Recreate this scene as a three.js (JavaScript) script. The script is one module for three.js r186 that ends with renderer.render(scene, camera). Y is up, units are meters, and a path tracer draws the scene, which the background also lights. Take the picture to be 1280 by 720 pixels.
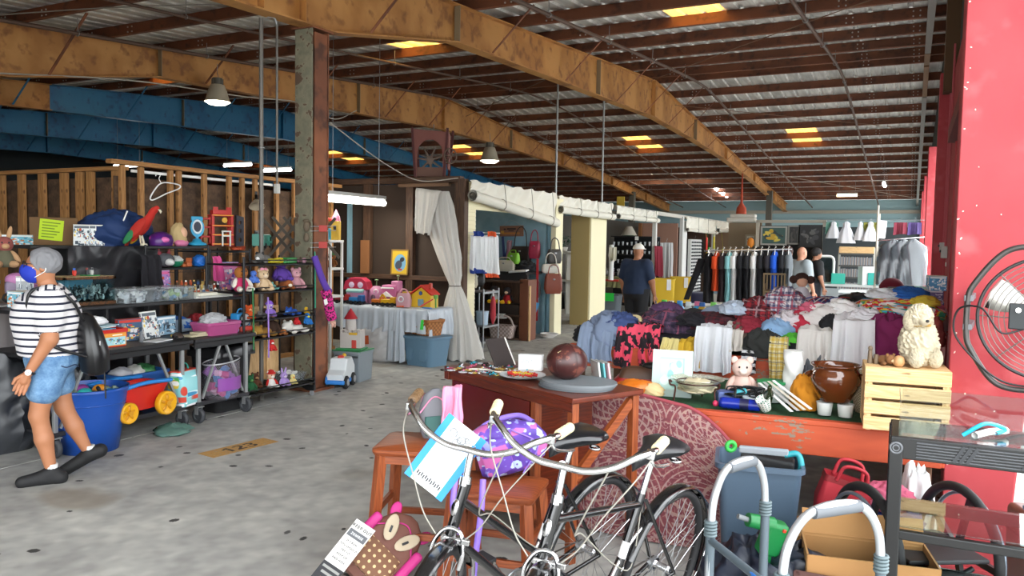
import*as THREE from 'three';
import{RoundedBoxGeometry}from 'three/addons/geometries/RoundedBoxGeometry.js';
import{mergeGeometries,mergeVertices,toCreasedNormals}from 'three/addons/utils/BufferGeometryUtils.js';
import{ImprovedNoise}from 'three/addons/math/ImprovedNoise.js';
import{RectAreaLightUniformsLib}from 'three/addons/lights/RectAreaLightUniformsLib.js';
RectAreaLightUniformsLib.init();

// ---------- camera, sky, exposure ----------
const scene=new THREE.Scene();
const rad=Math.PI / 180;
const camera=new THREE.PerspectiveCamera(40.35,1280 / 720,0.05,200);
camera.position.set(0,1.68,0);
camera.rotation.set(-3.3*rad,27*rad,1*rad,'YXZ');
scene.background=new THREE.Color(0.93,0.97,1.0);// bright overcast sky
scene.backgroundIntensity=3.0;
const renderer=new THREE.WebGLRenderer({antialias:true});
renderer.toneMapping=THREE.LinearToneMapping;
renderer.toneMappingExposure=2.65;
renderer.shadowMap.enabled=true;

// ---------- helpers ----------
let seedState=7;
const rnd=(a=1,b)=>{seedState=(seedState*1664525+1013904223)>>>0;const r=seedState / 4294967296;return b===undefined?r*a:a+(b - a)*r;};
const pick=(a)=>a[Math.floor(rnd(a.length))];
const noise=new ImprovedNoise();
const N3=(x,y,z)=>noise.noise(x+31.7,y+11.3,z+57.9);
const fbm=(x,y,z,o=4)=>{let s=0,a=0.5,f=1;for(let i=0;i<o;i++){s+=a*N3(x*f,y*f,z*f+i*7.1);a*=0.5;f*=2.03;}return s;};
const V=(x,y,z)=>new THREE.Vector3(x,y,z);
const clamp=(x,a=0,b=1)=>Math.min(b,Math.max(a,x));
const lerp=(a,b,t)=>a+(b - a)*t;
const C=(c)=>new THREE.Color(c);

const matCache={};
function M(color,rough=0.7,metal=0,o={}){
const key=color+'|'+rough+'|'+metal+'|'+JSON.stringify(Object.keys(o).map((k)=>[k,o[k]&&o[k].uuid?o[k].uuid:o[k]]));
if(!matCache[key])matCache[key]=new THREE.MeshPhysicalMaterial({color,roughness:rough,metalness:metal,side:THREE.DoubleSide,...o});
return matCache[key];
}
const glassM=(tint=0xffffff,rough=0.03)=>M(tint,rough,0,{transmission:1,thickness:0,ior:1.45});
const plasticBag=(tint=0xf2f2f0,t=0.45)=>M(tint,0.35,0,{transmission:t,thickness:0});

// texture from a per-pixel function f(u,v)->[r,g,b] in sRGB 0..255 ; size in metres is the repeat
function tex(w,h,size,f){
const d=new Uint8Array(w*h*4);
for(let j=0;j<h;j++)for(let i=0;i<w;i++){
const c=f(i / w,j / h),k=(j*w+i)*4;
d[k]=clamp(c[0],0,255);d[k+1]=clamp(c[1],0,255);d[k+2]=clamp(c[2],0,255);d[k+3]=255;
}
const t=new THREE.DataTexture(d,w,h);t.colorSpace=THREE.SRGBColorSpace;t.magFilter=THREE.LinearFilter;t.minFilter=THREE.LinearMipmapLinearFilter;t.generateMipmaps=true;
t.wrapS=t.wrapT=THREE.RepeatWrapping;
const s=Array.isArray(size)?size:[size,size];t.repeat.set(1 / s[0],1 / s[1]);t.needsUpdate=true;return t;
}
// tileable value noise, period 1 in u and v
const HASH=(()=>{const h=new Float32Array(65536);let q=12345;for(let i=0;i<65536;i++){q=(q*1103515245+12345)&0x7fffffff;h[i]=q / 0x3fffffff - 1;}return h;})();
const tileN=(u,v,s,sd=0,o=4)=>{
let sum=0,amp=0.5,per=Math.max(1,Math.round(s));
for(let k=0;k<o;k++){
const x=((u % 1)+1)% 1*per,y=((v % 1)+1)% 1*per,i=Math.floor(x),j=Math.floor(y),fx=x - i,fy=y - j,a=fx*fx*(3 - 2*fx),b=fy*fy*(3 - 2*fy),c=(sd*131+k*977)|0;
const i1=(i+1)% per,j1=(j+1)% per,h=(p,q)=>HASH[(p*73+q*8191+c*31+p*q*7)&65535];
const p0=h(i,j),p1=h(i1,j),q0=h(i,j1),q1=h(i1,j1);sum+=amp*(p0+(p1 - p0)*a+(q0+(q1 - q0)*a - p0 -(p1 - p0)*a)*b);amp*=0.5;per*=2;
}
return sum*0.95;
};
function canvasTex(w,h,draw){
const c=document.createElement('canvas');c.width=w;c.height=h;draw(c.getContext('2d'),w,h);
const t=new THREE.CanvasTexture(c);t.colorSpace=THREE.SRGBColorSpace;return t;
}
const mix3=(a,b,t)=>[lerp(a[0],b[0],t),lerp(a[1],b[1],t),lerp(a[2],b[2],t)];

// geometry: every shape returns a non-indexed geometry with position, normal, uv
const E=new THREE.Euler(),Q=new THREE.Quaternion(),MX=new THREE.Matrix4();
function place(g,p=[0,0,0],r=[0,0,0],s=[1,1,1]){
MX.compose(V(...p),Q.setFromEuler(E.set(r[0],r[1],r[2],'YXZ')),V(...s));g.applyMatrix4(MX);return g;
}
const box=(w,h,d,p,r)=>place(new THREE.BoxGeometry(w,h,d),p,r);
const rbox=(w,h,d,rr,p,r,seg=2)=>place(new RoundedBoxGeometry(w,h,d,seg,Math.min(rr,w / 2.01,h / 2.01,d / 2.01)),p,r);
const cyl=(r1,r2,h,p,r,n=16,open=false)=>place(new THREE.CylinderGeometry(r1,r2,h,n,1,open),p,r);
const ball=(rx,ry,rz,p,r,n=14)=>place(new THREE.SphereGeometry(1,n,Math.max(6,Math.round(n*0.7))),p,r,[rx,ry,rz]);
const torus=(R,r,p,rot,n=32,m=8,arc=Math.PI*2)=>place(new THREE.TorusGeometry(R,r,m,n,arc),p,rot);
const lathe=(pts,p,r,n=24)=>place(new THREE.LatheGeometry(pts.map((q)=>new THREE.Vector2(q[0],q[1])),n),p,r);
const plane=(w,h,p,r)=>place(new THREE.PlaneGeometry(w,h),p,r);
const tube=(pts,r,n,m=8,closed=false)=>{
const c=new THREE.CatmullRomCurve3(pts.map((q)=>V(...q)),closed,'centripetal');
return new THREE.TubeGeometry(c,n??pts.length*6,r,m,closed);
};
function bar(a,b,r,m=8,r2=r){// straight rod between two points
const A=V(...a),B=V(...b),d=B.clone().sub(A),L=d.length();
const g=new THREE.CylinderGeometry(r2,r,L,m);Q.setFromUnitVectors(V(0,1,0),d.normalize());
MX.compose(A.add(B).multiplyScalar(0.5),Q,V(1,1,1));g.applyMatrix4(MX);return g;
}
function beam(a,b,w,h){// rectangular bar between two points, h measured upward, w sideways
const A=V(...a),B=V(...b),d=B.clone().sub(A),L=d.length(),g=new THREE.BoxGeometry(w,h,L);
const z=d.normalize(),x=Math.abs(z.y)>0.999?V(1,0,0):V(0,1,0).cross(z).normalize(),y=z.clone().cross(x);
MX.makeBasis(x,y,z).setPosition(A.add(B).multiplyScalar(0.5));g.applyMatrix4(MX);return g;
}
function extrude(pts,depth,p,r,bevel=0,holes=[]){
const s=new THREE.Shape(pts.map((q)=>new THREE.Vector2(q[0],q[1])));
for(const h of holes)s.holes.push(new THREE.Path(h.map((q)=>new THREE.Vector2(q[0],q[1]))));
const g=new THREE.ExtrudeGeometry(s,{depth,bevelEnabled:bevel>0,bevelSize:bevel,bevelThickness:bevel,bevelSegments:2,curveSegments:10});
g.translate(0,0,-depth / 2);return place(g,p,r);
}
function prep(g){g=g.index?g.toNonIndexed():g;for(const k of Object.keys(g.attributes))if(!['position','normal','uv','color'].includes(k))g.deleteAttribute(k);return g;}
function join(list){
const a=(Array.isArray(list)?list:[list]).flat(3).map(prep);
if(a.length===1)return a[0];
const col=a.some((g)=>g.attributes.color);if(!col||a.every((g)=>g.attributes.color))return mergeGeometries(a);
a.forEach((g)=>g.deleteAttribute('color'));return mergeGeometries(a);
}
function metreUV(g,grain){// uv in metres by the face's main direction; wood grain follows the long side
g.computeBoundingBox();const ex=g.boundingBox.getSize(V()).toArray(),long=ex.indexOf(Math.max(...ex));
const P=g.attributes.position,n=P.count,uv=new Float32Array(n*2),A=V(),B=V(),D=V();
for(let i=0;i<n;i+=3){
A.fromBufferAttribute(P,i);B.fromBufferAttribute(P,i+1).sub(A);D.fromBufferAttribute(P,i+2).sub(A);B.cross(D);
const x=Math.abs(B.x),y=Math.abs(B.y),z=Math.abs(B.z);
for(let k=i;k<i+3;k++){
const px=P.getX(k),py=P.getY(k),pz=P.getZ(k);
const ax=x>y&&x>z?[2,1]:y>z?[0,2]:[0,1],c=[px,py,pz];if(grain&&ax[1]===long)ax.reverse();uv[k*2]=c[ax[0]];uv[k*2+1]=c[ax[1]];
}
}
g.setAttribute('uv',new THREE.BufferAttribute(uv,2));return g;
}
const taken={};
function numbered(n){const k=taken[n]=(taken[n]??-1)+1;return k?n+'_'+String(k).padStart(3,'0'):n;}
const KEEPUV=new Set(),GRAIN=new Set();
const keep=(m)=>{KEEPUV.add(m.uuid);return m;};
// add one named mesh made of the given geometries under parent (a part), or to the scene
function part(parent,name,geos,m){
let g=join(geos);
if(m.map&&!KEEPUV.has(m.uuid))g=metreUV(g,GRAIN.has(m.map));
const o=new THREE.Mesh(g,m);o.name=parent?name:numbered(name);o.castShadow=o.receiveShadow=true;
(parent??scene).add(o);return o;
}
function thing(name,label,category,p=[0,0,0],turn=0,group){
const o=new THREE.Group();o.name=numbered(name);scene.add(o);o.position.set(...p);
if(Array.isArray(turn))o.rotation.set(turn[0],turn[1],turn[2],'YXZ');else o.rotation.y=turn;
o.userData={label,category};if(group)o.userData.group=group;return o;
}
// a thing that is one mesh
function solo(name,label,category,geos,m,p=[0,0,0],turn=0,group){
const o=part(null,name,geos,m);o.position.set(...p);
if(Array.isArray(turn))o.rotation.set(turn[0],turn[1],turn[2],'YXZ');else o.rotation.y=turn;
o.userData={label,category};if(group)o.userData.group=group;return o;
}
function copy(o,p,turn,label){
const r=o.clone();r.name=numbered(o.name.replace(/_\d\d\d$/,''));r.userData={...o.userData};if(label)r.userData.label=label;scene.add(r);r.position.set(...p);
if(Array.isArray(turn))r.rotation.set(turn[0],turn[1],turn[2],'YXZ');else if(turn !==undefined)r.rotation.y=turn;return r;
}
function structure(name,label,category,p){
const o=new THREE.Group();o.name=name;o.userData={kind:'structure',label,category};if(p)o.position.set(...p);scene.add(o);return o;
}

// ---------- shared procedural materials ----------
const rustTex=(a,b,c,sd)=>tex(256,256,2.2,(u,v)=>{
const n=tileN(u,v,5,sd),m=tileN(u,v,18,sd+3),s=tileN(u,v*0.35,14,sd+9,3);
let k=mix3(a,b,clamp(0.5+n*1.6+s*0.5));k=mix3(k,c,clamp(m*2.2+n - 0.25));return k;
});
const woodTex=(a,b,sd,size=[1.1,0.35],knots=0)=>tex(256,128,size,(u,v)=>{
const w=tileN(u,v,3,sd,3),g=tileN(u*0.25,v,40,sd+2,2),r=Math.sin((v*30+w*9)*2)*0.5+0.5;
let k=mix3(a,b,clamp(r*0.45+g*0.9+0.3));
if(knots){const q=tileN(u,v,7,sd+31,2);if(q>0.52)k=mix3(k,[b[0]*0.55,b[1]*0.5,b[2]*0.45],clamp((q - 0.52)*9));}
return k;
});
const T={
ochre:rustTex([192,138,76],[168,114,56],[132,84,44],1),
rust:rustTex([146,88,56],[116,68,44],[80,48,34],5),
purlin:rustTex([124,72,46],[100,57,37],[78,46,33],12),
blue:rustTex([34,112,156],[24,96,140],[24,74,112],8),
red:rustTex([174,70,75],[166,62,68],[184,88,91],15),
stud:woodTex([176,128,74],[142,98,54],3,[1.4,0.3],1),
darkwood:woodTex([92,64,44],[62,43,31],6,[1.2,0.3]),
mahogany:woodTex([108,44,22],[80,30,15],9,[0.9,0.25]),
stoolwood:woodTex([150,78,38],[116,54,25],10,[0.9,0.22]),
pine:woodTex([226,190,140],[200,158,106],14,[0.8,0.2],1),
board:tex(128,128,0.8,(u,v)=>{const n=tileN(u,v,9,4)+tileN(u,v,40,6)*0.5;return [84+n*34,63+n*27,46+n*21];}),
sheet:tex(256,256,2.5,(u,v)=>{const n=tileN(u,v,4,2),m=tileN(u*3,v*0.4,12,5);const k=214+n*36+m*40;return [k,k*0.995,k*0.975];}),
wallblue:tex(128,128,1.5,(u,v)=>{const n=tileN(u,v,6,8);return [140+n*26,178+n*26,192+n*24];}),
peel:tex(256,256,1.2,(u,v)=>{const n=tileN(u,v,8,21),m=tileN(u,v,26,22);return n+m*0.9>0.42?[92,72,56]:mix3([112,110,92],[134,128,106],clamp(0.5+m));}),
concrete:tex(1024,1024,7,(u,v)=>{
const n=tileN(u,v,4,2),m=tileN(u,v,22,4),q=tileN(u,v,90,6,2),s=tileN(u,v,9,44,3);
let k=[162+n*20+m*18+q*26,161+n*20+m*18+q*26,156+n*19+m*16+q*24];
if(s>0.36)k=mix3(k,[128,116,100],clamp((s - 0.36)*2.5,0,0.5));return k;
}),
};
for(const k of ['stud','darkwood','mahogany','stoolwood','pine'])GRAIN.add(T[k]);
// old chewing-gum spots trodden into the slab
{
const d=T.concrete.image.data;
for(let k=0;k<150;k++){
const x=rnd(1024),y=rnd(1024),a=rnd(2.2,5.5),b=a*rnd(0.5,0.9),t=rnd(6.28),c=rnd(38,84);
for(let j=-7;j<=7;j++)for(let i=-7;i<=7;i++){
const p=(i*Math.cos(t)+j*Math.sin(t))/ a,q=(-i*Math.sin(t)+j*Math.cos(t))/ b;if(p*p+q*q>1)continue;
const o=(((Math.floor(y)+j+1024)% 1024)*1024+((Math.floor(x)+i+1024)% 1024))*4;d[o]=c;d[o+1]=c;d[o+2]=c*0.97;
}
}
}
const K={
ochre:M(0xffffff,0.62,0,{map:T.ochre}),rust:M(0xffffff,0.75,0,{map:T.rust}),purlin:M(0xffffff,0.6,0,{map:T.purlin}),blue:M(0xffffff,0.5,0,{map:T.blue}),
red:M(0xffffff,0.6,0,{map:T.red,specularIntensity:0.4}),stud:M(0xffffff,0.75,0,{map:T.stud}),darkwood:M(0xffffff,0.7,0,{map:T.darkwood}),
mahogany:M(0xffffff,0.28,0,{map:T.mahogany}),stool:M(0xffffff,0.42,0,{map:T.stoolwood}),pine:M(0xffffff,0.7,0,{map:T.pine}),
board:M(0xffffff,0.85,0,{map:T.board}),sheet:M(0xffffff,0.5,0.25,{map:T.sheet}),wallblue:M(0xffffff,0.7,0,{map:T.wallblue}),
peel:M(0xffffff,0.8,0,{map:T.peel}),concrete:M(0xffffff,0.72,0,{map:T.concrete}),
chrome:M(0xd8d8da,0.16,1),steel:M(0xa2a4a6,0.35,0.9),galv:M(0x9a9c9c,0.5,0.6),alu:M(0xc4c8cc,0.35,0.75),black:M(0x121214,0.4),blackmat:M(0x161618,0.8),rubber:M(0x18181a,0.7),
white:M(0xeeeeea,0.6),cream:M(0xe6dfc0,0.7),darkgrey:M(0x3a3c40,0.6),grey:M(0x8a8e92,0.6),wire:M(0x1c1c1e,0.4,0.4),pipe:M(0x6a6660,0.5,0.5),tarp:M(0xd6d3c6,0.55),tarpgrey:M(0xc9c6bf,0.6),
};

// ================= SHAPE LIBRARY =================
// surface through a stack of closed loops (arrays of [x,y,z] of equal length)
function loft(loops,capA=true,capB=true,sharp=0){
const n=loops[0].length,pos=[],uv=[],idx=[];
loops.forEach((l,j)=>{for(let i=0;i<=n;i++){pos.push(...l[i % n]);uv.push(i / n,j /(loops.length - 1));}});
const w=n+1;
for(let j=0;j<loops.length - 1;j++)for(let i=0;i<n;i++){const a=j*w+i,b=a+1,c=a+w,d=c+1;idx.push(a,c,b,b,c,d);}
const cap=(l,flip)=>{const c=l.reduce((s,q)=>[s[0]+q[0] / n,s[1]+q[1] / n,s[2]+q[2] / n],[0,0,0]),o=pos.length / 3;pos.push(...c);uv.push(0.5,0.5);for(let i=0;i<n;i++){pos.push(...l[i]);uv.push(i / n,0);}for(let i=0;i<n;i++){const p=o+1+i,q=o+1+(i+1)% n;flip?idx.push(o,q,p):idx.push(o,p,q);}};
if(capA)cap(loops[0],false);if(capB)cap(loops[loops.length - 1],true);
const g=new THREE.BufferGeometry();g.setAttribute('position',new THREE.Float32BufferAttribute(pos,3));g.setAttribute('uv',new THREE.Float32BufferAttribute(uv,2));g.setIndex(idx);
g.computeVertexNormals();return sharp?toCreasedNormals(g,sharp):g;
}
const ringRect=(w,d,r,y,n=5,ox=0,oz=0)=>{// rounded rectangle in the xz plane
const p=[];r=Math.min(r,w / 2 - 1e-4,d / 2 - 1e-4);
for(const [sx,sz,a0] of [[1,1,0],[-1,1,90],[-1,-1,180],[1,-1,270]])for(let k=0;k<n;k++){const a=(a0+90*k /(n - 1))*rad;p.push([ox+sx*(w / 2 - r)+Math.cos(a)*r,y,oz+sz*(d / 2 - r)+Math.sin(a)*r]);}
return p;
};
const ringEll=(rx,rz,y,n=20,ox=0,oz=0,e=1)=>{const p=[];for(let k=0;k<n;k++){const a=k / n*6.2832,c=Math.cos(a),s=Math.sin(a);p.push([ox+Math.sign(c)*Math.abs(c)**e*rx,y,oz+Math.sign(s)*Math.abs(s)**e*rz]);}return p;};
// open container with wall thickness
function tubGeo(w,h,d,taper=0.86,r=0.04,t=0.006,rim=0.018){
return loft([ringRect(w*taper*0.2,d*taper*0.2,r*0.2,0.002),ringRect(w*taper,d*taper,r,0),ringRect(w*taper*1.01,d*taper*1.01,r,0.012),ringRect(w,d,r,h - 0.03),ringRect(w+rim*2,d+rim*2,r+rim,h - 0.026),ringRect(w+rim*2,d+rim*2,r+rim,h),ringRect(w - t,d - t,r,h),ringRect(w*taper - t*2,d*taper - t*2,r,t+0.004),ringRect(w*taper*0.2,d*taper*0.2,r*0.2,t+0.004)],true,true,0.7);
}
function roundTub(rt,rb,h,t=0.006,rim=0.012,n=28){return lathe([[0.001,0],[rb,0],[rb+(rt - rb)*0.5,h*0.5],[rt,h - 0.03],[rt+rim,h - 0.028],[rt+rim,h],[rt - t,h],[rb - t,t],[0.001,t]],undefined,undefined,n);}
// crumpled cloth heap
function heap(sx,sy,sz,sd=0,fold=0.2,freq=2.2,n=44,flat=-0.35){
const g=new THREE.SphereGeometry(1,n,Math.round(n*0.7)),P=g.attributes.position,q=V();
for(let i=0;i<P.count;i++){
q.fromBufferAttribute(P,i);
const wx=fbm(q.x*1.3+sd,q.y*1.3,q.z*1.3+sd*2,2),a=N3(q.x*freq+wx*2+sd*3.1,q.y*freq*0.7,q.z*freq - wx*2),b=N3(q.x*freq*2.3+sd,q.y*freq*2.3+wx*3,q.z*freq*2.3);
let r=1+fold*(1 - 2.6*Math.abs(a))+fold*0.45*(0.6 - 2.2*Math.abs(b));
r*=1+0.16*fbm(q.x*1.1+sd*5,0.3,q.z*1.1,2);
P.setXYZ(i,q.x*sx*r,Math.max(q.y,flat)*sy*(q.y>0?r:1),q.z*sz*r);
}
g.translate(0,-flat*sy,0);g.computeVertexNormals();return g;
}
// sheet that lies on a surface and hangs over its front edge (towards +z); origin at the edge
function drape(w,back,hang,sd=0,amp=0.02,lump=0.03,flare=0,n=46,m=34,soft=0.03){
const pos=[],uv=[],idx=[],L=back+hang;
for(let j=0;j<=m;j++)for(let i=0;i<=n;i++){
const u=i / n - 0.5,ragged=1+0.16*fbm(u*2.5+sd,sd,0.4,2),s=j / m*L*ragged;
let x=u*w*(1+flare*Math.max(0,s - back)),y,z;
const k=clamp((s - back)/ Math.max(hang,0.01)),rip=(Math.sin(u*w*34+fbm(u*4+sd,0,sd,2)*9)+0.6*Math.sin(u*w*71+sd*2))*amp;
if(s<back - soft){y=lump*(0.5+fbm(u*w*5+sd,s*7,sd,3)*1.6);z=s - back;y+=rip*0.25;}
else{const a=clamp((s - back+soft)/(soft*2.2));const t=a*Math.PI / 2;z=-soft*Math.cos(t)+soft*0.5+rip*(0.3+k)+k*0.02;y=(1 - a)*lump*0.5 - Math.max(0,s - back)*(0.2+0.8*a)+N3(u*3+sd,k,3)*0.01;x+=N3(u*3,k*2+sd,9)*0.03*k;}
pos.push(x,y,z);uv.push(x+3,s);
}
for(let j=0;j<m;j++)for(let i=0;i<n;i++){const a=j*(n+1)+i;idx.push(a,a+n+1,a+1,a+1,a+n+1,a+n+2);}
const g=new THREE.BufferGeometry();g.setAttribute('position',new THREE.Float32BufferAttribute(pos,3));g.setAttribute('uv',new THREE.Float32BufferAttribute(uv,2));g.setIndex(idx);g.computeVertexNormals();return g;
}
const keepUVgeo=(g)=>g;
// soft plastic sack standing on its base, open and crumpled at the top
function sack(rx,rz,h,sd=0,crumple=0.1,topk=0.8){
const L=[];for(let j=0;j<=16;j++){const t=j / 16,k=t<0.08?0.86+t*1.6:lerp(1,topk,Math.max(0,(t - 0.55)/ 0.45)**1.5),r=[];for(let i=0;i<36;i++){const a=i / 36*6.2832,c=Math.cos(a),s=Math.sin(a),q=1+crumple*(1 - 2.4*Math.abs(N3(c*2.4+sd,t*4,s*2.4)))*(0.4+t)+crumple*0.5*N3(c*6,t*9+sd,s*6);r.push([c*rx*k*q,t*h*(1+(t>0.95?0.14*N3(c*3+sd,1,s*3):0)),s*rz*k*q]);}L.push(r);}
return loft(L,true,false);
}
// ---- signed distance meshing ----
const smin=(a,b,k)=>{const h=Math.max(k - Math.abs(a - b),0)/ k;return Math.min(a,b)- h*h*k*0.25;};
const capD=(p,a,b,ra,rb)=>{const bx=b[0] - a[0],by=b[1] - a[1],bz=b[2] - a[2],px=p[0] - a[0],py=p[1] - a[1],pz=p[2] - a[2],h=clamp((px*bx+py*by+pz*bz)/(bx*bx+by*by+bz*bz+1e-9));return Math.hypot(px - bx*h,py - by*h,pz - bz*h)-(ra+(rb - ra)*h);};
const ellD=(p,c,r)=>{const x=(p[0] - c[0])/ r[0],y=(p[1] - c[1])/ r[1],z=(p[2] - c[2])/ r[2],k=Math.hypot(x,y,z),q=Math.hypot(x / r[0],y / r[1],z / r[2]);return k*(k - 1)/(q+1e-6);};
function sdf(f,lo,hi,cell){// surface nets
const n=[0,1,2].map((k)=>Math.ceil((hi[k] - lo[k])/ cell)+1),[nx,ny,nz]=n,F=new Float32Array(nx*ny*nz),at=(i,j,k)=>i+nx*(j+ny*k),p=[0,0,0];
for(let k=0;k<nz;k++)for(let j=0;j<ny;j++)for(let i=0;i<nx;i++){p[0]=lo[0]+i*cell;p[1]=lo[1]+j*cell;p[2]=lo[2]+k*cell;F[at(i,j,k)]=f(p);}
const pos=[],idx=[],id=new Int32Array(nx*ny*nz).fill(-1),E12=[[0,1],[2,3],[4,5],[6,7],[0,2],[1,3],[4,6],[5,7],[0,4],[1,5],[2,6],[3,7]],v=new Array(8);
for(let k=0;k<nz - 1;k++)for(let j=0;j<ny - 1;j++)for(let i=0;i<nx - 1;i++){
let s=0;for(let c=0;c<8;c++){v[c]=F[at(i+(c&1),j+(c>>1&1),k+(c>>2))];if(v[c]<0)s++;}if(!s||s===8)continue;
let x=0,y=0,z=0,m=0;for(const [a,b] of E12)if(v[a]<0 !==v[b]<0){const t=v[a] /(v[a] - v[b]);x+=(a&1)+((b&1)-(a&1))*t;y+=(a>>1&1)+((b>>1&1)-(a>>1&1))*t;z+=(a>>2)+((b>>2)-(a>>2))*t;m++;}
id[at(i,j,k)]=pos.length / 3;pos.push(lo[0]+(i+x / m)*cell,lo[1]+(j+y / m)*cell,lo[2]+(k+z / m)*cell);
}
const quad=(a,b,c,d,fl)=>{if(a<0||b<0||c<0||d<0)return;fl?idx.push(a,c,b,a,d,c):idx.push(a,b,c,a,c,d);};
for(let k=1;k<nz - 1;k++)for(let j=1;j<ny - 1;j++)for(let i=1;i<nx - 1;i++){
const o=F[at(i,j,k)]<0;
if(o !==F[at(i+1,j,k)]<0)quad(id[at(i,j,k)],id[at(i,j - 1,k)],id[at(i,j - 1,k - 1)],id[at(i,j,k - 1)],!o);
if(o !==F[at(i,j+1,k)]<0)quad(id[at(i,j,k)],id[at(i,j,k - 1)],id[at(i - 1,j,k - 1)],id[at(i - 1,j,k)],!o);
if(o !==F[at(i,j,k+1)]<0)quad(id[at(i,j,k)],id[at(i - 1,j,k)],id[at(i - 1,j - 1,k)],id[at(i,j - 1,k)],!o);
}
const g=new THREE.BufferGeometry();g.setAttribute('position',new THREE.Float32BufferAttribute(pos,3));g.setAttribute('uv',new THREE.Float32BufferAttribute(new Float32Array(pos.length / 3*2),2));g.setIndex(idx);
const N=new Float32Array(pos.length),e=cell*0.5;for(let i=0;i<pos.length;i+=3){const q=[pos[i],pos[i+1],pos[i+2]];let a=f([q[0]+e,q[1],q[2]])- f([q[0] - e,q[1],q[2]]),b=f([q[0],q[1]+e,q[2]])- f([q[0],q[1] - e,q[2]]),c=f([q[0],q[1],q[2]+e])- f([q[0],q[1],q[2] - e]);const l=Math.hypot(a,b,c)||1;N[i]=a / l;N[i+1]=b / l;N[i+2]=c / l;}
g.setAttribute('normal',new THREE.BufferAttribute(N,3));return g;
}

// ---- soft toys: one body mesh, coloured parts ----
function plush(name,label,category,p,turn,s,c,o={}){
const t=thing(name,label,category,p,turn,o.group),m=M(c,0.95,0,{sheen:0.4}),belly=M(o.belly??c,0.95),k=s;
const bw=o.fat??1;
if(o.lie){
part(t,'body',ball(0.34*k*bw,0.24*k,0.5*k,[0,0.24*k,0]),m);part(t,'head',[ball(0.27*k,0.25*k,0.26*k,[0,0.34*k,0.55*k])],M(o.head??c,0.95));
for(const q of [-1,1]){part(t,'leg',ball(0.12*k,0.11*k,0.25*k,[q*0.3*k,0.11*k,0.42*k],[0,q*0.3,0]),m);part(t,'leg',ball(0.13*k,0.12*k,0.24*k,[q*0.32*k,0.12*k,-0.36*k],[0,-q*0.5,0]),m);part(t,'ear',o.longEar?ball(0.07*k,0.22*k,0.1*k,[q*0.24*k,0.26*k,0.52*k]):ball(0.09*k,0.1*k,0.05*k,[q*0.18*k,0.56*k,0.52*k]),M(o.ear??c,0.95));}
part(t,'snout',ball(0.12*k,0.1*k,0.12*k,[0,0.28*k,0.78*k]),belly);return t;
}
part(t,'body',lathe([[0.001,0],[0.2*k*bw,0.01*k],[0.29*k*bw,0.15*k],[0.25*k*bw,0.36*k],[0.13*k,0.55*k],[0.001,0.6*k]],undefined,undefined,14),M(o.body??c,0.95));
part(t,'head',ball(0.25*k,0.24*k,0.23*k,[0,0.72*k,0.02*k]),M(o.head??c,0.95));
for(const q of [-1,1]){
part(t,'arm',ball(0.085*k,0.23*k,0.09*k,[q*0.28*k,0.34*k,0.08*k],[-0.5,0,q*0.5],10),M(o.arm??c,0.95));
part(t,'leg',ball(0.11*k,0.11*k,0.26*k,[q*0.19*k,0.11*k,0.26*k],[0,q*0.35,0],10),M(o.leg??c,0.95));
if(o.ears !==0)part(t,'ear',o.longEar?ball(0.07*k,0.24*k,0.05*k,[q*0.14*k,1.05*k,0],[0,0,-q*0.2],10):ball(0.09*k,0.1*k,0.05*k,[q*0.19*k,0.92*k,0],undefined,10),M(o.ear??c,0.95));
}
part(t,'snout',ball(0.11*k,0.085*k,0.1*k,[0,0.66*k,0.22*k],undefined,10),belly);
for(const q of [-1,1])part(t,'eye',ball(0.028*k,0.03*k,0.02*k,[q*0.09*k,0.77*k,0.225*k],undefined,6),K.black);
if(o.hat)part(t,'hat',lathe([[0.3*k,0.84*k],[0.26*k,0.9*k],[0.15*k,1.05*k],[0.001,1.1*k]],undefined,undefined,14),M(o.hat,0.9));
if(o.bow)part(t,'bow',[ball(0.1*k,0.07*k,0.04*k,[-0.09*k,0.98*k,0.06*k]),ball(0.1*k,0.07*k,0.04*k,[0.09*k,0.98*k,0.06*k])],M(o.bow,0.8));
return t;
}
// ---- printed boxes ----
const PRINT=[];
function printTex(cols,sd){
return canvasTex(128,128,(c,W,H)=>{
c.fillStyle=cols[0];c.fillRect(0,0,W,H);let s=sd*97+5;const r=(a)=>{s=(s*16807)% 2147483647;return s / 2147483647*a;};
for(let k=0;k<46;k++){c.fillStyle=cols[1+Math.floor(r(cols.length - 1))];const x=r(W),y=24+r(H - 30),w=4+r(22),h=3+r(18);if(r(1)<0.5)c.fillRect(x,y,w,h);else{c.beginPath();c.arc(x,y,w / 2.4,0,7);c.fill();}}
c.fillStyle=cols[1];c.fillRect(6,5,W - 12,15);
});
}
const pm=(cols,sd)=>keep(M(0xffffff,0.5,0,{map:printTex(cols,sd)}));
const PR={
city:pm(['#3d5a78','#c63a2e','#d8d8d8','#7a8790','#2a3744','#e0b23a'],1),pink:pm(['#e08ab8','#c23a86','#f4dcec','#7a52b0','#5aa0d8','#ffffff'],2),cyan:pm(['#7fc4d8','#ffffff','#3a8ab0','#d8eef2','#e08040'],3),
comic:pm(['#dfe2e0','#5a626a','#b8452e','#8a9aa8','#3a4650','#e4c860'],4),orange:pm(['#e8a050','#4a90c0','#d8e0e4','#c84a2e','#f0d898'],5),princess:pm(['#b48ac8','#e86aa0','#5ab0d8','#f0c8d8','#d8583a','#6a5ab0'],6),silver:pm(['#b4b8bc','#ffffff','#8a9098','#d8dcdf','#6a7078'],7),
};
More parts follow.
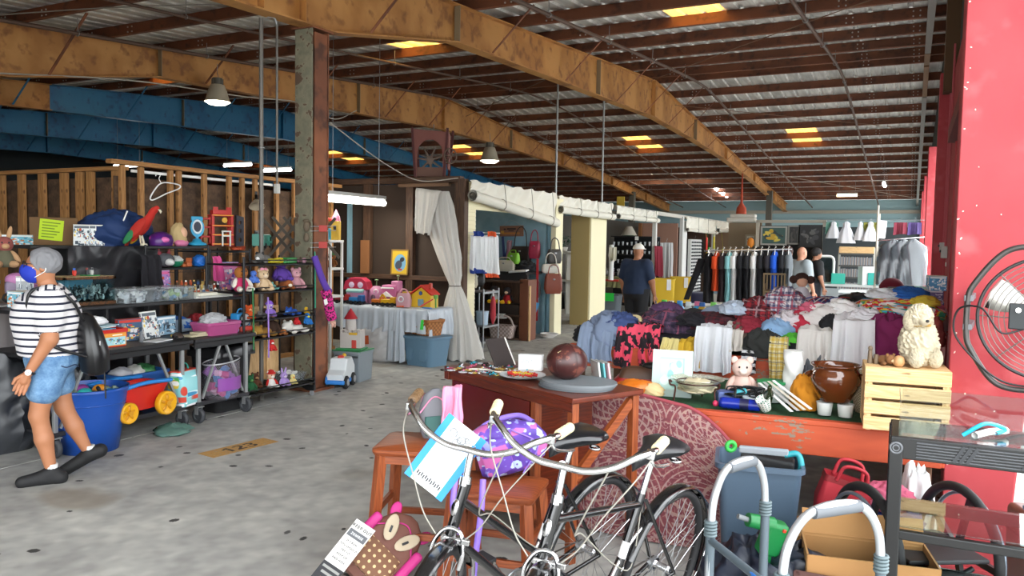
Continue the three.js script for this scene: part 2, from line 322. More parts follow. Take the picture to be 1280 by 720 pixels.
function carton(name,label,category,w,h,d,p,turn,m,o={}){
const t=thing(name,label,category,p,turn,o.group);
part(t,'box_body',rbox(w,h,d,0.004,[0,h / 2,0],undefined,1),m);
part(t,'lid_flap',rbox(w+0.002,0.006,d+0.002,0.002,[0,h,0],undefined,1),M(o.lid??0xd8d4c8,0.6));return t;
}
const leaf=(n,l,c,g,m,p,r,gr)=>solo(n,l,c,g,m,p,r,gr);

// ================= THE BUILDING =================
const RIDGE=-19,SLOPE=0.0775,FAR=-42.5,NEAR=4.2,XL=-36,XR=0.62;
const topY=(z)=>5.74 - SLOPE*Math.abs(z - RIDGE);// top of the frames
const botPts=[[4.2,3.3],[-4.6,3.88],[-7.0,3.98],[-9.6,4.48],[-13,4.62],[-19,4.84],[-23,4.78],[-27,4.66],[-33,4.3],[-42.4,3.5]];
const botY=(z)=>{for(let i=0;i<botPts.length - 1;i++){const [a,p]=botPts[i],[b,q]=botPts[i+1];if(z<=a&&z>=b)return lerp(p,q,(a - z)/(a - b));}return 3.4;};

// --- floor: cast slabs with open joints ---
{
const f=structure('floor','grey concrete slab floor with dark joints and gum spots','floor');
const xs=[XL,-30,-24,-18,-12,-5.75,0.62,7],zs=[9,5,-0.9,-6.93,-12.9,-18.9,-24.9,-30.9,-36.9,FAR - 0.4],g=0.007;
for(let i=0;i<xs.length - 1;i++)for(let j=0;j<zs.length - 1;j++)
part(f,'slab',box(xs[i+1] - xs[i] - g*2,0.1,zs[j] - zs[j+1] - g*2,[(xs[i]+xs[i+1])/ 2,-0.05,(zs[j]+zs[j+1])/ 2]),K.concrete);
part(f,'joint_filler',box(43.5,0.05,52.4,[-14.5,-0.085,-16.9]),M(0x3c3833,0.9));
}
solo('outdoor_pavement','pale concrete pavement outside the open side of the hall','pavement',[box(90,0.1,100,[10,-0.16,-10])],M(0xb9b6ae,0.8)).userData.kind='structure';
// stencilled bay numbers
function stencil(txt,p,turn,w,d,label){
const t=canvasTex(256,96,(c,W,H)=>{
c.fillStyle='#b58a4c';c.fillRect(0,0,W,H);for(let k=0;k<500;k++){c.fillStyle=pick(['#a67d45','#c29a5c','#9a9384','#b58a4c']);c.fillRect(rnd(W),rnd(H),rnd(2,12),rnd(1,4));}
c.fillStyle='#3c3024';c.font='bold 78px sans-serif';c.textAlign='center';c.fillText(txt,W / 2,76);
for(let k=0;k<60;k++){c.fillStyle='#b08a52';c.fillRect(rnd(W),rnd(H),rnd(3,12),rnd(1,3));}
});
const o=solo('floor_marking',label,'marking',box(w,0.002,d),keep(M(0xffffff,0.8,0,{map:t})),p,turn);o.userData.kind='structure';
}
stencil('123',[-4.75,0.0012,-4.55],1.45,0.62,0.2,'orange stencilled floor patch with dark digits by the toy wagon table');
stencil('125',[-4.63,0.0012,-8.35],1.5,0.7,0.24,'worn orange stencilled floor patch between blue tub and mahogany cabinet');
stencil('127',[-4.66,0.0012,-12.3],1.5,0.62,0.22,'faded orange stencilled floor patch in front of the handbag stall');

// --- roof: ribbed sheets on purlins ---
const roof=structure('ceiling','low gabled roof of ribbed grey metal sheets on rusty brown purlins','roof');
const skyM=M(0xffe0a0,0.6,0,{transmission:0.75,thickness:0});
{
const pitch=Math.atan(SLOPE),SW=0.9;
const prof=(w)=>{const p=[],n=3,s=w / n;for(let i=0;i<n;i++){const x=-w / 2+i*s;p.push([x,0],[x+s - 0.11,0],[x+s - 0.085,0.035],[x+s - 0.035,0.035],[x+s - 0.01,0]);}p.push([w / 2,0]);return p.concat(p.slice().reverse().map((q)=>[q[0],q[1]+0.012]));};
const P=prof(SW),cache={};
const strip=(x,z0,z1,side,name,m)=>{// z0 nearer the camera than z1
const L=(z0 - z1)/ Math.cos(pitch),key=L.toFixed(3)+m.uuid;
if(!cache[key]){let g=prep(extrude(P,L));if(m.map)g=metreUV(g);cache[key]=g;}
const o=new THREE.Mesh(cache[key],m),zc=(z0+z1)/ 2;o.name=name;o.castShadow=o.receiveShadow=true;o.position.set(x,topY(zc)+0.2,zc);o.rotation.x=side>0?pitch:-pitch;roof.add(o);
};
const lights=[-3.2,-9.1,-15.8,-21.9,-27.9];
for(let x=XR - 0.3;x>XL - 0.4;x -=SW){
const s=lights.some((q)=>Math.abs(q - x)<0.45);
const cut=s?[[5,-11.75,0],[-11.75,-13.05,1],[-13.05,-19,0],[-19,-25.6,0],[-25.6,-28.35,1],[-28.35,-42.9,0]]:[[5,-19,0],[-19,-42.9,0]];
for(const [a,b,k] of cut)strip(x,a,b,a>RIDGE?1:-1,k?'skylight_sheet':'roof_sheet',k?skyM:K.sheet);
}
part(roof,'ridge_cap',beam([XL,topY(RIDGE)+0.28,RIDGE],[XR,topY(RIDGE)+0.28,RIDGE],0.5,0.02),K.sheet);
// purlins: cold-formed Z sections, lapped over each frame
const zp=[];for(let z=-18.65;z<4.5;z+=1.42)zp.push(z);for(let z=-19.35;z>-42.5;z -=1.45)zp.push(z);
const L=XR - XL,dots=[];
for(const z of zp){
const s=z>RIDGE?1:-1,y=topY(z);
part(roof,'purlin',[box(L,0.19,0.006,[(XL+XR)/ 2,y+0.1,z]),box(L,0.006,0.07,[(XL+XR)/ 2,y+0.006,z+0.035]),box(L,0.02,0.005,[(XL+XR)/ 2,y+0.015,z+0.07]),box(L,0.006,0.07,[(XL+XR)/ 2,y+0.193,z - 0.035])],K.purlin);
for(const fx of [0.3,-5.8,-12,-18,-24])for(const dx of [-0.55,-0.45,0.45,0.55])for(const dy of [0.06,0.14])dots.push(cyl(0.014,0.014,0.012,[fx -(fx>0?0.9:0)+dx,y+dy,z+0.006],[Math.PI / 2,0,0],6));
}
const b=part(roof,'lap_bolts',dots,M(0xc8c6c0,0.5,0.3));b.userData.kind='stuff';
}

// --- rigid frames: tapered plate girders with stiffeners and flange braces ---
function frame(name,label,X,m,m2,z0=4.1,zsplit){
const f=structure(name,label,'girder',[X,0,0]);
const zs=botPts.map((p)=>p[0]).filter((z)=>z<=z0).concat([-16,-30,-38]).sort((a,b)=>b - a);if(zs[0]<z0)zs.unshift(z0);
const secs=zsplit?[[zs.filter((z)=>z>zsplit).concat([zsplit]),m2],[[zsplit].concat(zs.filter((z)=>z<zsplit)),m]]:[[zs,m]];
for(const [S,mm] of secs){
const poly=S.map((z)=>[-z,topY(z)- 0.012]).concat(S.slice().reverse().map((z)=>[-z,botY(z)+0.012]));
part(f,'web',extrude(poly,0.014,[0,0,0],[0,Math.PI / 2,0]),mm);
const tf=[],bf=[];
for(let i=0;i<S.length - 1;i++){tf.push(beam([0,topY(S[i])- 0.008,S[i]],[0,topY(S[i+1])- 0.008,S[i+1]],0.2,0.016));bf.push(beam([0,botY(S[i])+0.008,S[i]],[0,botY(S[i+1])+0.008,S[i+1]],0.2,0.018));}
part(f,'top_flange',tf,mm);part(f,'bottom_flange',bf,mm);
}
for(const z of [-5.9,-6.5,-9.64,-15.2,-19,-23.2,-27.5,-33,-38]){
if(z>z0)continue;
part(f,'stiffener',[-1,1].map((s)=>box(0.09,topY(z)- botY(z)- 0.04,0.014,[s*0.052,(topY(z)+botY(z))/ 2,z])),z===-9.64||z===-15.2||z===-23.2?M(0x8a7a60,0.6):m);
}
for(const z of [-2.2,-5,-7.6,-10.6,-13.4,-16.2,-18.2,-20.2,-21.8,-24.6,-27.5,-30.4,-33.3,-36.2,-39]){
if(z>z0)continue;
const h=topY(z)- botY(z)+0.12;
part(f,'flange_brace',beam([0.1,botY(z)+0.03,z],[0.1+h*0.95,topY(z)+0.12,z - 0.06],0.045,0.01).toNonIndexed(),m===K.blue?K.blue:K.rust);
}
return f;
}
frame('trim_1','ochre rusty tapered roof girder resting on the rusted steel column',-5.9,K.ochre,null,4.1);
frame('trim_2','ochre rusty tapered roof girder behind the hanging bell lamp',-12,K.ochre,null,4.1);
frame('trim_3','blue painted roof girder with a rusty ochre end section',-18,K.blue,K.ochre,4.1,-11.5);
frame('trim_4','blue painted roof girder dim behind the first blue girder',-24,K.blue,null,4.1);
frame('trim_5','blue painted roof girder deepest in the dark hall',-30,K.blue,null,4.1);

// --- walls ---
{
const wb=structure('wall_back','pale blue metal end wall under the far eave','wall');
part(wb,'upper_panel',box(XR - XL+0.4,1.1,0.12,[(XL+XR)/ 2,3.55,FAR]),M(0x8fabb0,0.75));
part(wb,'lower_panel',box(XR - XL+0.4,3.02,0.12,[(XL+XR)/ 2,1.5,FAR]),M(0x8fabb0,0.75));
part(wb,'girt',box(XR - XL,0.16,0.14,[(XL+XR)/ 2,3.5,FAR+0.14]),M(0xa09a8c,0.7));
part(wb,'girt',box(XR - XL,0.14,0.14,[(XL+XR)/ 2,3.06,FAR+0.14]),M(0x8fabb0,0.75));
const wl=structure('wall_left','dark metal wall closing the deep end of the hall','wall');
part(wl,'wall_sheet',box(0.12,6,48,[XL - 0.06,2.9,-19]),M(0x2c3438,0.8));
const wf=structure('wall_front','closed metal side wall left of the wide opening','wall');
part(wf,'wall_sheet',box(30,4.2,0.12,[-20.9,2,4.4]),M(0x56595a,0.8));
part(wf,'eave_beam',box(37,0.35,0.2,[-17.7,4.0,4.5]),K.rust);
const wr=structure('wall_right','red painted gable wall with dark sheeting above','wall');
// red sheets with standing seams; open roll-up door bays between the piers
const runs=[[-5.25,-6.1,2.72],[-6.1,-6.95,2.72],[-6.95,-7.8,2.72],[-7.8,-8.65,2.72],[-8.65,-10.3,3.7],[-17.6,-18.4,3.7],[-24.4,-25.2,3.7],[-30.8,-31.6,3.7],[-36.8,-37.6,3.7],[-41.4,FAR,3.7]];
for(const [a,b,h] of runs){
part(wr,'panel',[rbox(0.05,h,a - b - 0.012,0.008,[0.36,h / 2,(a+b)/ 2])],K.red);
part(wr,'seam',rbox(0.035,h,0.05,0.006,[0.335,h / 2,b+0.03]),K.red);
}
part(wr,'header',box(0.14,0.13,3.7,[0.33,2.79,-6.95]),M(0x7a2a2a,0.6));
part(wr,'upper_sheet',box(0.1,2.6,38.2,[0.47,5.1,-23.6]),M(0x2a332e,0.85));
for(const [a,b] of [[-5.1,-10.3],[-17.6,-18.4],[-24.4,-25.2],[-30.8,-31.6],[-36.8,-37.6],[-41.4,-42.6]])part(wr,'backing',box(0.1,3.8,a - b,[0.47,1.9,(a+b)/ 2]),M(0x2a332e,0.85));
part(wr,'upper_post',box(0.14,1.9,0.3,[0.3,4.4,-10.2]),M(0x5a4026,0.8));
for(const z of [-10.4,-17.6,-18.4,-24.4,-30.8])part(wr,'red_column',rbox(0.2,3.7,0.24,0.01,[0.3,1.85,z]),K.red);
const rk=structure('trim_6','galvanised steel rafter along the gable wall with rusty joint plates','rafter');
const seg=(a,b,m)=>part(rk,'rafter_section',[beam([0.1,topY(a)- 0.06,a],[0.1,topY(b)- 0.06,b],0.1,0.2)],m);
const gl=M(0x7d7b74,0.55,0.3),pl=M(0x8a6a50,0.7);
seg(4,-17.2,gl);seg(-17.3,-18.9,pl);seg(-19.1,-21.6,pl);seg(-21.7,-42.3,gl);
}
// near red column: tapered frame leg at the edge of the opening
{
const c=structure('trim_7','broad red painted steel column with scuffed edges beside the fan','column',[0,0,-4.7]);
const out=[[0.2,0],[0.48,0],[0.56,1.3],[0.66,2.4],[0.78,4.5],[0.2,4.5]];
part(c,'column_face',extrude(out,0.02,[0,0,0],[0,0,0],0.003),K.red);
part(c,'side_flange',[box(0.02,4.5,0.3,[0.205,2.25,-0.16]),beam([0.48,0,-0.16],[0.56,1.3,-0.16],0.3,0.02),beam([0.56,1.3,-0.16],[0.78,4.5,-0.16],0.3,0.02)],K.red);
const sc=[];for(let k=0;k<40;k++){const y=rnd(0.3,3.4),e=rnd()<0.62;sc.push(place(new THREE.CircleGeometry(1,7),[e?rnd(0.203,0.225):rnd(0.24,0.5),y,0.0136],[0,0,rnd(3)],[rnd(0.002,0.006),rnd(0.002,0.008),1]));}
part(c,'paint_chips',sc,M(0xe8d2c4,0.8)).userData.kind='stuff';
part(c,'base_plate',box(0.34,0.02,0.36,[0.34,0.01,-0.15]),K.red);
part(c,'switch_box',rbox(0.09,0.17,0.07,0.008,[0.1,3.21,0.05]),M(0x9a9c98,0.5,0.4));
part(c,'box_bracket',box(0.12,0.04,0.03,[0.16,3.2,0.0]),K.galv);
}
// rusted interior column
{
const c=structure('trim_8','rusted steel I column with flaking grey paint beside the black toy rack','column',[-5.97,0,-6.78]);
part(c,'web',box(0.012,3.96,0.24,[0,1.98,0]),K.rust);
part(c,'flange',rbox(0.24,3.96,0.018,0.004,[0,1.98,0.13]),K.peel);
part(c,'flange',rbox(0.24,3.96,0.018,0.004,[0,1.98,-0.13]),K.rust);
part(c,'cover_plate',box(0.014,3.9,0.2,[0.118,1.97,0]),K.rust);
part(c,'base_plate',box(0.36,0.03,0.36,[0,0.015,0]),K.rust);
part(c,'cap_plate',box(0.3,0.025,0.34,[0,3.965,0]),K.rust);
}
// far columns under the frames
for(const [X,n,l] of [[-5.8,'trim_9','grey steel column under the far end of the ochre girder'],[-12,'trim_10','dark steel column far behind the stall roofs']]){
const c=structure(n,l,'column',[X,0,X<-10?-36:-36.6]);part(c,'column_shaft',box(0.25,4.2,0.28,[0,2.1,0]),M(0x55524a,0.8));
}

// --- pipes and cables under the roof ---
function roofPipe(label,X,drop,r,group){
const y=(z)=>topY(z)- drop,a=[[X,y(4),4],[X,y(-10),-10],[X,y(-18.4),-18.4]],b=[[X,y(-19.6),-19.6],[X,y(-30),-30],[X,y(-42.2),-42.2]];
const o=thing('sprinkler_pipe',label,'pipe',[0,0,0],0,group);
part(o,'pipe_run',[tube([...a,...b],r,60,8)],M(0x5c4438,0.6,0.2));
const h=[];for(let z=2;z>-42;z -=2.4){h.push(bar([X,y(z),z],[X,y(z)+drop+0.05,z],0.006,5),torus(r*1.3,0.006,[X,y(z),z],[0,0,0],10,5));}
part(o,'hanger_rods',h,K.galv).userData.kind='stuff';
}
roofPipe('rusty sprinkler pipe hung between the gable wall and the nearest ochre girder',-1.55,0.2,0.03);
roofPipe('rusty sprinkler pipe hung just right of the nearest ochre girder',-4.6,0.22,0.03);
roofPipe('rusty sprinkler pipe hung midway between the two ochre girders',-8.9,0.2,0.022);
roofPipe('rusty sprinkler pipe hung along the girder behind the bell lamp',-11.2,0.18,0.032);
for(const [x,z,l] of [[-6.35,-14.3,'steel drop pipe rising from the cream slab booth'],[-5.98,-15.9,'thin steel drop pipe at the booth corner']]){const o=thing('drop_pipe',l,'pipe',[x,0,z]);part(o,'pipe_run',cyl(0.022,0.022,topY(z)- 2.44,[0,(topY(z)+2.46)/ 2,0],undefined,8),K.galv);part(o,'base_flange',cyl(0.05,0.05,0.02,[0,2.46,0],undefined,10),K.galv);}
function cable(label,pts,r=0.006,c=0x8a8478){solo('cable',label,'cable',tube(pts,r,pts.length*10,5),M(c,0.6));}
cable('pale diagonal tie rod across the roof near the gable',[[0.1,5.0,-11],[-2.9,5.25,-14.5],[-5.7,5.5,-18]],0.007,0x7a5a44);
cable('thin diagonal tie rod crossing the far roof slope',[[0.1,5.1,-25.4],[-5.7,5.35,-20.4]],0.008,0x7a5a44);
cable('thin tie rod crossing low over the far end roof',[[0.1,4.0,-40],[-5.7,4.6,-31]],0.01,0x9a8a7a);
cable('thin tie rod between the ochre girders over the stalls',[[-5.9,5.05,-14],[-11.8,5.35,-20]],0.008,0x6a5444);
cable('pale electric cable sagging under the second ochre girder',[[-12,3.96,-6.5],[-11.85,4.3,-9],[-11.85,4.46,-11.5],[-11.85,4.6,-13.2],[-11.85,4.42,-14.2],[-11.85,4.74,-15]],0.012,0xb8b4aa);
cable('grey cable strung from the column to the booth corner post',[[-5.7,2.95,-6.75],[-5.85,2.62,-8],[-6,2.5,-9],[-5.9,2.6,-9.8]],0.007,0xa09a90);
cable('long taut cable running along the near rafters',[[-12,4.55,-6],[-9,4.62,-6.9],[-5.9,4.6,-8]],0.008,0x9a958c);

// --- hanging lamps ---
function highBay(label,p,s,hook){
const o=thing('bell_lamp',label,'lamp',p);
part(o,'shade',lathe([[0.06*s,0.3*s],[0.1*s,0.29*s],[0.135*s,0.2*s],[0.165*s,0.08*s],[0.185*s,0.05*s],[0.19*s,0.04*s],[0.185*s,0.04*s],[0.155*s,0.09*s],[0.09*s,0.27*s],[0.001,0.28*s]]),M(0xb4ab98,0.5));
part(o,'housing',[cyl(0.075*s,0.07*s,0.1*s,[0,0.34*s,0]),...[0,1,2,3].map((k)=>box(0.17*s,0.08*s,0.008,[0,0.34*s,0],[0,k*0.8,0]))],M(0x6e6a62,0.5,0.3));
part(o,'hook',[tube([[0,0.39*s,0],[0.02,0.43*s,0],[0,0.46*s,0],[0,hook,0]],0.006,20,6)],K.steel);
part(o,'lens',lathe([[0.001,0],[0.12*s,0.006],[0.18*s,0.042*s],[0.17*s,0.05*s],[0.001,0.05*s]]),M(0xffffff,0.4,0,{emissive:0xfff4dc,emissiveIntensity:4}));
const l=new THREE.SpotLight(0xfff2dc,14,0,1.25,0.6);l.position.set(0,-0.03,0);l.target.position.set(0,-3,0);l.castShadow=true;l.shadow.radius=6;o.add(l);o.add(l.target);
}
highBay('grey bell-shaped high bay lamp lit below the second ochre girder, over the stud partition',[-11.6,4.14,-10.6],1.25,0.75);
highBay('grey bell-shaped high bay lamp lit above the handbag stall',[-11.7,4.12,-21.3],1.6,0.9);
function fluo(label,a,b,r=0.035,I=10,c=0xf4f8ff,em=5){
const A=V(...a),B=V(...b),mid=A.clone().add(B).multiplyScalar(0.5),d=B.clone().sub(A),L=d.length();
const o=thing('tube_light',label,'light',mid.toArray());
const h=d.clone().multiplyScalar(0.5).toArray(),nh=h.map((q)=>-q);
part(o,'fitting',beam([nh[0],r+0.035,nh[2]],[h[0],r+0.035+h[1]*0,h[2]],0.09,0.05),M(0xb8b8b4,0.5));
part(o,'tube',bar(nh,h,r,10),M(0xffffff,0.4,0,{emissive:c,emissiveIntensity:em}));
for(const q of [nh,h]){const x=q[0]*0.8,z=q[2]*0.8;part(o,'hanger',bar([x,r+0.05,z],[x,topY(mid.z+z)- mid.y+0.21,z],0.004,5),K.steel);}
const l=new THREE.RectAreaLight(c,I,L,r*2.2);l.position.set(0,-r - 0.006,0);l.rotation.set(-Math.PI / 2,0,Math.atan2(-d.z,d.x));l.castShadow=true;o.add(l);return o;
}
fluo('bright fluorescent tube hung before the dark brown stud partition',[-7.1,2.24,-8.35],[-7.1,2.24,-9.65],0.045,24,0xf6f4e8,9);
fluo('pale fluorescent tube under the far roof, beside its twin above the tarp stalls',[-11.2,4.72,-34.5],[-9.9,4.7,-34.5],0.05,12,0xfff0d0,6,'far tubes');
fluo('fluorescent tube under the far roof, right of its twin above the tarp stalls',[-9.5,4.72,-34.5],[-8.2,4.7,-34.5],0.05,12,0xfff0d0,6);
fluo('white fluorescent tube running lengthwise by the far ochre girder end',[-8.5,4.42,-37.8],[-8.5,4.2,-40.5],0.06,12,0xffffff,7);
fluo('white hanging fluorescent tube in front of the gable rafter',[-1.1,4.2,-33.4],[-1.1,4.2,-34.8],0.06,12,0xffffff,7);
fluo('fluorescent tube glowing low over the studs in the dark left hall',[-21.2,3.75,-15.5],[-20,3.75,-15.5],0.05,12,0xffffff,6);
fluo('fluorescent tube glowing left of a pair in the dark left hall',[-20.7,4.1,-19.2],[-19.5,4.1,-19.2],0.05,12,0xffffff,6);
fluo('fluorescent tube glowing in a pair in the dark left hall',[-19.9,4.0,-20.2],[-18.7,4.0,-20.2],0.05,12,0xffffff,6);
fluo('short fluorescent tube at the right of a pair in the dark left hall',[-18.5,4.0,-20.4],[-18.0,4.0,-20.4],0.05,8,0xffffff,6);
fluo('fluorescent tube hanging vertical-looking over the far dress stall',[-3.0,3.95,-36.5],[-2.2,3.95,-36.5],0.05,10,0xffe0b0,4);

// ================= LEFT: TOY STALL =================
// stud partitions
{
const a=structure('wall_stall_left','bare stud partition with brown backing board behind the woman','partition',[0,0,-5.9]);
part(a,'backing_board',box(5.2,2.3,0.012,[-10.5,1.2,-0.06]),K.board);
part(a,'top_plate',rbox(5.2,0.045,0.1,0.004,[-10.5,2.44,0]),K.stud);
part(a,'bottom_plate',rbox(5.2,0.045,0.1,0.004,[-10.5,0.022,0]),K.stud);
for(const x of [-12.6,-12.2,-11.8,-11.4,-11.0,-10.6,-10.22,-9.81,-9.4,-8.98,-8.69,-8.5,-8.05])part(a,'stud',rbox(0.11,2.37,0.05,0.004,[x,1.23,0]),K.stud);
const b=structure('wall_stall_back','bare stud partition with brown backing board behind the toy racks','partition',[-7.9,0,0]);
part(b,'backing_board',box(0.012,2.3,3.6,[-0.06,1.2,-7.6]),K.board);
part(b,'top_plate',rbox(0.1,0.05,3.9,0.004,[0,2.5,-7.65]),K.stud);
part(b,'bottom_plate',rbox(0.1,0.05,3.7,0.004,[0,0.025,-7.6]),K.stud);
for(const z of [-5.86,-6.1,-6.5,-6.62,-7.0,-7.4,-7.62,-7.85,-8.25,-8.6,-9.0,-9.4])part(b,'stud',rbox(0.05,2.42,0.06,0.004,[0.0,1.26,z]),K.stud);
part(b,'light_rail',box(0.02,0.03,2.2,[-0.03,2.42,-7.1]),K.white);
}
// conduits by the column
for(const [x,z,r,l] of [[-5.95,-6.0,0.022,'thick grey steel conduit rising beside the rusted column'],[-5.93,-6.2,0.012,'thin grey conduit with a switch box beside the rusted column']]){
const o=thing('conduit',l,'pipe',[x,0,z]);
part(o,'conduit_run',[cyl(r,r,r>0.02?3.9:1.7,[0,r>0.02?1.95:3.05,0],undefined,10)],K.pipe);
if(r<0.02){part(o,'top_bend',tube([[0,3.88,0],[-0.01,3.94,0.03],[-0.04,3.94,0.1]],r,10,6),K.galv);part(o,'switch_box',rbox(0.05,0.1,0.05,0.006,[0,2.2,0]),M(0xb8b8b2,0.6));}
else part(o,'clamp',[torus(0.032,0.008,[0,2.6,0],[Math.PI / 2,0,0],12,6)],K.steel);
}
// rolling tables
function rollTable(label,z0,z1,y){
const L=z0 - z1,t=thing('rolling_table',label,'table',[-6.02,0,(z0+z1)/ 2]),dk=M(0x1b1b1d,0.45),ck=M(0x26262a,0.5);
part(t,'tabletop',rbox(0.8,0.035,L,0.008,[0,y,0]),dk);
part(t,'apron',rbox(0.02,0.05,L - 0.04,0.004,[0.36,y - 0.045,0]),dk);
for(const sx of [-1,1])for(const sz of [-1,1]){
const x=sx*0.34,z=sz*(L / 2 - 0.08);
part(t,'leg',rbox(0.032,y - 0.2,0.032,0.004,[x,(y+0.17)/ 2,z]),K.galv);
const c=part(t,'caster',[torus(0.055,0.02,[x,0.075,z],[0,0,0],20,8),cyl(0.05,0.05,0.02,[x,0.075,z],[Math.PI / 2,0,0],16)],M(0x3a3c40,0.6));part(c,'fork',[box(0.04,0.07,0.006,[x,0.12,z+0.026]),box(0.04,0.07,0.006,[x,0.12,z - 0.026]),box(0.07,0.008,0.07,[x,0.155,z])],K.galv);
}
part(t,'base_rail',[rbox(0.035,0.035,L - 0.1,0.004,[0.34,0.18,0])],ck);part(t,'base_rail',[rbox(0.035,0.035,L - 0.1,0.004,[-0.34,0.18,0])],ck);
if(L>1)part(t,'lower_deck',box(0.66,0.012,L - 0.14,[0,0.175,0]),ck);
for(const s of [-1,1])part(t,'brace',beam([0.34,y - 0.03,s*(L / 2 - 0.34)],[0.34,0.22,s*(L / 2 - 0.12)],0.02,0.02),K.galv);
return t;
}
rollTable('black rolling table carrying the red building-brick carton and magazines',-3.55,-4.86,0.76);
rollTable('black rolling table carrying the pink plastic bin',-4.88,-5.6,0.755);
// raised shelf on the tables
{
const s=thing('riser_shelf','long black raised shelf carrying the glass tank and clear boxes','shelf',[-6.3,0.775,-4.75]);
part(s,'shelf_board',rbox(0.5,0.03,2.3,0.006,[0,0.3,0]),M(0x1e1e20,0.5));
for(const z of [-1.1,-0.35,0.4,1.1])for(const x of [-0.22,0.22])part(s,'leg',rbox(0.025,0.285,0.025,0.003,[x,0.143,z]),K.black);
}
// black fabric wall behind
solo('vinyl_sheet','wrinkled black vinyl sheet hung behind the clear boxes','sheet',[(()=>{const g=new THREE.PlaneGeometry(0.95,1.56,40,50),P=g.attributes.position;for(let i=0;i<P.count;i++){const x=P.getX(i),y=P.getY(i);P.setZ(i,0.02*(1 - 2.2*Math.abs(N3(x*4,y*4,1)))+0.008*N3(x*14,y*14,5));}g.computeVertexNormals();return g;})()],M(0x232326,0.35),[-6.78,0.8,-4.95],Math.PI / 2);
// glass tank full of figures
{
const t=thing('glass_tank','glass tank with speckled brown rims crammed with small grey figures','tank',[-6.3,1.092,-4.26]);
const rim=M(0x8a6a3c,0.7,0,{map:tex(64,64,0.15,(u,v)=>{const n=tileN(u,v,18,5);return n>0.1?[70,52,34]:[168,134,82];})});
part(t,'bottom_rim',rbox(0.3,0.03,0.47,0.004,[0,0.015,0]),rim);part(t,'top_rim',[box(0.3,0.022,0.02,[0,0.23,0.225]),box(0.3,0.022,0.02,[0,0.23,-0.225]),box(0.02,0.022,0.47,[0.14,0.23,0]),box(0.02,0.022,0.47,[-0.14,0.23,0])],rim);
for(const [w,d,x,z] of [[0.005,0.45,0.14,0],[0.005,0.45,-0.14,0],[0.28,0.005,0,0.225],[0.28,0.005,0,-0.225]])part(t,'glass_pane',box(w,0.19,d,[x,0.125,z]),glassM(0xe8f4f4));
part(t,'lid_board',box(0.28,0.008,0.44,[0,0.24,0]),M(0xb09a70,0.7));
part(t,'blue_backdrop',box(0.012,0.17,0.4,[-0.12,0.12,0]),M(0x6a9ab4,0.7));
const f=[[],[],[]];for(let k=0;k<110;k++){const x=rnd(-0.1,0.125),z=rnd(-0.21,0.21),y=0.03+rnd(0.1);f[k % 3].push(box(0.014,0.028,0.018,[x,y+0.014,z],[rnd(1),rnd(6),rnd(0.6)]),ball(0.008,0.009,0.008,[x,y+0.038,z],undefined,6));}
f.forEach((q,i)=>{part(t,'figures',q,M([0x8a8e92,0xc8caca,0x34383c][i],0.5)).userData.kind='stuff';});
}
{// small brick figures on a green plate over the tank
const t=thing('figure_plate','green base plate with small brick figures atop the glass tank','toy',[-6.3,1.336,-4.26],0.1);
part(t,'base_plate',rbox(0.12,0.008,0.1,0.002,[0.05,0.004,-0.06]),M(0x1f8a48,0.5));
for(const [x,z,c,d] of [[0.05,0.09,0xc83a2c,0x2a58a8],[0.05,-0.03,0x33353a,0x7a2a22],[0.06,-0.07,0xb8b8b4,0x2c2c30],[0.03,-0.1,0x3c3e44,0x9a9a9a]]){const m=part(t,'figure_body',[box(0.022,0.03,0.022,[x,0.035,z]),box(0.02,0.02,0.016,[x,0.014,z])],M(c,0.5));part(m,'figure_head',[cyl(0.01,0.01,0.016,[x,0.06,z],undefined,8)],M(d,0.5));}
}
// clear boxes
function clearBox(label,w,h,d,p,cols){
const t=thing('clear_box',label,'box',p);
part(t,'box_shell',loft([ringRect(w*0.92,d*0.94,0.02,0),ringRect(w,d,0.02,h)],true,false,0.6),M(0xdfe4e6,0.2,0,{transmission:0.88,thickness:0}));
part(t,'box_lid',rbox(w+0.015,0.016,d+0.015,0.005,[0,h,0]),M(0xe4e8ea,0.25,0,{transmission:0.8,thickness:0}));
const g=cols.map(()=>[]);for(let k=0;k<40;k++)g[k % cols.length].push(box(rnd(0.02,0.06),rnd(0.01,0.03),rnd(0.02,0.07),[rnd(-w,w)*0.36,rnd(0.02,h*0.75),rnd(-d,d)*0.38],[rnd(2),rnd(6),rnd(2)]));
g.forEach((q,i)=>{part(t,'contents',q,M(cols[i],0.6)).userData.kind='stuff';});
}
clearBox('clear plastic box of silver grey brick parts beside the glass tank',0.3,0.12,0.3,[-6.2,1.092,-4.66],[0xe4e8ec,0xf4f4f2,0xb4b8bc]);
clearBox('narrow clear plastic box between two wider clear boxes',0.26,0.1,0.09,[-6.2,1.092,-4.87],[0x8a92a0,0x5a6270]);
clearBox('clear plastic box of green and blue toy parts near the white brick display',0.3,0.12,0.32,[-6.2,1.092,-5.1],[0xd4dcd8,0xb8d898,0x7aaad0,0xf0f0ec]);
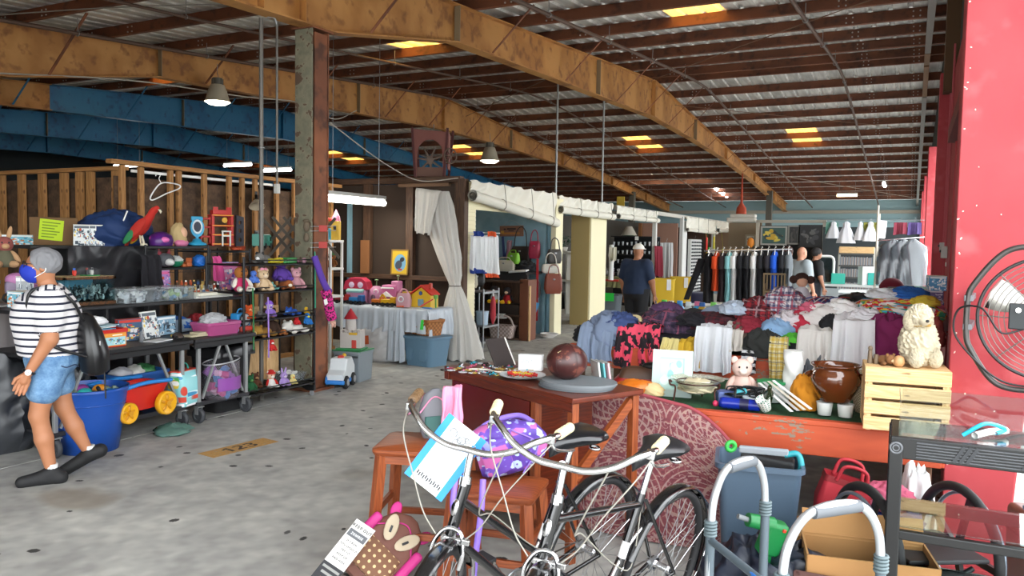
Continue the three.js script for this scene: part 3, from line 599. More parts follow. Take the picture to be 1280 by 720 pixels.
// white stepped display of little figures
{
const t=thing('figure_display','white stepped display crowded with tiny brick figures','display',[-6.28,1.092,-5.52]);
[[0.14,0.035],[0.02,0.07],[-0.1,0.105]].forEach(([x,h],i)=>{part(t,'step',rbox(0.11,h,0.46,0.003,[x,h / 2,0]),M(0xd8d8d0,0.5));for(let k=0;k<9;k++){const z=-0.2+k*0.05+rnd(-0.01,0.01),f=part(t,'figure',[box(0.018,0.026,0.02,[x,h+0.028,z]),box(0.016,0.016,0.018,[x,h+0.008,z])],M(pick([0x2c3034,0x5a4434,0xb8502c,0x3a5a8a,0x8a8a86,0xd0b060,0x1e1e22]),0.5));part(f,'figure_head',cyl(0.009,0.009,0.015,[x,h+0.05,z],undefined,7),M(pick([0xd8b060,0xeeeeea,0x303030,0xc86a3a]),0.5));}});
part(t,'tray',rbox(0.14,0.03,0.42,0.004,[0.17,0.045,0.02],[0,0,-0.06]),M(0xe4e2d0,0.5));
}
// lower table goods
{
const t=thing('brick_carton','red plastic carton with printed orange label on the rolling table','box',[-5.86,0.778,-4.13]);
part(t,'tub',tubGeo(0.24,0.145,0.34,0.95,0.02,0.006,0.008),M(0xc4281e,0.4));
const lab=canvasTex(256,96,(c,W,H)=>{c.fillStyle='#e89a3c';c.fillRect(0,0,W,H);c.fillStyle='#9fd0dc';c.fillRect(6,30,W - 12,H - 36);const q=['#d8e4e4','#4a86b4','#c85a34','#6a9a54','#e8d890','#385a74'];for(let k=0;k<60;k++){c.fillStyle=pick(q);c.fillRect(rnd(8,W - 20),rnd(36,H - 14),rnd(4,18),rnd(3,12));}c.fillStyle='#f4f0e0';c.fillRect(20,12,34,9);c.fillRect(150,12,76,8);});
part(t,'label_print',plane(0.3,0.105,[0.1215,0.062,0],[0,Math.PI / 2,0]),keep(M(0xffffff,0.45,0,{map:lab})));
for(let k=0;k<5;k++)part(t,'leaflet',rbox(0.2,0.006,0.26,0.002,[rnd(-0.02,0.02),0.12+k*0.013,0.03+rnd(-0.02,0.02)],[rnd(-0.04,0.04),rnd(-0.2,0.2),0],1),M([0x9ac4d4,0xd8e4e8,0x6aa8c8,0xe8eaea,0xb8d4dc][k],0.5));
part(t,'crumpled_paper',heap(0.08,0.04,0.09,3,0.3,3,20),M(0xe8e8ea,0.7)).position.set(0,0.19,0.05);
}
carton('boxed_set','upright boxed brick set with dark print behind the red carton','box',0.05,0.19,0.22,[-6.0,0.778,-4.5],-0.1,PR.city,{lid:0x9a3a30});
carton('magazine','white open magazine leaning upright between two boxed sets','magazine',0.02,0.24,0.2,[-5.98,0.778,-4.72],[0,0.25,0.22],PR.comic,{lid:0xe8e8e0});
carton('boxed_set','wide boxed brick set with blue and white print behind the magazine','box',0.05,0.17,0.24,[-6.12,0.778,-4.96],0.15,pm(['#8ab0c8','#e8ecee','#4a5a68','#c8d4da','#2c343c'],14),{lid:0x6a8aa0});
solo('grey_figurine','small grey robed figurine standing before the boxed sets','figurine',[lathe([[0.001,0],[0.022,0],[0.018,0.04],[0.02,0.06],[0.009,0.07],[0.012,0.085],[0.001,0.095]],undefined,undefined,10)],M(0x7c8084,0.6),[-5.84,0.778,-4.5]);
solo('booklet','thin white booklet lying flat at the table edge','booklet',[rbox(0.13,0.008,0.22,0.002,undefined,undefined,1)],M(0xd4d6d6,0.6),[-5.78,0.783,-4.62],0.25);
{const t=thing('toy_car','small dark toy car with yellow and blue bumper on the booklet row','toy',[-5.8,0.779,-4.84],1.3);part(t,'car_body',loft([ringRect(0.05,0.13,0.015,0.008),ringRect(0.05,0.13,0.015,0.03),ringRect(0.036,0.07,0.012,0.05)],true,true),M(0x3a2c24,0.4));part(t,'bumper',rbox(0.055,0.022,0.05,0.006,[0,0.018,-0.06]),M(0xd8b020,0.4));for(const x of [-1,1])for(const z of [-1,1])part(t,'wheel',cyl(0.013,0.013,0.012,[x*0.026,0.013,z*0.04],[0,0,Math.PI / 2],10),K.rubber);}
solo('cream_stand','cream paper tray of flattened cards at the table edge','tray',[rbox(0.12,0.02,0.3,0.004,[0,0.01,0]),box(0.1,0.018,0.2,[0.0,0.028,-0.03],[0,0.1,0]),rbox(0.03,0.02,0.07,0.003,[0.03,0.045,-0.1])],M(0xb8ae90,0.7),[-5.8,0.778,-5.08]);
{const t=thing('laptop_tray','pale blue grey plastic case leaning behind the cream tray','case',[-6.15,0.778,-5.2],[0,0,0.3]);part(t,'case_shell',rbox(0.03,0.12,0.2,0.01,[0,0.06,0]),M(0x93a4b4,0.5));part(t,'case_rim',rbox(0.034,0.008,0.21,0.003,[0,0.118,0]),M(0x7a8a9a,0.5));}
solo('blue_cloth','bunched bright blue cloth under the raised shelf','cloth',heap(0.14,0.09,0.13,4,0.2),M(0x1f56a4,0.85),[-6.3,0.778,-5.25]);
solo('red_cloth','bunched dark red cloth under the raised shelf','cloth',heap(0.1,0.1,0.09,6,0.2),M(0x8a1a22,0.85),[-6.3,0.778,-5.48]);
{// pink translucent bin with a bag of bricks
const t=thing('pink_bin','translucent pink plastic bin on the rolling table','bin',[-5.83,0.773,-5.3]);
part(t,'bin_shell',tubGeo(0.26,0.12,0.4,0.88,0.03,0.006,0.006),M(0xc45a94,0.25,0,{transmission:0.35,thickness:0}));
part(t,'bricks',[...Array(30)].map(()=>box(rnd(0.02,0.05),0.016,rnd(0.02,0.05),[rnd(-0.09,0.09),rnd(0.02,0.09),rnd(-0.15,0.15)],[rnd(2),rnd(6),rnd(2)])),M(0x9a9ca4,0.5)).userData.kind='stuff';
}
solo('brick_bag','clear zip bag of silver bricks sitting in the pink bin','bag',heap(0.09,0.07,0.12,9,0.25,3),M(0xc4c6c8,0.25,0,{transmission:0.25,thickness:0}),[-5.87,0.86,-5.3]);
{// blue train-shaped lunch box, built plain
const t=thing('lunch_box','bright blue boxy toy case with a round pale front panel','toy',[-5.85,0.773,-5.62]);
part(t,'case',rbox(0.11,0.17,0.17,0.02,[0,0.09,0]),M(0x2a8ac8,0.35));part(t,'round_panel',cyl(0.055,0.055,0.02,[0.06,0.11,0],[0,0,Math.PI / 2],20),M(0xb8bcbc,0.5));part(t,'dark_rim',torus(0.058,0.01,[0.06,0.11,0],[0,Math.PI / 2,0],22,8),K.black);part(t,'bumper',rbox(0.04,0.05,0.16,0.008,[0.06,0.025,0]),M(0xc23a2a,0.4));part(t,'handle',torus(0.04,0.008,[0,0.175,0],[0,Math.PI / 2,0],16,6,Math.PI),M(0x2a8ac8,0.35));
}
// under the tables
{// red wagon with yellow wheels
const t=thing('toy_wagon','red plastic toy wagon with yellow wheels and blue rim under the table','wagon',[-5.72,0.182,-4.3],0.1),red=M(0xc8261e,0.35),yl=M(0xe0a418,0.4);
part(t,'wagon_tub',loft([ringRect(0.24,0.34,0.05,0.07),ringRect(0.26,0.4,0.05,0.12),ringRect(0.32,0.56,0.06,0.26),ringRect(0.33,0.58,0.06,0.27),ringRect(0.3,0.53,0.05,0.26),ringRect(0.22,0.32,0.05,0.09)],true,true,0.8),red);
part(t,'blue_rim',tube([[0.17,0.285,-0.27],[0.17,0.3,0],[0.17,0.285,0.27],[0,0.28,0.3],[-0.17,0.285,0.27],[-0.17,0.3,0],[-0.17,0.285,-0.27]],0.018,60,8),M(0x1f7ac4,0.4));
for(const [x,z,r] of [[0.18,-0.2,0.1],[0.18,0.19,0.085],[-0.18,-0.2,0.1],[-0.18,0.19,0.085]]){const w=part(t,'wheel',[lathe([[0.001,-0.03],[r*0.8,-0.03],[r,-0.022],[r,0.022],[r*0.82,0.03],[r*0.74,0.012],[0.001,0.012]],[x,r,z],[0,0,-Math.sign(x)*Math.PI / 2],28)],yl);part(w,'wheel_hub',[cyl(0.022,0.022,0.03,[x+Math.sign(x)*0.02,r,z],[0,0,Math.PI / 2],12),...[0,1,2,3,4].map((k)=>ball(0.012,r*0.28,r*0.14,[x+Math.sign(x)*0.012,r+Math.cos(k*1.2566)*r*0.45,z+Math.sin(k*1.2566)*r*0.45],[k*1.2566,0,0],8))],M(0xc88a10,0.45));}
part(t,'pull_handle',tube([[0.06,0.12,0.24],[0.1,0.25,0.36],[0.12,0.33,0.42]],0.014,20,7),M(0x2a2a2c,0.5));
}
{const t=thing('blue_tub','large royal blue round tub behind the walking woman','tub',[-5.72,0,-3.93]);part(t,'tub_shell',roundTub(0.28,0.21,0.5),M(0x17489a,0.4));part(t,'rim_ridge',torus(0.262,0.008,[0,0.38,0],[Math.PI / 2,0,0],32,6),M(0x17489a,0.4));part(t,'toy_fill',[...Array(26)].map(()=>rbox(rnd(0.04,0.09),rnd(0.03,0.06),rnd(0.04,0.1),0.012,[rnd(-0.16,0.16),rnd(0.36,0.47),rnd(-0.16,0.16)],[rnd(3),rnd(6),rnd(3)],1)),M(0x6a7a70,0.5)).userData.kind='stuff';
for(const [c,x,z] of [[0xd88a20,0.05,-0.06],[0x2aa0a0,0.1,0.1],[0x8a3a8a,-0.06,0.02]])part(t,'toy_piece',ball(0.05,0.04,0.06,[x,0.47,z],undefined,10),M(c,0.5));}
solo('black_sack','crumpled dark grey garbage sack slumped behind the woman','sack',sack(0.3,0.26,0.72,5,0.16,0.7),M(0x34363a,0.35),[-6.35,0,-3.6]);
solo('black_sack','crumpled black sack under the table behind the blue tub','sack',sack(0.26,0.22,0.5,8,0.14,0.75),M(0x2c2e31,0.35),[-6.38,0.19,-4.1]);
{const t=thing('blue_bin','steel blue plastic bin of toys behind the red wagon','bin',[-6.15,0.183,-4.65]);part(t,'bin_shell',tubGeo(0.34,0.3,0.5,0.86),M(0x2a5aa0,0.45));for(const [c,z,q] of [[0xb8b8bc,0.12,1],[0x3a7a48,-0.12,2],[0xd8d8d0,-0.02,3]])part(t,'toy_piece',heap(0.09,0.07,0.09,q,0.3,3,16),M(c,0.5)).position.set(0,0.24,z);}
solo('teal_glass','crumpled sheet of teal cellophane on the floor under the wagon','plastic',heap(0.11,0.045,0.13,31,0.5,4,16),M(0x6f988c,0.2,0,{transmission:0.35,thickness:0}),[-5.6,0,-4.62],0.4);
// zip bags of blocks
{const t=thing('zip_bag','clear zip bag of pink and purple blocks with wire rim','bag',[-5.74,0.183,-5.28]);part(t,'bag_body',loft([ringEll(0.12,0.16,0,28),ringEll(0.145,0.19,0.06,28),ringEll(0.14,0.185,0.24,28),ringEll(0.13,0.19,0.34,28)],true,false),M(0xece4ee,0.1,0,{transmission:0.92,thickness:0}));part(t,'rim_wire',place(new THREE.TorusGeometry(0.16,0.006,6,36),[0,0.345,0],[Math.PI / 2+0.1,0,0],[0.82,1.18,1]),M(0xc8c8cc,0.3,0.4));
[[0xc44a8a,10],[0x9a5ab0,6],[0x4a8ac4,6],[0xe0b8d0,6]].forEach(([c,n])=>{part(t,'blocks',[...Array(n)].map(()=>rbox(rnd(0.05,0.09),rnd(0.04,0.06),rnd(0.05,0.09),0.008,[rnd(-0.07,0.08),rnd(0.03,0.26),rnd(-0.11,0.11)],[rnd(3),rnd(6),rnd(3)],1)),M(c,0.4)).userData.kind='stuff';});
part(t,'print_panel',loft([0.08,0.14,0.2].map((y)=>[...Array(9)].map((_,k)=>{const a=-0.8+k*0.2;return [Math.cos(a)*0.148,y,Math.sin(a)*0.193];}).concat([...Array(9)].map((_,k)=>{const a=0.8 - k*0.2;return [Math.cos(a)*0.146,y,Math.sin(a)*0.19];}))),false,false),M(0x8a4a9a,0.35));}
{const t=thing('block_bag','teal and white printed zip bag of blocks under the table','bag',[-5.75,0.183,-4.86],0.25);part(t,'bag_body',loft([ringRect(0.16,0.24,0.04,0),ringRect(0.2,0.28,0.06,0.06),ringRect(0.18,0.28,0.05,0.24),ringRect(0.1,0.27,0.03,0.31)],true,true),keep(M(0xffffff,0.3,0,{map:printTex(['#8fd0d4','#ffffff','#2f8ab8','#d84a3a','#5ab45a','#e8c84a'],12)})));part(t,'zip',rbox(0.1,0.012,0.27,0.004,[0,0.312,0]),M(0xd84a3a,0.5));part(t,'carry_handle',torus(0.06,0.008,[0,0.315,0],[0,Math.PI / 2,0],16,6,Math.PI),M(0x2f9a8a,0.6));}
{const t=thing('trash_bin','tall black plastic waste bin with a black liner behind the zip bag','bin',[-6.0,0,-5.52]);part(t,'bin_shell',tubGeo(0.4,0.62,0.46,0.8,0.06),K.blackmat);part(t,'bin_liner',loft([ringRect(0.46,0.52,0.07,0.54),ringRect(0.45,0.51,0.07,0.635),ringRect(0.37,0.43,0.06,0.62),ringRect(0.34,0.4,0.06,0.45)],false,true),M(0x17171a,0.3));}
// wire shelving with toys on top
function wireShelf(label,cx,cz,w,d,ys,h,turnX){
const t=thing('wire_shelf',label,'shelf',[cx,0,cz]);
for(const x of [-w / 2,w / 2])for(const z of [-d / 2,d / 2])part(t,'post',cyl(0.011,0.011,h,[x,h / 2,z],undefined,8),K.wire);
for(const y of ys){const g=[beam([-w / 2,y,-d / 2],[-w / 2,y,d / 2],0.006,0.02),beam([w / 2,y,-d / 2],[w / 2,y,d / 2],0.006,0.02),beam([-w / 2,y,d / 2],[w / 2,y,d / 2],0.006,0.02),beam([-w / 2,y,-d / 2],[w / 2,y,-d / 2],0.006,0.02),beam([w / 2,y - 0.035,-d / 2],[w / 2,y - 0.035,d / 2],0.005,0.005)];const nz=Math.round(d / 0.03);for(let k=1;k<nz;k++){const z=-d / 2+k / nz*d;g.push(bar([-w / 2,y+0.006,z],[w / 2,y+0.006,z],0.0025,4));if(k % 2)g.push(bar([w / 2,y,z],[w / 2,y - 0.035,z+0.02],0.002,4));}part(t,'wire_deck',g,K.wire);}
return t;
}
wireShelf('black wire shelf holding the costume and toy bowls under the parrot',-6.85,-5.52,0.5,0.76,[1.1,1.36,1.575],1.6);
wireShelf('black wire shelf holding the pink boxed toys under the teal van',-6.85,-6.2,0.5,0.56,[1.1,1.53],1.56);
{// parrot
const t=thing('toy_parrot','red toy parrot with yellow and green wings perched on a stand','toy',[-6.75,1.59,-5.22],1.9),r=M(0xb8261a,0.8);
part(t,'body',loft([0,0.04,0.1,0.17,0.23,0.27,0.3,0.33,0.35].map((y,i)=>ringEll([0.01,0.03,0.045,0.05,0.046,0.036,0.04,0.035,0.01][i],[0.01,0.03,0.05,0.055,0.05,0.04,0.045,0.038,0.01][i],y,14,0,y*0.75 - 0.1))),r).position.y=0.04;
part(t,'beak',loft([ringEll(0.016,0.012,0,8,0,0),ringEll(0.012,0.012,-0.02,8,0,0.016),ringEll(0.002,0.002,-0.04,8,0,0.014)]),M(0xd8d0b8,0.4)).position.set(0,0.355,0.185);
for(const s of [-1,1]){const w=part(t,'wing',ball(0.016,0.13,0.05,[s*0.05,0.17,-0.02],[0.75,0,0],10),M(0xb0281c,0.8));part(w,'wing_feathers',ball(0.014,0.1,0.035,[s*0.054,0.09,-0.1],[0.7,0,0],10),M(s>0?0xd09a20:0x2a7a4a,0.8));part(t,'foot',bar([s*0.02,0.02,0],[s*0.02,0.1,-0.01],0.008,6),M(0xc8b898,0.6));}
part(t,'tail',[box(0.03,0.16,0.012,[0,0.0,-0.17],[0.45,0,0]),box(0.016,0.2,0.01,[0.02,-0.01,-0.175],[0.42,0,0.05])],M(0x9a2a1a,0.8));part(t,'perch_stand',[cyl(0.03,0.035,0.02,[0,0.01,0.02],undefined,12),bar([0,0.02,0.02],[0,0.09,0.0],0.012,6)],M(0xc8c0a8,0.6));
}
{const t=thing('bike_helmet','purple and pink child bicycle helmet on the wire shelf','helmet',[-6.7,1.59,-5.4],0.6);part(t,'shell',loft([ringEll(0.1,0.13,0,20),ringEll(0.115,0.145,0.05,20),ringEll(0.1,0.125,0.1,20),ringEll(0.05,0.06,0.135,20),ringEll(0.005,0.005,0.14,20)],true,true),M(0x4a1a6a,0.35));for(const a of [-0.5,0,0.5])part(t,'vent_stripe',ball(0.014,0.03,0.09,[Math.sin(a)*0.085,0.1 - Math.abs(a)*0.03,0.03],[0.2,a,0],8),M(0xc23a8a,0.4));part(t,'visor_patch',ball(0.05,0.03,0.03,[0.06,0.06,0.1],undefined,10),M(0xd86aa8,0.4));}
{const t=thing('styling_head','blonde doll styling head with pink shoulders on the wire shelf','doll',[-6.7,1.59,-5.64],1.9);part(t,'head',[ball(0.05,0.065,0.055,[0,0.13,0.01]),cyl(0.022,0.03,0.05,[0,0.06,0])],M(0xd8a888,0.6));part(t,'hair',heap(0.085,0.15,0.08,12,0.14,3,26),M(0xb8a070,0.8)).position.set(0,0.02,-0.03);part(t,'shoulders',ball(0.1,0.045,0.06,[0,0.03,0]),M(0xd87aa0,0.5));}
{const t=thing('toy_vanity','turquoise toy vanity mirror on a round base on the wire shelf','toy',[-6.72,1.59,-5.86],1.15),c=M(0x2f9cc4,0.4);part(t,'base',lathe([[0.001,0],[0.1,0],[0.09,0.03],[0.05,0.045],[0.04,0.07],[0.001,0.08]]),c);part(t,'mirror_frame',[place(new THREE.CylinderGeometry(0.07,0.07,0.03,24),[0,0.19,0],[Math.PI / 2,0,0],[1,1,1.4]),rbox(0.12,0.05,0.03,0.012,[0,0.285,0]),rbox(0.03,0.06,0.025,0.008,[0,0.09,0])],c);part(t,'mirror_ring',place(new THREE.TorusGeometry(0.045,0.008,8,24),[0,0.2,0.016],[0,0,0],[1,1.45,1]),M(0xd4dce0,0.4));part(t,'mirror_glass',place(new THREE.CircleGeometry(0.042,24),[0,0.2,0.0165],[0,0,0],[1,1.45,1]),M(0x3a3e48,0.1,0.6));}
{// fire station
const t=thing('toy_fire_station','red toy fire station tower with yellow edges and white ladder','toy',[-6.72,1.59,-6.18],1.1),r=M(0xb81f16,0.45),y=M(0xd8a020,0.45);
for(const x of [-0.1,0.1])for(const z of [-0.06,0.06])part(t,'tower_post',rbox(0.03,0.34,0.03,0.004,[x,0.17,z]),r);
for(const h of [0.02,0.12,0.22,0.33]){part(t,'tower_floor',rbox(0.24,0.02,0.16,0.004,[0,h,0]),r);part(t,'yellow_edge',box(0.22,0.008,0.005,[0,h+0.002,0.082]),y);}
part(t,'tower_top',[rbox(0.2,0.05,0.12,0.006,[0,0.365,0]),box(0.05,0.04,0.02,[-0.07,0.4,0.05]),box(0.05,0.04,0.02,[0.07,0.4,0.05])],r);part(t,'emblem',cyl(0.03,0.03,0.012,[0.02,0.28,0.075],[Math.PI / 2,0,0],8),y);
part(t,'side_bay',[rbox(0.1,0.02,0.14,0.004,[-0.18,0.1,0]),rbox(0.1,0.02,0.14,0.004,[-0.18,0.2,0]),rbox(0.1,0.02,0.14,0.004,[-0.18,0.29,0]),rbox(0.02,0.3,0.02,0.004,[-0.22,0.15,0.05])],r);
part(t,'white_gate',[rbox(0.1,0.015,0.02,0.003,[0.03,0.16,0.1]),rbox(0.015,0.16,0.02,0.003,[-0.01,0.08,0.1]),rbox(0.015,0.16,0.02,0.003,[0.07,0.08,0.1]),rbox(0.09,0.015,0.02,0.003,[0.03,0.11,0.1])],M(0xdcdcd4,0.5));
part(t,'dark_wall',extrude([[0,0],[0.09,0],[0.09,0.32],[0,0.34]],0.03,[0.15,0,0.03],[0,0.2,0],0,[[[0.03,0.05],[0.06,0.05],[0.06,0.09],[0.03,0.09]],[[0.03,0.15],[0.06,0.15],[0.06,0.19],[0.03,0.19]],[[0.03,0.24],[0.06,0.24],[0.06,0.28],[0.03,0.28]]]),M(0x36363e,0.6));
}
solo('toy_dragon','small orange and red toy creature next to the teal van','toy',[heap(0.06,0.05,0.06,15,0.5,4,22),bar([0,0.04,0],[0.02,0.1,0.05],0.012,6)],M(0xb84a28,0.5),[-6.72,1.545,-6.42]);
{const t=thing('toy_van','teal green toy van parked on the wire shelf','toy',[-6.55,1.575,-6.62],0.5),g=M(0x1f7a68,0.4);part(t,'van_body',extrude([[-0.16,0.03],[0.15,0.03],[0.16,0.07],[0.12,0.13],[0.08,0.145],[-0.16,0.145]],0.12,[0,0,0],[0,Math.PI / 2,0],0.008),g);for(const s of [-1,1])for(const z of [-0.1,0.1])part(t,'wheel',cyl(0.028,0.028,0.02,[s*0.062,0.028,z],[0,0,Math.PI / 2],14),K.rubber);part(t,'side_window',box(0.006,0.045,0.05,[0.069,0.1,-0.09]),M(0x1a3c3a,0.2));part(t,'side_window',box(0.006,0.045,0.06,[0.069,0.1,0.02]),M(0x2f8a78,0.3));part(t,'windscreen',box(0.1,0.05,0.006,[0,0.105,-0.143],[0.6,0,0]),M(0x1a3c3a,0.2));}
// goods inside the wire shelf
solo('black_costume','black costume cloak hanging at the wire shelf corner','costume',drape(0.2,0.02,0.34,3,0.02,0.01),M(0x18161c,0.9),[-6.57,1.5,-5.17],Math.PI / 2);
carton('princess_box','pastel princess-printed toy box leaning in the wire shelf','box',0.03,0.23,0.2,[-6.58,1.115,-5.32],[0,0.1,0.12],PR.princess,{lid:0xd8a8c0});
{const t=thing('dog_mask','grey and white wolf mask above the princess box','mask',[-6.6,1.39,-5.36],1.4);part(t,'mask_face',ball(0.09,0.07,0.09,[0,0.06,0]),M(0x4a4c50,0.8));part(t,'muzzle',ball(0.04,0.035,0.06,[0,0.04,0.09]),M(0xc8c8c4,0.8));for(const s of [-1,1])part(t,'ear',place(new THREE.ConeGeometry(0.03,0.08,8),[s*0.05,0.14,-0.01],[0,0,-s*0.2]),M(0x7a2a34,0.8));}
{const t=thing('green_bowl','green bowl of small toys on the wire shelf','bowl',[-6.68,1.375,-5.56]);part(t,'bowl',lathe([[0.001,0],[0.03,0],[0.065,0.03],[0.075,0.06],[0.07,0.06],[0.03,0.01],[0.001,0.008]]),M(0x1f7a58,0.4));part(t,'toy_fill',heap(0.055,0.05,0.055,18,0.4,4,18),M(0xc8ccc8,0.6)).position.y=0.035;}
solo('toy_blocks','orange toy blocks piled beside the green bowl','toy',[rbox(0.06,0.05,0.06,0.006,[0,0.025,0]),rbox(0.05,0.04,0.05,0.006,[0.01,0.07,-0.01],[0,0.5,0]),rbox(0.04,0.03,0.05,0.006,[0.02,0.015,0.07])],M(0xb86030,0.5),[-6.7,1.375,-5.72]);
solo('blue_ball_toy','bright blue knobbly toy ball on the wire shelf','toy',heap(0.06,0.06,0.06,22,0.3,4,22,-0.8),M(0x1f6ac0,0.5),[-6.68,1.375,-5.85]);
carton('fairy_box','blue and pink boxed fairy doll set on the wire shelf','box',0.06,0.3,0.26,[-6.62,1.115,-6.18],0.05,PR.pink,{lid:0x7ab4dc});
solo('pink_dress','pink doll dress hanging from the wire shelf post','clothing',drape(0.1,0.01,0.26,6,0.015,0.01,1.2),M(0xd04a8a,0.8),[-6.57,1.48,-5.98],Math.PI / 2);
solo('orange_toy_case','orange and red toy tray on the second wire shelf deck','toy',[rbox(0.2,0.05,0.3,0.01,[0,0.025,0])],M(0x9a3426,0.5),[-6.85,1.115,-6.2]);
// black toy rack beside the column
{
const t=thing('toy_rack','black tubular rolling toy rack crowded with soft toys beside the rusted column','rack',[-5.95,0,-6.02]);
const L=1.0,W=0.5;
for(const x of [-W / 2,W / 2])for(const z of [-L / 2,L / 2])part(t,'post',cyl(0.013,0.013,1.42,[x,0.79,z],undefined,8),K.wire);
for(const y of [0.15,0.69,0.88,1.15,1.42]){const g=[tube([[-W / 2,y,-L / 2],[W / 2,y,-L / 2],[W / 2+0.03,y,-L / 2+0.04],[W / 2+0.03,y,L / 2 - 0.04],[W / 2,y,L / 2],[-W / 2,y,L / 2]],0.01,40,6),tube([[W / 2+0.03,y+0.045,-L / 2+0.03],[W / 2+0.03,y+0.045,L / 2 - 0.03]],0.006,8,6)];for(let k=1;k<12;k++)g.push(bar([-W / 2,y,-L / 2+k*L / 12],[W / 2+0.03,y,-L / 2+k*L / 12],0.004,4));part(t,'shelf_deck',[...g,box(W,0.006,L,[0,y - 0.006,0])],K.wire);}
for(const z of [-L / 2+0.05,L / 2 - 0.05]){part(t,'foot_plate',extrude([[-0.28,0.12],[0.3,0.12],[0.3,0.06],[0.2,0.06],[0.1,0.1],[-0.1,0.1],[-0.2,0.06],[-0.28,0.06]],0.03,[0,0,z]),K.black);for(const x of [-0.24,0.26])part(t,'caster',[torus(0.022,0.01,[x,0.033,z],[0,0,0],14,6),cyl(0.02,0.02,0.012,[x,0.033,z],[Math.PI / 2,0,0],10)],M(0x8a8c90,0.4));}
part(t,'back_board',box(0.012,0.5,0.46,[-0.2,0.42,-0.2]),K.pine);
part(t,'back_board',box(0.012,0.26,0.46,[-0.2,0.83,-0.2]),K.pine);
part(t,'wood_slat',rbox(0.02,0.5,0.13,0.003,[-0.18,0.42,-0.3]),K.pine);
}
const onRack=(n,l,p,s,c,o={},turn=1.3)=>plush(n,l,'soft toy',[p[0]+0.07,p[1],p[2]+0.13],turn,s,c,o);
onRack('plush_frog','dark green plush frog sitting on the bottom rack shelf',[-5.9,0.155,-5.85],0.17,0x1f5a34,{belly:0x5a8a4a});
onRack('plush_monkey','brown plush monkey beside the green frog',[-6.0,0.155,-6.02],0.16,0x5a3420,{belly:0xb08a60});
onRack('plush_elf','red and white plush with red cap on the bottom rack shelf',[-5.88,0.155,-6.12],0.17,0xd8d4d0,{hat:0xb8221c,arm:0xb8221c,head:0xd8b090});
onRack('plush_bunny','lilac plush bunny dangling its legs from the bottom shelf',[-5.84,0.155,-6.26],0.15,0xa48ac4,{longEar:1,belly:0xd8c8e0});
onRack('plush_duckling','small yellow and white plush duck by the clear basket',[-5.83,0.155,-6.38],0.11,0xd8c884,{belly:0xd88a30,ears:0});
{const t=thing('clear_basket','clear plastic basket of white bits at the rack end','basket',[-5.9,0.155,-6.36]);part(t,'basket_shell',tubGeo(0.26,0.1,0.24,0.88,0.03,0.004,0.01),M(0xd8dcde,0.2,0,{transmission:0.88,thickness:0}));part(t,'white_bits',[...Array(22)].map(()=>rbox(0.05,0.02,0.03,0.006,[rnd(-0.08,0.08),rnd(0.02,0.11),rnd(-0.08,0.08)],[rnd(3),rnd(6),0],1)),M(0xd8d8d4,0.5)).userData.kind='stuff';}
onRack('plush_fox','orange plush fox sitting on the middle rack shelf',[-5.88,0.885,-5.82],0.14,0xc8501c,{belly:0xe0a070});
onRack('plush_gnome','lilac pointed gnome plush on the middle rack shelf',[-5.9,0.885,-6.12],0.15,0x8a6ac0,{hat:0x8a5ac8,head:0xc8c0cc,ears:0});
onRack('plush_mouse','grey plush mouse lying on the middle rack shelf',[-5.85,0.885,-5.98],0.11,0x5a5654,{lie:1},0.3);
onRack('plush_dolphin','blue plush dolphin lying at the end of the middle shelf',[-5.83,0.885,-6.38],0.14,0x1f4a9a,{lie:1,belly:0x4a7ac0},0.2);
onRack('plush_duck','tiny yellow plush duck beside the blue dolphin',[-5.8,0.885,-6.55],0.08,0xd8b020,{belly:0xd88020,ears:0});
onRack('plush_bear','large dark brown plush bear slumped on the lower rack shelf',[-5.93,0.695,-6.15],0.27,0x3c261a,{belly:0x8a6a4a,fat:1.1});
onRack('plush_tiger','golden brown plush tiger lying before the dark bear',[-5.84,0.695,-5.98],0.2,0x8a6426,{lie:1,belly:0xd0b070,head:0x9a7430},0.2);
onRack('plush_seal','white plush seal lying at the rack end',[-5.84,0.695,-6.42],0.22,0xd4d0c8,{lie:1},0.1);
onRack('plush_dog','small orange brown plush dog between tiger and seal',[-5.82,0.695,-6.2],0.11,0x9a5a2a,{lie:1,longEar:1},1.2);
onRack('plush_robin','red plush bird with white face on the lower rack shelf',[-5.86,0.695,-5.72],0.12,0xb02018,{belly:0xe0e0dc,ears:0});
onRack('plush_lizard','teal plush lizard dangling from the lower rack shelf',[-5.86,0.695,-5.63],0.14,0x4aa0b0,{ears:0});
onRack('plush_bluebird','blue round plush bird hung with a red ornament',[-5.74,0.78,-6.5],0.13,0x1f6ab0,{belly:0xd8c030,ears:0});
onRack('plush_ladybird','red plush ladybird hanging under the lower rack shelf',[-5.74,0.56,-5.98],0.12,0xb82420,{belly:0xe8e4e0,ears:0});
onRack('plush_redbird','red drop-shaped plush ornament hanging beside the blue bird',[-5.76,0.79,-6.36],0.1,0xb81f24,{ears:0});
onRack('plush_lion','brown-haired rag doll in pink with white sleeves on the upper rack shelf',[-5.86,1.16,-5.7],0.26,0x9a5c24,{body:0xb82a5a,arm:0xd8d0c4,leg:0xd8d0c4,bow:0xd83a6a,ears:0});
onRack('plush_star','shiny blue star cushion on the upper rack shelf',[-5.84,1.24,-5.84],0.13,0x4a70c0,{ears:0,fat:1.3});
onRack('plush_teddy','cream plush teddy with pink bow lying on the upper rack shelf',[-5.82,1.16,-5.95],0.22,0xc8ac88,{bow:0xd88aa0,belly:0xe0ccb0});
onRack('plush_whale','teal plush whale on the upper rack shelf',[-5.85,1.16,-6.1],0.13,0x6aaca0,{lie:1},0.5);
onRack('plush_puppy','brown and white plush puppy on the upper rack shelf',[-5.84,1.16,-6.27],0.17,0x8a4a22,{lie:1,belly:0xe4dccc,longEar:1},1.2);
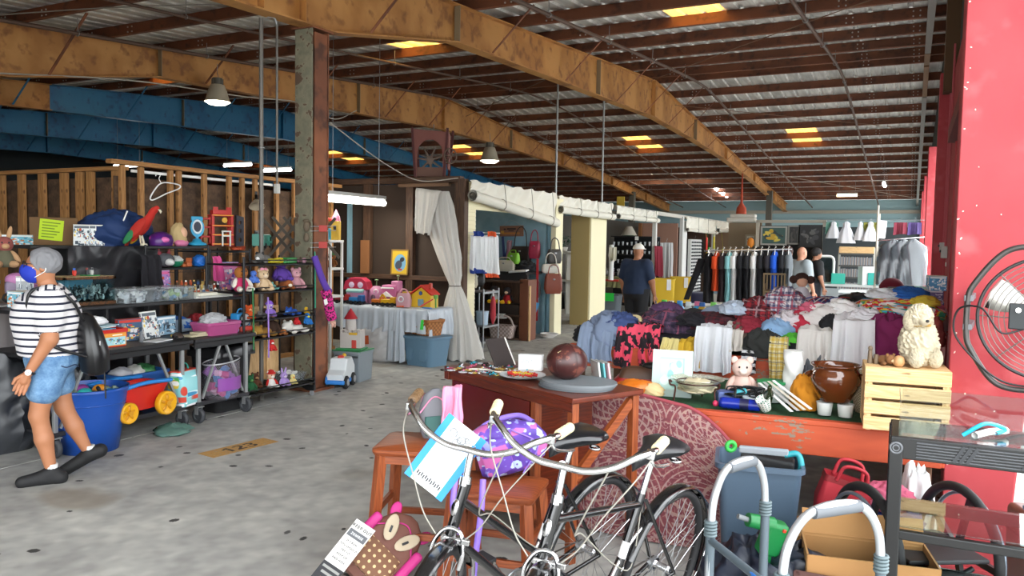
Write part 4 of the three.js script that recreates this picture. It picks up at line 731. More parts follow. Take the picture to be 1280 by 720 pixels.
onRack('plush_pig','pale pink plush pig seated on the upper rack shelf',[-5.86,1.16,-6.46],0.22,0xc8949c,{belly:0xd8a8ac});
onRack('plush_octopus','large purple plush octopus head above the pink pig',[-5.92,1.24,-6.3],0.26,0x5a3a94,{ears:0,fat:1.2});
{const t=thing('toy_snake','long plush snake, purple above and pink spotted below, draped down the rack end','soft toy',[-5.6,0,-6.52]);part(t,'purple_end',tube([[0,1.5,0.12],[0.02,1.38,0.08],[0.03,1.26,0.03],[0.04,1.16,-0.03],[0.04,1.12,-0.08]],0.035,30,8),M(0x5a3a9a,0.9));part(t,'pink_spotted_end',tube([[0.03,1.14,-0.02],[0.04,1.04,-0.05],[0.04,0.92,-0.08],[0.05,0.82,-0.11]],0.055,30,10),M(0xffffff,0.9,0,{map:tex(64,64,0.12,(u,v)=>{const n=tileN(u,v,9,3,2);return n>0.08?[46,16,34]:[206,42,132];})}));part(t,'paw',[ball(0.035,0.03,0.03,[0.06,0.79,-0.11]),ball(0.012,0.03,0.012,[0.07,0.76,-0.09]),ball(0.012,0.03,0.012,[0.07,0.76,-0.13])],M(0xc89a88,0.8));part(t,'price_tag',box(0.004,0.06,0.05,[0.08,1.02,0.03],[0.3,0,0]),M(0xe4e4e0,0.6));}
onRack('plush_zebra','black and white plush zebra lying on the rack top',[-5.85,1.43,-6.0],0.18,0x6a6864,{lie:1,belly:0xd8d8d4,ear:0x222222},0.3);
solo('toy_torch','yellow and green toy torch on the rack top','toy',[cyl(0.022,0.028,0.14,[0,0.028,0],[Math.PI / 2,0,0],12),cyl(0.03,0.03,0.05,[0,0.03,-0.1],[Math.PI / 2,0,0],12)],M(0xc0b020,0.4),[-5.71,1.43,-5.92],0.1);
solo('toy_truck','dark green toy with lime front on the rack top','toy',[rbox(0.08,0.06,0.16,0.012,[0,0.03,0]),rbox(0.06,0.04,0.05,0.01,[0,0.02,0.1])],M(0x2a7a3a,0.5),[-5.73,1.43,-6.17],0.1);
solo('pink_slipper','pair of small pink doll shoes on the rack top','toy',[ball(0.025,0.02,0.05,[-0.03,0.02,0]),ball(0.025,0.03,0.05,[0.03,0.025,0.01])],M(0xb88a9a,0.6),[-5.75,1.43,-6.37],0.6);
for(const [z,y,c,l,n] of [[-5.72,0.6,0x2a6a3a,'green bead necklace hanging at the rack front by the frog','bead_necklace'],[-5.92,0.5,0x9a7ac8,'lilac scarf hanging at the rack front','lilac_scarf'],[-6.6,0.95,0x2f8a6a,'teal jump rope hanging at the rack end post','jump_rope']])solo(n,l,'accessory',tube([[0,0.6,0],[0.015,0.4,0.01],[0,0.2,-0.01],[0.01,0,0]],0.008,20,6),M(c,0.7),[-5.655,y,z+0.13]);
// lattice by the column
{const t=thing('lattice_panel','grey brown diagonal wooden lattice panel leaning behind the rack','lattice',[-6.5,1.42,-7.1],0.5);for(let k=0;k<5;k++){const a=-0.25+k*0.13;part(t,'slat',rbox(0.035,0.62,0.008,0.002,[a+0.05,0.28,0.006],[0,0,0.7]),M(0x5a5248,0.8));part(t,'slat',rbox(0.035,0.62,0.008,0.002,[a,0.28,-0.004],[0,0,-0.7]),M(0x5a5248,0.8));}part(t,'support_post',rbox(0.05,1.9,0.03,0.004,[0,-0.46,-0.03]),K.darkwood);}
solo('carved_mask','small dark carved face hung above the rack beside the column','mask',[ball(0.035,0.06,0.03,[0,0.1,0]),ball(0.03,0.05,0.03,[0,-0.02,0]),ball(0.04,0.02,0.02,[0,0.16,0.01])],M(0x6a5c4a,0.7),[-5.9,1.72,-6.615],0.2);
// clip lamp on the studs
{const t=thing('clip_lamp','metal clip lamp with bell shade on the stud partition','lamp',[-7.86,2.1,-7.83],[0,0.9,0]);part(t,'shade',lathe([[0.03,0.1],[0.05,0.08],[0.1,0.01],[0.105,0],[0.1,0],[0.045,0.075]],[0,0,0.1],[-0.5,0,0]),M(0xb8ac94,0.5));part(t,'clip',[cyl(0.02,0.02,0.06,[0,0.13,0.03],[-0.5,0,0],8),box(0.03,0.05,0.06,[0,0.18,0])],K.black);}
solo('thermostat','small grey wall switch plate on the stud partition','switch',[rbox(0.02,0.13,0.07,0.004),rbox(0.03,0.03,0.03,0.003,[0.01,0.03,0]),rbox(0.03,0.03,0.03,0.003,[0.01,-0.02,0])],M(0x4a5054,0.5),[-7.85,1.72,-7.83]);
// hanger
{const t=thing('coat_hanger','white plastic coat hanger hooked tilted on the partition top','hanger',[-7.8,2.2,-6.35],[0,1.35,0.45]);part(t,'hanger_frame',tube([[-0.2,0,0],[-0.05,0.1,0],[0,0.11,0],[0.05,0.1,0],[0.2,0,0],[0.19,-0.02,0],[0,-0.02,0],[-0.19,-0.02,0]],0.008,60,6,true),K.white);part(t,'hook',tube([[0,0.11,0],[0,0.17,0],[0.03,0.2,0],[0.0,0.23,0],[-0.025,0.21,0]],0.005,24,6),K.white);}
// far-left table with toys
{const t=thing('folding_table','grey topped folding table of toys behind the masked woman','table',[-7.15,0,-4.05]);part(t,'tabletop',rbox(0.7,0.04,1.3,0.01,[0,1.06,0]),M(0xb4b2ac,0.6));for(const x of [-0.3,0.3])for(const z of [-0.55,0.55])part(t,'leg',cyl(0.014,0.014,1.05,[x,0.525,z],undefined,8),K.galv);part(t,'plastic_cover',drape(1.3,0.3,0.7,9,0.02,0.004,0,30,20),M(0x8a8484,0.3,0,{transmission:0.2,thickness:0})).position.set(0.34,1.085,0);t.children[t.children.length - 1].rotation.y=Math.PI / 2;}
plush('plush_dog','tan plush dog with long limbs heaped beside the pink castle toy','soft toy',[-7.0,1.39,-4.05],1.2,0.28,0xb08a64,{longEar:1,body:0x5c5a46,head:0x8a4a44});
{const t=thing('toy_teapot','pink toy teapot house on the grey table by the woman','toy',[-6.92,1.085,-4.3],1);part(t,'pot',lathe([[0.001,0],[0.08,0],[0.09,0.06],[0.08,0.12],[0.05,0.15],[0.001,0.155]]),M(0xb87aa4,0.5));part(t,'lid',lathe([[0.06,0.15],[0.04,0.18],[0.012,0.19],[0.014,0.21],[0.001,0.215]]),M(0xc88ab8,0.5));part(t,'flower',[ball(0.03,0.03,0.01,[0,0.07,0.09])],M(0xb8c030,0.5));}
{const t=thing('toy_cart','grey and pink toy stroller on the grey table by the woman','toy',[-6.95,1.085,-4.12],1.1);part(t,'cart_body',rbox(0.18,0.12,0.12,0.03,[0,0.13,0]),M(0x8a7a90,0.5));part(t,'hood',ball(0.09,0.06,0.07,[0,0.2,0]),M(0xb87aa8,0.5));for(const x of [-0.07,0.07])part(t,'wheel',torus(0.035,0.01,[x,0.045,0.07],undefined,16,6),K.rubber);}
solo('toy_bricks_tub','light blue toy carton at the far table edge','box',tubGeo(0.14,0.2,0.16,0.9,0.02),M(0x5a8ab0,0.5),[-7.0,1.082,-3.88]);
{const t=thing('storage_unit','black waist-high storage unit behind the woman','cabinet',[-7.4,0,-5.2]);part(t,'unit_body',rbox(0.4,1.55,0.9,0.01,[0,0.775,0]),K.blackmat);part(t,'top_board',rbox(0.56,0.03,1.7,0.006,[0,1.565,0]),M(0x2a2826,0.7));}
{const t=thing('cardboard_sign','brown cardboard box flap with a lime green paper sign','sign',[-7.4,1.582,-4.75],[0.2,0.95,0]);part(t,'cardboard',rbox(0.4,0.27,0.02,0.004,[0,0.135,0]),M(0x6a4e30,0.85));part(t,'green_paper',box(0.2,0.2,0.004,[-0.02,0.15,0.013],[0,0,-0.1]),keep(M(0xffffff,0.7,0,{map:canvasTex(128,128,(c)=>{c.fillStyle='#b4d020';c.fillRect(0,0,128,128);c.fillStyle='#6a8418';for(let k=0;k<6;k++)c.fillRect(14,16+k*18,96 -(k % 3)*14,7);})})));}
carton('blue_case','pale blue picture box lying at the back left of the unit','box',0.24,0.09,0.3,[-7.55,1.582,-4.42],0.3,PR.cyan);
solo('blue_tarp','dark blue tarpaulin draped over the black storage unit','tarp',heap(0.3,0.26,0.34,33,0.16,2.6,50),M(0x14305e,0.75),[-7.25,1.57,-5.3]);
solo('blue_tarp','tail of dark blue tarpaulin hanging down before the storage unit','tarp',drape(0.34,0.16,0.5,5,0.03,0.05),M(0x14305e,0.75),[-7.02,1.62,-5.38],Math.PI / 2);
for(let k=0;k<5;k++)carton('comic_pack','upright packaged figure card leaning in the row before the blue tarp','card',0.015,0.2,0.14,[-7.15+k*0.02,1.582,-4.86 - k*0.055],[0,-0.5,-0.15+k*0.05],PR.comic,{group:'carded figures on the storage unit'});
solo('metal_shelf_edge','thin leaning metal shelf strip by the carded figures','strip',beam([0,0,0],[0.06,0.34,-0.12],0.03,0.012),M(0xa8a8a4,0.4,0.5),[-7.05,1.59,-5.12]);
carton('silver_robot_box','silver toy robot pack standing behind the woman near the tank','box',0.05,0.24,0.13,[-6.55,1.092,-3.95],0.2,PR.silver);
carton('blue_picture_box','blue scenic toy box lying under the glass tank front','box',0.2,0.13,0.22,[-6.36,1.092,-3.86],0.0,PR.cyan);

// ================= CENTRE: TOY TABLE, HANDBAG STALL, STALL ROW =================
{
const w=structure('wall_partition','dark brown stud partition behind the cloth covered toy table','partition',[0,0,-10]);
part(w,'backing_board',box(2.9,2.5,0.02,[-7.4,1.3,-0.08]),M(0x3a2c22,0.85));
part(w,'top_plate',rbox(2.9,0.09,0.12,0.006,[-7.4,2.6,0]),K.darkwood);
part(w,'mid_rail',rbox(2.9,0.07,0.1,0.006,[-7.4,1.12,0]),K.darkwood);
for(const x of [-8.6,-7.66,-6.85,-6.0])part(w,'stud',rbox(x>-6.1?0.1:0.13,2.56,0.09,0.006,[x,1.28,0]),K.darkwood);
part(w,'short_board',rbox(0.16,0.52,0.04,0.004,[-7.66,1.42,0.07]),M(0x8a5a34,0.75));
part(w,'top_lath',rbox(0.9,0.05,0.06,0.004,[-6.55,2.52,0.1]),M(0x6a4e38,0.8));
const s=structure('wall_side_return','dark panel joining the toy stall partitions','partition');
part(s,'panel',box(0.03,2.4,1.2,[-8.5,1.2,-9.5]),M(0x33271f,0.85));
}
{// antique winnowing frame
const t=thing('antique_frame','old reddish wooden machine frame with star hub and small wheel on top of the partition','antique',[-6.55,2.65,-10.05],0.45),m=M(0x7a4a42,0.8),d=M(0x4a1c1c,0.75);
const arch=[...Array(13)].map((_,k)=>{const a=Math.PI*k / 12;return [Math.cos(a)*0.19,0.36+Math.sin(a)*0.2];});
part(t,'front_plate',extrude([[-0.24,0],[-0.2,0],[-0.19,0.36],...arch.slice().reverse(),[0.19,0.36],[0.2,0],[0.24,0],[0.26,0.68],[-0.28,0.72]],0.02),m);
for(const [x,z] of [[-0.26,0],[0.25,0],[0.3,-0.3],[-0.24,-0.3]])part(t,'frame_post',beam([x*0.85,0,z],[x*1.05,0.74,z],0.035,0.035),d);
part(t,'side_plate',box(0.02,0.55,0.3,[0.27,0.4,-0.15]),m);
part(t,'star_hub',[ball(0.06,0.07,0.05,[0,0.26,-0.06]),...[0,1,2,3,4,5,6].map((k)=>bar([0,0.26,-0.06],[Math.cos(k*0.9+0.3)*0.2,0.26+Math.sin(k*0.9+0.3)*0.2,-0.05],0.026,6,0.012))],M(0x6a5a50,0.8));
part(t,'lower_board',rbox(0.44,0.14,0.02,0.004,[0,0.08,-0.03]),M(0x6a4c40,0.8));
const w=part(t,'small_wheel',torus(0.11,0.012,[0.31,0.32,0.02],[0,0.7,0],26,6),M(0x5a4638,0.7));part(w,'wheel_spokes',[0,1,2].map((k)=>bar([0.31 - Math.cos(k*1.05)*0.11*0.76,0.32 - Math.sin(k*1.05)*0.11,0.02+Math.cos(k*1.05)*0.07],[0.31+Math.cos(k*1.05)*0.11*0.76,0.32+Math.sin(k*1.05)*0.11,0.02 - Math.cos(k*1.05)*0.07],0.008,5)),M(0x5a4638,0.7));
}
{const t=thing('flood_lamp','grey metal floodlight clamped under the second ochre girder','lamp',[-11.75,4.5,-18.2],0.4);part(t,'lamp_head',lathe([[0.02,0],[0.05,0.02],[0.08,0.1],[0.13,0.2],[0.12,0.2],[0.001,0.05]],[0.05,0,0],[0.4,0,-1.3]),M(0x8a8478,0.5,0.4));part(t,'bracket',[bar([0,0,0],[0,0.36,0],0.015,6)],K.galv);}
{// picture on the rail
const t=thing('framed_picture','small framed picture of a blue blob on yellow leaning on the partition rail','picture',[-7.0,1.158,-9.92],[-0.08,0,0]);
part(t,'picture_print',box(0.29,0.37,0.014,[0,0.19,0]),keep(M(0xffffff,0.6,0,{map:canvasTex(96,128,(c)=>{c.fillStyle='#c8a428';c.fillRect(0,0,96,128);c.fillStyle='#6a9ab8';c.beginPath();c.ellipse(50,66,36,46,0,0,7);c.fill();c.fillStyle='#3c4450';c.beginPath();c.ellipse(42,76,20,24,0.4,0,7);c.fill();c.fillStyle='#20242c';c.beginPath();c.ellipse(62,48,14,12,-0.5,0,7);c.fill();c.fillStyle='#a83a34';c.fillRect(40,96,24,10);})})));
part(t,'picture_frame',[box(0.32,0.02,0.026,[0,0.01,0]),box(0.32,0.02,0.026,[0,0.38,0]),box(0.02,0.38,0.026,[-0.15,0.195,0]),box(0.02,0.38,0.026,[0.15,0.195,0])],M(0x8a6a30,0.6));
}
solo('dark_wreath','dark round wreath hanging faintly on the brown partition','wreath',[torus(0.12,0.04,[0,0,0],undefined,26,8)],M(0x1c1816,0.9),[-6.6,1.95,-9.93]);
// white shelf with castle
{const t=thing('white_shelf','small white metal shelf carrying the toy castle by the partition','shelf',[-7.18,0,-8.5]);for(const x of [-0.13,0.13])for(const z of [-0.12,0.12])part(t,'post',rbox(0.03,1.66,0.03,0.004,[x,0.83,z]),K.white);for(const y of [0.9,1.28,1.66])part(t,'shelf_board',rbox(0.3,0.03,0.28,0.004,[0,y,0]),K.white);}
{const t=thing('toy_castle','tall yellow, red and blue toy castle on the white shelf','toy',[-7.18,1.676,-8.5],0.4);part(t,'yellow_tower',rbox(0.11,0.26,0.11,0.01,[0.1,0.13,0]),M(0xd0a838,0.5));part(t,'tower_window',rbox(0.04,0.06,0.02,0.008,[0.1,0.17,0.056]),K.black);part(t,'pink_spire',lathe([[0.06,0.26],[0.05,0.32],[0.02,0.38],[0.001,0.42]],[0.1,0,0]),M(0xc87890,0.5));part(t,'blue_wall',rbox(0.16,0.16,0.1,0.01,[-0.06,0.08,0]),M(0x3a9ab8,0.5));part(t,'arch',ball(0.035,0.06,0.02,[-0.06,0.05,0.05]),K.black);part(t,'red_roof',rbox(0.18,0.05,0.1,0.01,[-0.05,0.28,0]),M(0xb8341f,0.5));part(t,'side_tower',rbox(0.08,0.14,0.08,0.008,[-0.06,0.21,0]),M(0x7ab0c0,0.5));part(t,'yellow_spire',lathe([[0.03,0.3],[0.02,0.38],[0.001,0.44]],[-0.1,0,0]),M(0xc89830,0.5));}
plush('plush_bird','brown plush with green cap on the white shelf','soft toy',[-7.1,1.3,-8.48],0.4,0.2,0x7a4a20,{hat:0x3a6a34,ears:0,belly:0xc86a20});
solo('pink_hat','pink toy sun hat hanging at the white shelf','hat',lathe([[0.001,0.06],[0.05,0.05],[0.07,0.01],[0.14,0.0],[0.13,-0.01],[0.001,0.04]],[0,0,0],[1.0,0,0.2]),M(0xc0345a,0.7),[-7.28,1.3,-8.32]);
solo('straw_plate','round straw plate standing on the white shelf','plate',[cyl(0.1,0.1,0.02,[0,0.1,0],[Math.PI / 2 - 0.15,0,0],20)],M(0x8a6a3c,0.8),[-7.26,1.3,-8.42]);
for(const [y,l] of [[1.62,'red-tipped dart toy clipped to the column at eye level'],[1.8,'red-tipped dart toy clipped to the column above its twin']]){const t=thing('clip_toy',l,'toy',[-5.74,y,-6.7],0.5);part(t,'red_pack',rbox(0.09,0.07,0.02,0.004),M(0xb02a20,0.5));part(t,'wire_clip',[bar([-0.14,0.02,0],[0.14,0.03,0],0.004,5),bar([-0.14,-0.03,0],[0.14,-0.02,0],0.004,5)],K.steel);}
// table with grey cloth
{
const t=thing('cloth_table','table covered with a pale grey plastic cloth carrying bright toys','table',[-6.65,0,-9.1]);
part(t,'tabletop',rbox(1.8,0.03,0.6,0.006,[0,0.74,0]),M(0x9a9c9e,0.6));
for(const x of [-0.8,0.8])for(const z of [-0.25,0.25])part(t,'leg',cyl(0.015,0.015,0.73,[x,0.365,z],undefined,8),K.galv);
const cl=M(0xb4bcc4,0.4);const a=part(t,'cloth',drape(1.84,0.6,0.32,2,0.018,0.004,0.1,90,30),cl);a.position.set(0,0.762,0.31);
const b=part(t,'cloth_side_fall',drape(0.64,0.06,0.36,4,0.015,0.004,0,40,24),cl);b.position.set(0.91,0.763,0);b.rotation.y=Math.PI / 2;
const c=part(t,'cloth_corner_fall',drape(0.24,0.02,0.72,7,0.03,0.002,0.5,30,30),cl);c.position.set(0.42,0.755,0.33);
}
const TY=0.772;
{const t=thing('toy_house','pink toy house with red roof on the grey cloth table','toy',[-7.1,TY,-9.05],0.3);part(t,'house_body',rbox(0.3,0.2,0.2,0.03,[0,0.1,0]),M(0xc88aa8,0.5));part(t,'red_roof',extrude([[-0.18,0],[0.18,0],[0.15,0.1],[0.08,0.15],[-0.08,0.15],[-0.15,0.1]],0.2,[0,0.21,0],undefined,0.01),M(0xb02040,0.5));part(t,'awning',rbox(0.26,0.04,0.08,0.015,[0,0.19,0.12],[0.4,0,0]),M(0x9ac8c0,0.6));for(const x of [-0.06,0.07])part(t,'dormer',ball(0.05,0.05,0.02,[x,0.27,0.1]),M(0xd8c0d8,0.5));}
{const t=thing('toy_cottage','rounded pink toy cottage between the two larger toy houses','toy',[-6.85,TY,-9.15],0.2);part(t,'cottage_body',lathe([[0.001,0],[0.12,0],[0.12,0.14],[0.1,0.2],[0.05,0.25],[0.001,0.26]]),M(0xb87a98,0.5));part(t,'finial',[ball(0.03,0.012,0.03,[0,0.34,0]),bar([0,0.25,0],[0,0.34,0],0.008,6)],M(0x6a8a5a,0.5));part(t,'door',ball(0.04,0.06,0.02,[0,0.08,0.115]),M(0x5a3a4a,0.5));part(t,'window_ring',torus(0.03,0.008,[0.04,0.18,0.1],[0.2,0.3,0],14,6),K.white);}
{const t=thing('toy_mansion','tall pink toy mansion with white porch on the grey cloth table','toy',[-6.58,TY,-9.15],0.1);part(t,'mansion_body',rbox(0.24,0.28,0.18,0.02,[0,0.14,0]),M(0xb8608c,0.5));part(t,'upper_wing',rbox(0.12,0.16,0.14,0.02,[0.08,0.26,0]),M(0xc87aa0,0.5));part(t,'porch_roof',extrude([[-0.1,0],[0.1,0],[0,0.07]],0.05,[-0.03,0.12,0.11]),K.white);for(const x of [-0.11,-0.03,0.05])part(t,'porch_post',rbox(0.014,0.12,0.014,0.003,[x,0.06,0.12]),K.white);part(t,'balcony_rail',rbox(0.2,0.02,0.02,0.004,[-0.02,0.24,0.1]),K.white);part(t,'roof_knob',[bar([0.1,0.34,0],[0.1,0.4,0],0.008,6),ball(0.025,0.014,0.025,[0.1,0.41,0])],M(0x8a9a6a,0.5));}
function toyTruck(label,p,turn,c,c2,s=1,arm){const t=thing('toy_vehicle',label,'toy',p,turn);part(t,'cab',rbox(0.07*s,0.08*s,0.08*s,0.012,[0.06*s,0.08*s,0]),M(c,0.45));part(t,'bed',rbox(0.13*s,0.05*s,0.09*s,0.008,[-0.04*s,0.065*s,0]),M(c2,0.45));for(const x of [-0.07,0,0.07])for(const z of [-1,1])part(t,'wheel',cyl(0.025*s,0.025*s,0.02*s,[x*s,0.025*s,z*0.045*s],[Math.PI / 2,0,0],12),K.rubber);if(arm)part(t,'digger_arm',[beam([-0.04*s,0.08*s,0],[-0.1*s,0.15*s,0],0.02,0.02),beam([-0.1*s,0.15*s,0],[-0.15*s,0.06*s,0],0.018,0.018)],M(c,0.45));return t;}
toyTruck('blue toy train on the grey cloth table front',[-6.98,TY,-8.88],0.1,0x1f5a9a,0x2a7ab8,1.1);
toyTruck('orange toy truck between the blue train and yellow digger',[-6.6,TY,-8.88],0.1,0xc8501c,0xc86a20,1.0);
toyTruck('yellow toy digger on the grey cloth table front',[-6.42,TY,-8.87],0.1,0xd09a10,0xd8a818,1.1,true);
toyTruck('red toy car at the far left of the grey cloth table',[-7.25,TY,-8.9],0.4,0xa81f1a,0x9a2a2a,1.1);
{const t=thing('toy_tote','pale pink toy carry case with round badge on the cloth table','toy',[-6.2,TY,-8.9],0.2);part(t,'case',loft([ringRect(0.2,0.1,0.03,0),ringRect(0.22,0.11,0.04,0.1),ringRect(0.17,0.09,0.04,0.19)],true,true),M(0xc898a0,0.5));part(t,'handle',torus(0.06,0.012,[0,0.185,0],undefined,16,6,Math.PI),M(0xc88a98,0.5));part(t,'badge',torus(0.035,0.01,[-0.02,0.11,0.056],undefined,18,6),M(0xd8d8dc,0.4));}
{const t=thing('toy_farmhouse','yellow toy farmhouse with red roof and slide on the cloth table','toy',[-6.02,TY,-9.15],-0.1);part(t,'house_body',extrude([[-0.16,0],[0.16,0],[0.16,0.16],[0,0.26],[-0.16,0.16]],0.16,undefined,undefined,0.01),M(0xd0a828,0.5));for(const s of [-1,1])part(t,'red_roof',rbox(0.24,0.025,0.2,0.008,[s*0.09,0.235,0],[0,0,-s*0.56]),M(0xb82a1c,0.5));part(t,'chimney',rbox(0.04,0.08,0.04,0.006,[0.1,0.29,0]),M(0xb03a2a,0.5));part(t,'blue_clock',cyl(0.028,0.028,0.02,[0,0.19,0.09],[Math.PI / 2,0,0],14),M(0x2a4a8a,0.5));part(t,'door',rbox(0.1,0.1,0.02,0.01,[0,0.06,0.09]),M(0x6a8a9a,0.5));part(t,'slide',beam([0.22,0.12,0.1],[0.1,0.02,0.22],0.05,0.014),M(0xc02018,0.45));part(t,'green_post',[cyl(0.03,0.03,0.05,[0.24,0.15,0.06],undefined,12),bar([0.24,0,0.06],[0.24,0.14,0.06],0.012,6)],M(0x5a9a3a,0.5));part(t,'blue_mat',rbox(0.14,0.012,0.06,0.004,[0.2,0.006,0.2]),M(0x2a7ac0,0.5));}
solo('toy_barrel','small yellow and red toy barrel beside the farmhouse','toy',[cyl(0.08,0.08,0.17,[0,0.085,0]),cyl(0.085,0.085,0.03,[0,0.18,0])],M(0xc09a28,0.5),[-6.3,TY,-9.15]);
solo('orange_whistle','tiny orange toy at the cloth edge','toy',[rbox(0.09,0.016,0.025,0.006),ball(0.014,0.014,0.014,[0.05,0,0])],M(0xd85a20,0.5),[-6.22,TY+0.012,-8.83],0.2);
// under and beside
solo('white_sack','large white plastic sack slumped under the cloth table','sack',sack(0.28,0.22,0.46,12,0.14,0.9),plasticBag(0xdedede,0.25),[-6.6,0,-8.95]);
solo('orange_tag','orange paper tag stuck on the white sack','tag',box(0.16,0.12,0.004),M(0xc0582c,0.7),[-6.72,0.3,-8.69],[-0.08,0.1,0.1]);
solo('red_suitcase','dark red toy suitcase behind the white sack','suitcase',[rbox(0.22,0.3,0.14,0.03,[0,0.15,0]),rbox(0.05,0.08,0.03,0.01,[0.09,0.16,0.08])],M(0x7a1420,0.5),[-7.0,0,-8.75],0.2);
{const t=thing('storage_tote','grey blue plastic storage tote with lid under the picnic basket','tote',[-5.85,0,-8.95],-0.2),m=M(0x5c7c92,0.5);part(t,'tote_body',loft([ringRect(0.46,0.36,0.06,0),ringRect(0.5,0.4,0.06,0.2),ringRect(0.54,0.44,0.06,0.37)],true,false,0.8),m);part(t,'tote_lid',loft([ringRect(0.57,0.47,0.06,0.365),ringRect(0.58,0.48,0.06,0.38),ringRect(0.58,0.48,0.06,0.4),ringRect(0.5,0.4,0.05,0.41)],true,true,0.8),m);for(const x of [-0.13,0.13])part(t,'rib_panel',rbox(0.12,0.26,0.02,0.01,[x,0.2,0.197],[-0.05,0,0]),m);}
{const wv=tex(64,64,0.12,(u,v)=>{const a=Math.sin(u*6.283*2)*Math.sin(v*6.283*2);return a>0?[176,118,66]:[134,82,42];});
const t=thing('picnic_basket','woven brown picnic basket with a green paper tag on the tote','basket',[-5.86,0.412,-8.95],-0.35),m=M(0xffffff,0.75,0,{map:wv});part(t,'basket_body',tubGeo(0.44,0.21,0.28,0.85,0.03,0.01,0.006),m);part(t,'rim_band',loft([ringRect(0.465,0.305,0.035,0.185),ringRect(0.475,0.315,0.04,0.19),ringRect(0.475,0.315,0.04,0.22),ringRect(0.46,0.3,0.035,0.222)],false,false),M(0x9a6232,0.7));for(const s of [-1,1])part(t,'folded_handle',tube([[-0.2,0.2,s*0.15],[-0.12,0.13,s*0.16],[0.12,0.13,s*0.16],[0.2,0.2,s*0.15]],0.012,30,6),M(0x9a6232,0.7));part(t,'green_tag',box(0.12,0.13,0.004,[0.1,0.15,0.17],[-0.1,0,0.08]),M(0x3ad84a,0.6));part(t,'contents',heap(0.15,0.07,0.1,3,0.3,3,18),M(0x3a3a44,0.6)).position.set(-0.03,0.15,0);}
{const t=thing('grey_crate','grey plastic file crate under the toy castle tower','crate',[-5.95,0,-7.5],0.15),m=M(0x7c858b,0.5);part(t,'crate_body',tubGeo(0.36,0.36,0.34,0.92,0.02,0.006,0.012),m);part(t,'front_rib',rbox(0.012,0.3,0.02,0.004,[0.0,0.17,0.168]),m);for(const x of [-0.1,0.12])part(t,'grip_slot',rbox(0.08,0.025,0.01,0.004,[x,0.3,0.174]),M(0x3c4246,0.6));part(t,'crate_lid',rbox(0.38,0.016,0.36,0.01,[0,0.366,0]),M(0x2f7a4a,0.5));}
{const t=thing('toy_tower','grey toy castle tower with red cone roof on the grey crate','toy',[-5.95,0.376,-7.48],0.3),m=M(0xb8b2ac,0.6);part(t,'castle_wall',rbox(0.26,0.2,0.16,0.01,[0,0.1,0]),m);for(let k=0;k<5;k++)part(t,'merlon',rbox(0.034,0.035,0.16,0.004,[-0.11+k*0.055,0.215,0]),m);part(t,'tower',cyl(0.06,0.07,0.16,[-0.03,0.28,-0.02],undefined,14),m);part(t,'cone_roof',place(new THREE.ConeGeometry(0.085,0.13,18),[-0.03,0.425,-0.02]),M(0xb02430,0.5));part(t,'gate',rbox(0.06,0.11,0.02,0.01,[0.05,0.06,0.08]),M(0xb83a30,0.5));part(t,'yellow_sign',rbox(0.1,0.03,0.02,0.004,[0.04,0.19,0.085]),M(0xc8a030,0.5));part(t,'green_base',rbox(0.32,0.02,0.24,0.008,[0,0.008,0.02]),M(0x2f8a50,0.5));}
{const t=thing('ride_on_truck','white and blue toy truck with red light beside the column foot','toy',[-5.78,0,-7.06],-1.2);part(t,'truck_body',extrude([[-0.2,0.08],[0.18,0.08],[0.2,0.16],[0.12,0.2],[0.07,0.32],[-0.1,0.32],[-0.2,0.22]],0.17,undefined,undefined,0.015),M(0xd4dadc,0.4));part(t,'blue_bumper',[rbox(0.44,0.05,0.22,0.015,[0,0.08,0])],M(0x2a7ac8,0.4));part(t,'red_light',ball(0.05,0.03,0.04,[0,0.335,0]),M(0xc0352a,0.4));part(t,'yellow_knob',ball(0.025,0.03,0.025,[-0.12,0.34,0]),M(0xd8b020,0.4));for(const x of [-0.12,0.13])for(const z of [-1,1]){const w=part(t,'wheel',lathe([[0.001,-0.025],[0.06,-0.025],[0.075,-0.015],[0.075,0.015],[0.06,0.025],[0.001,0.02]],[x,0.075,z*0.1],[Math.PI / 2,0,0],20),K.rubber);part(w,'hubcap',cyl(0.04,0.04,0.01,[x,0.075,z*0.126],[Math.PI / 2,0,0],14),M(0x9a9ca0,0.5));}part(t,'fender',torus(0.09,0.014,[0.13,0.075,0.1],undefined,18,6,Math.PI),M(0x2a7ac8,0.4));}
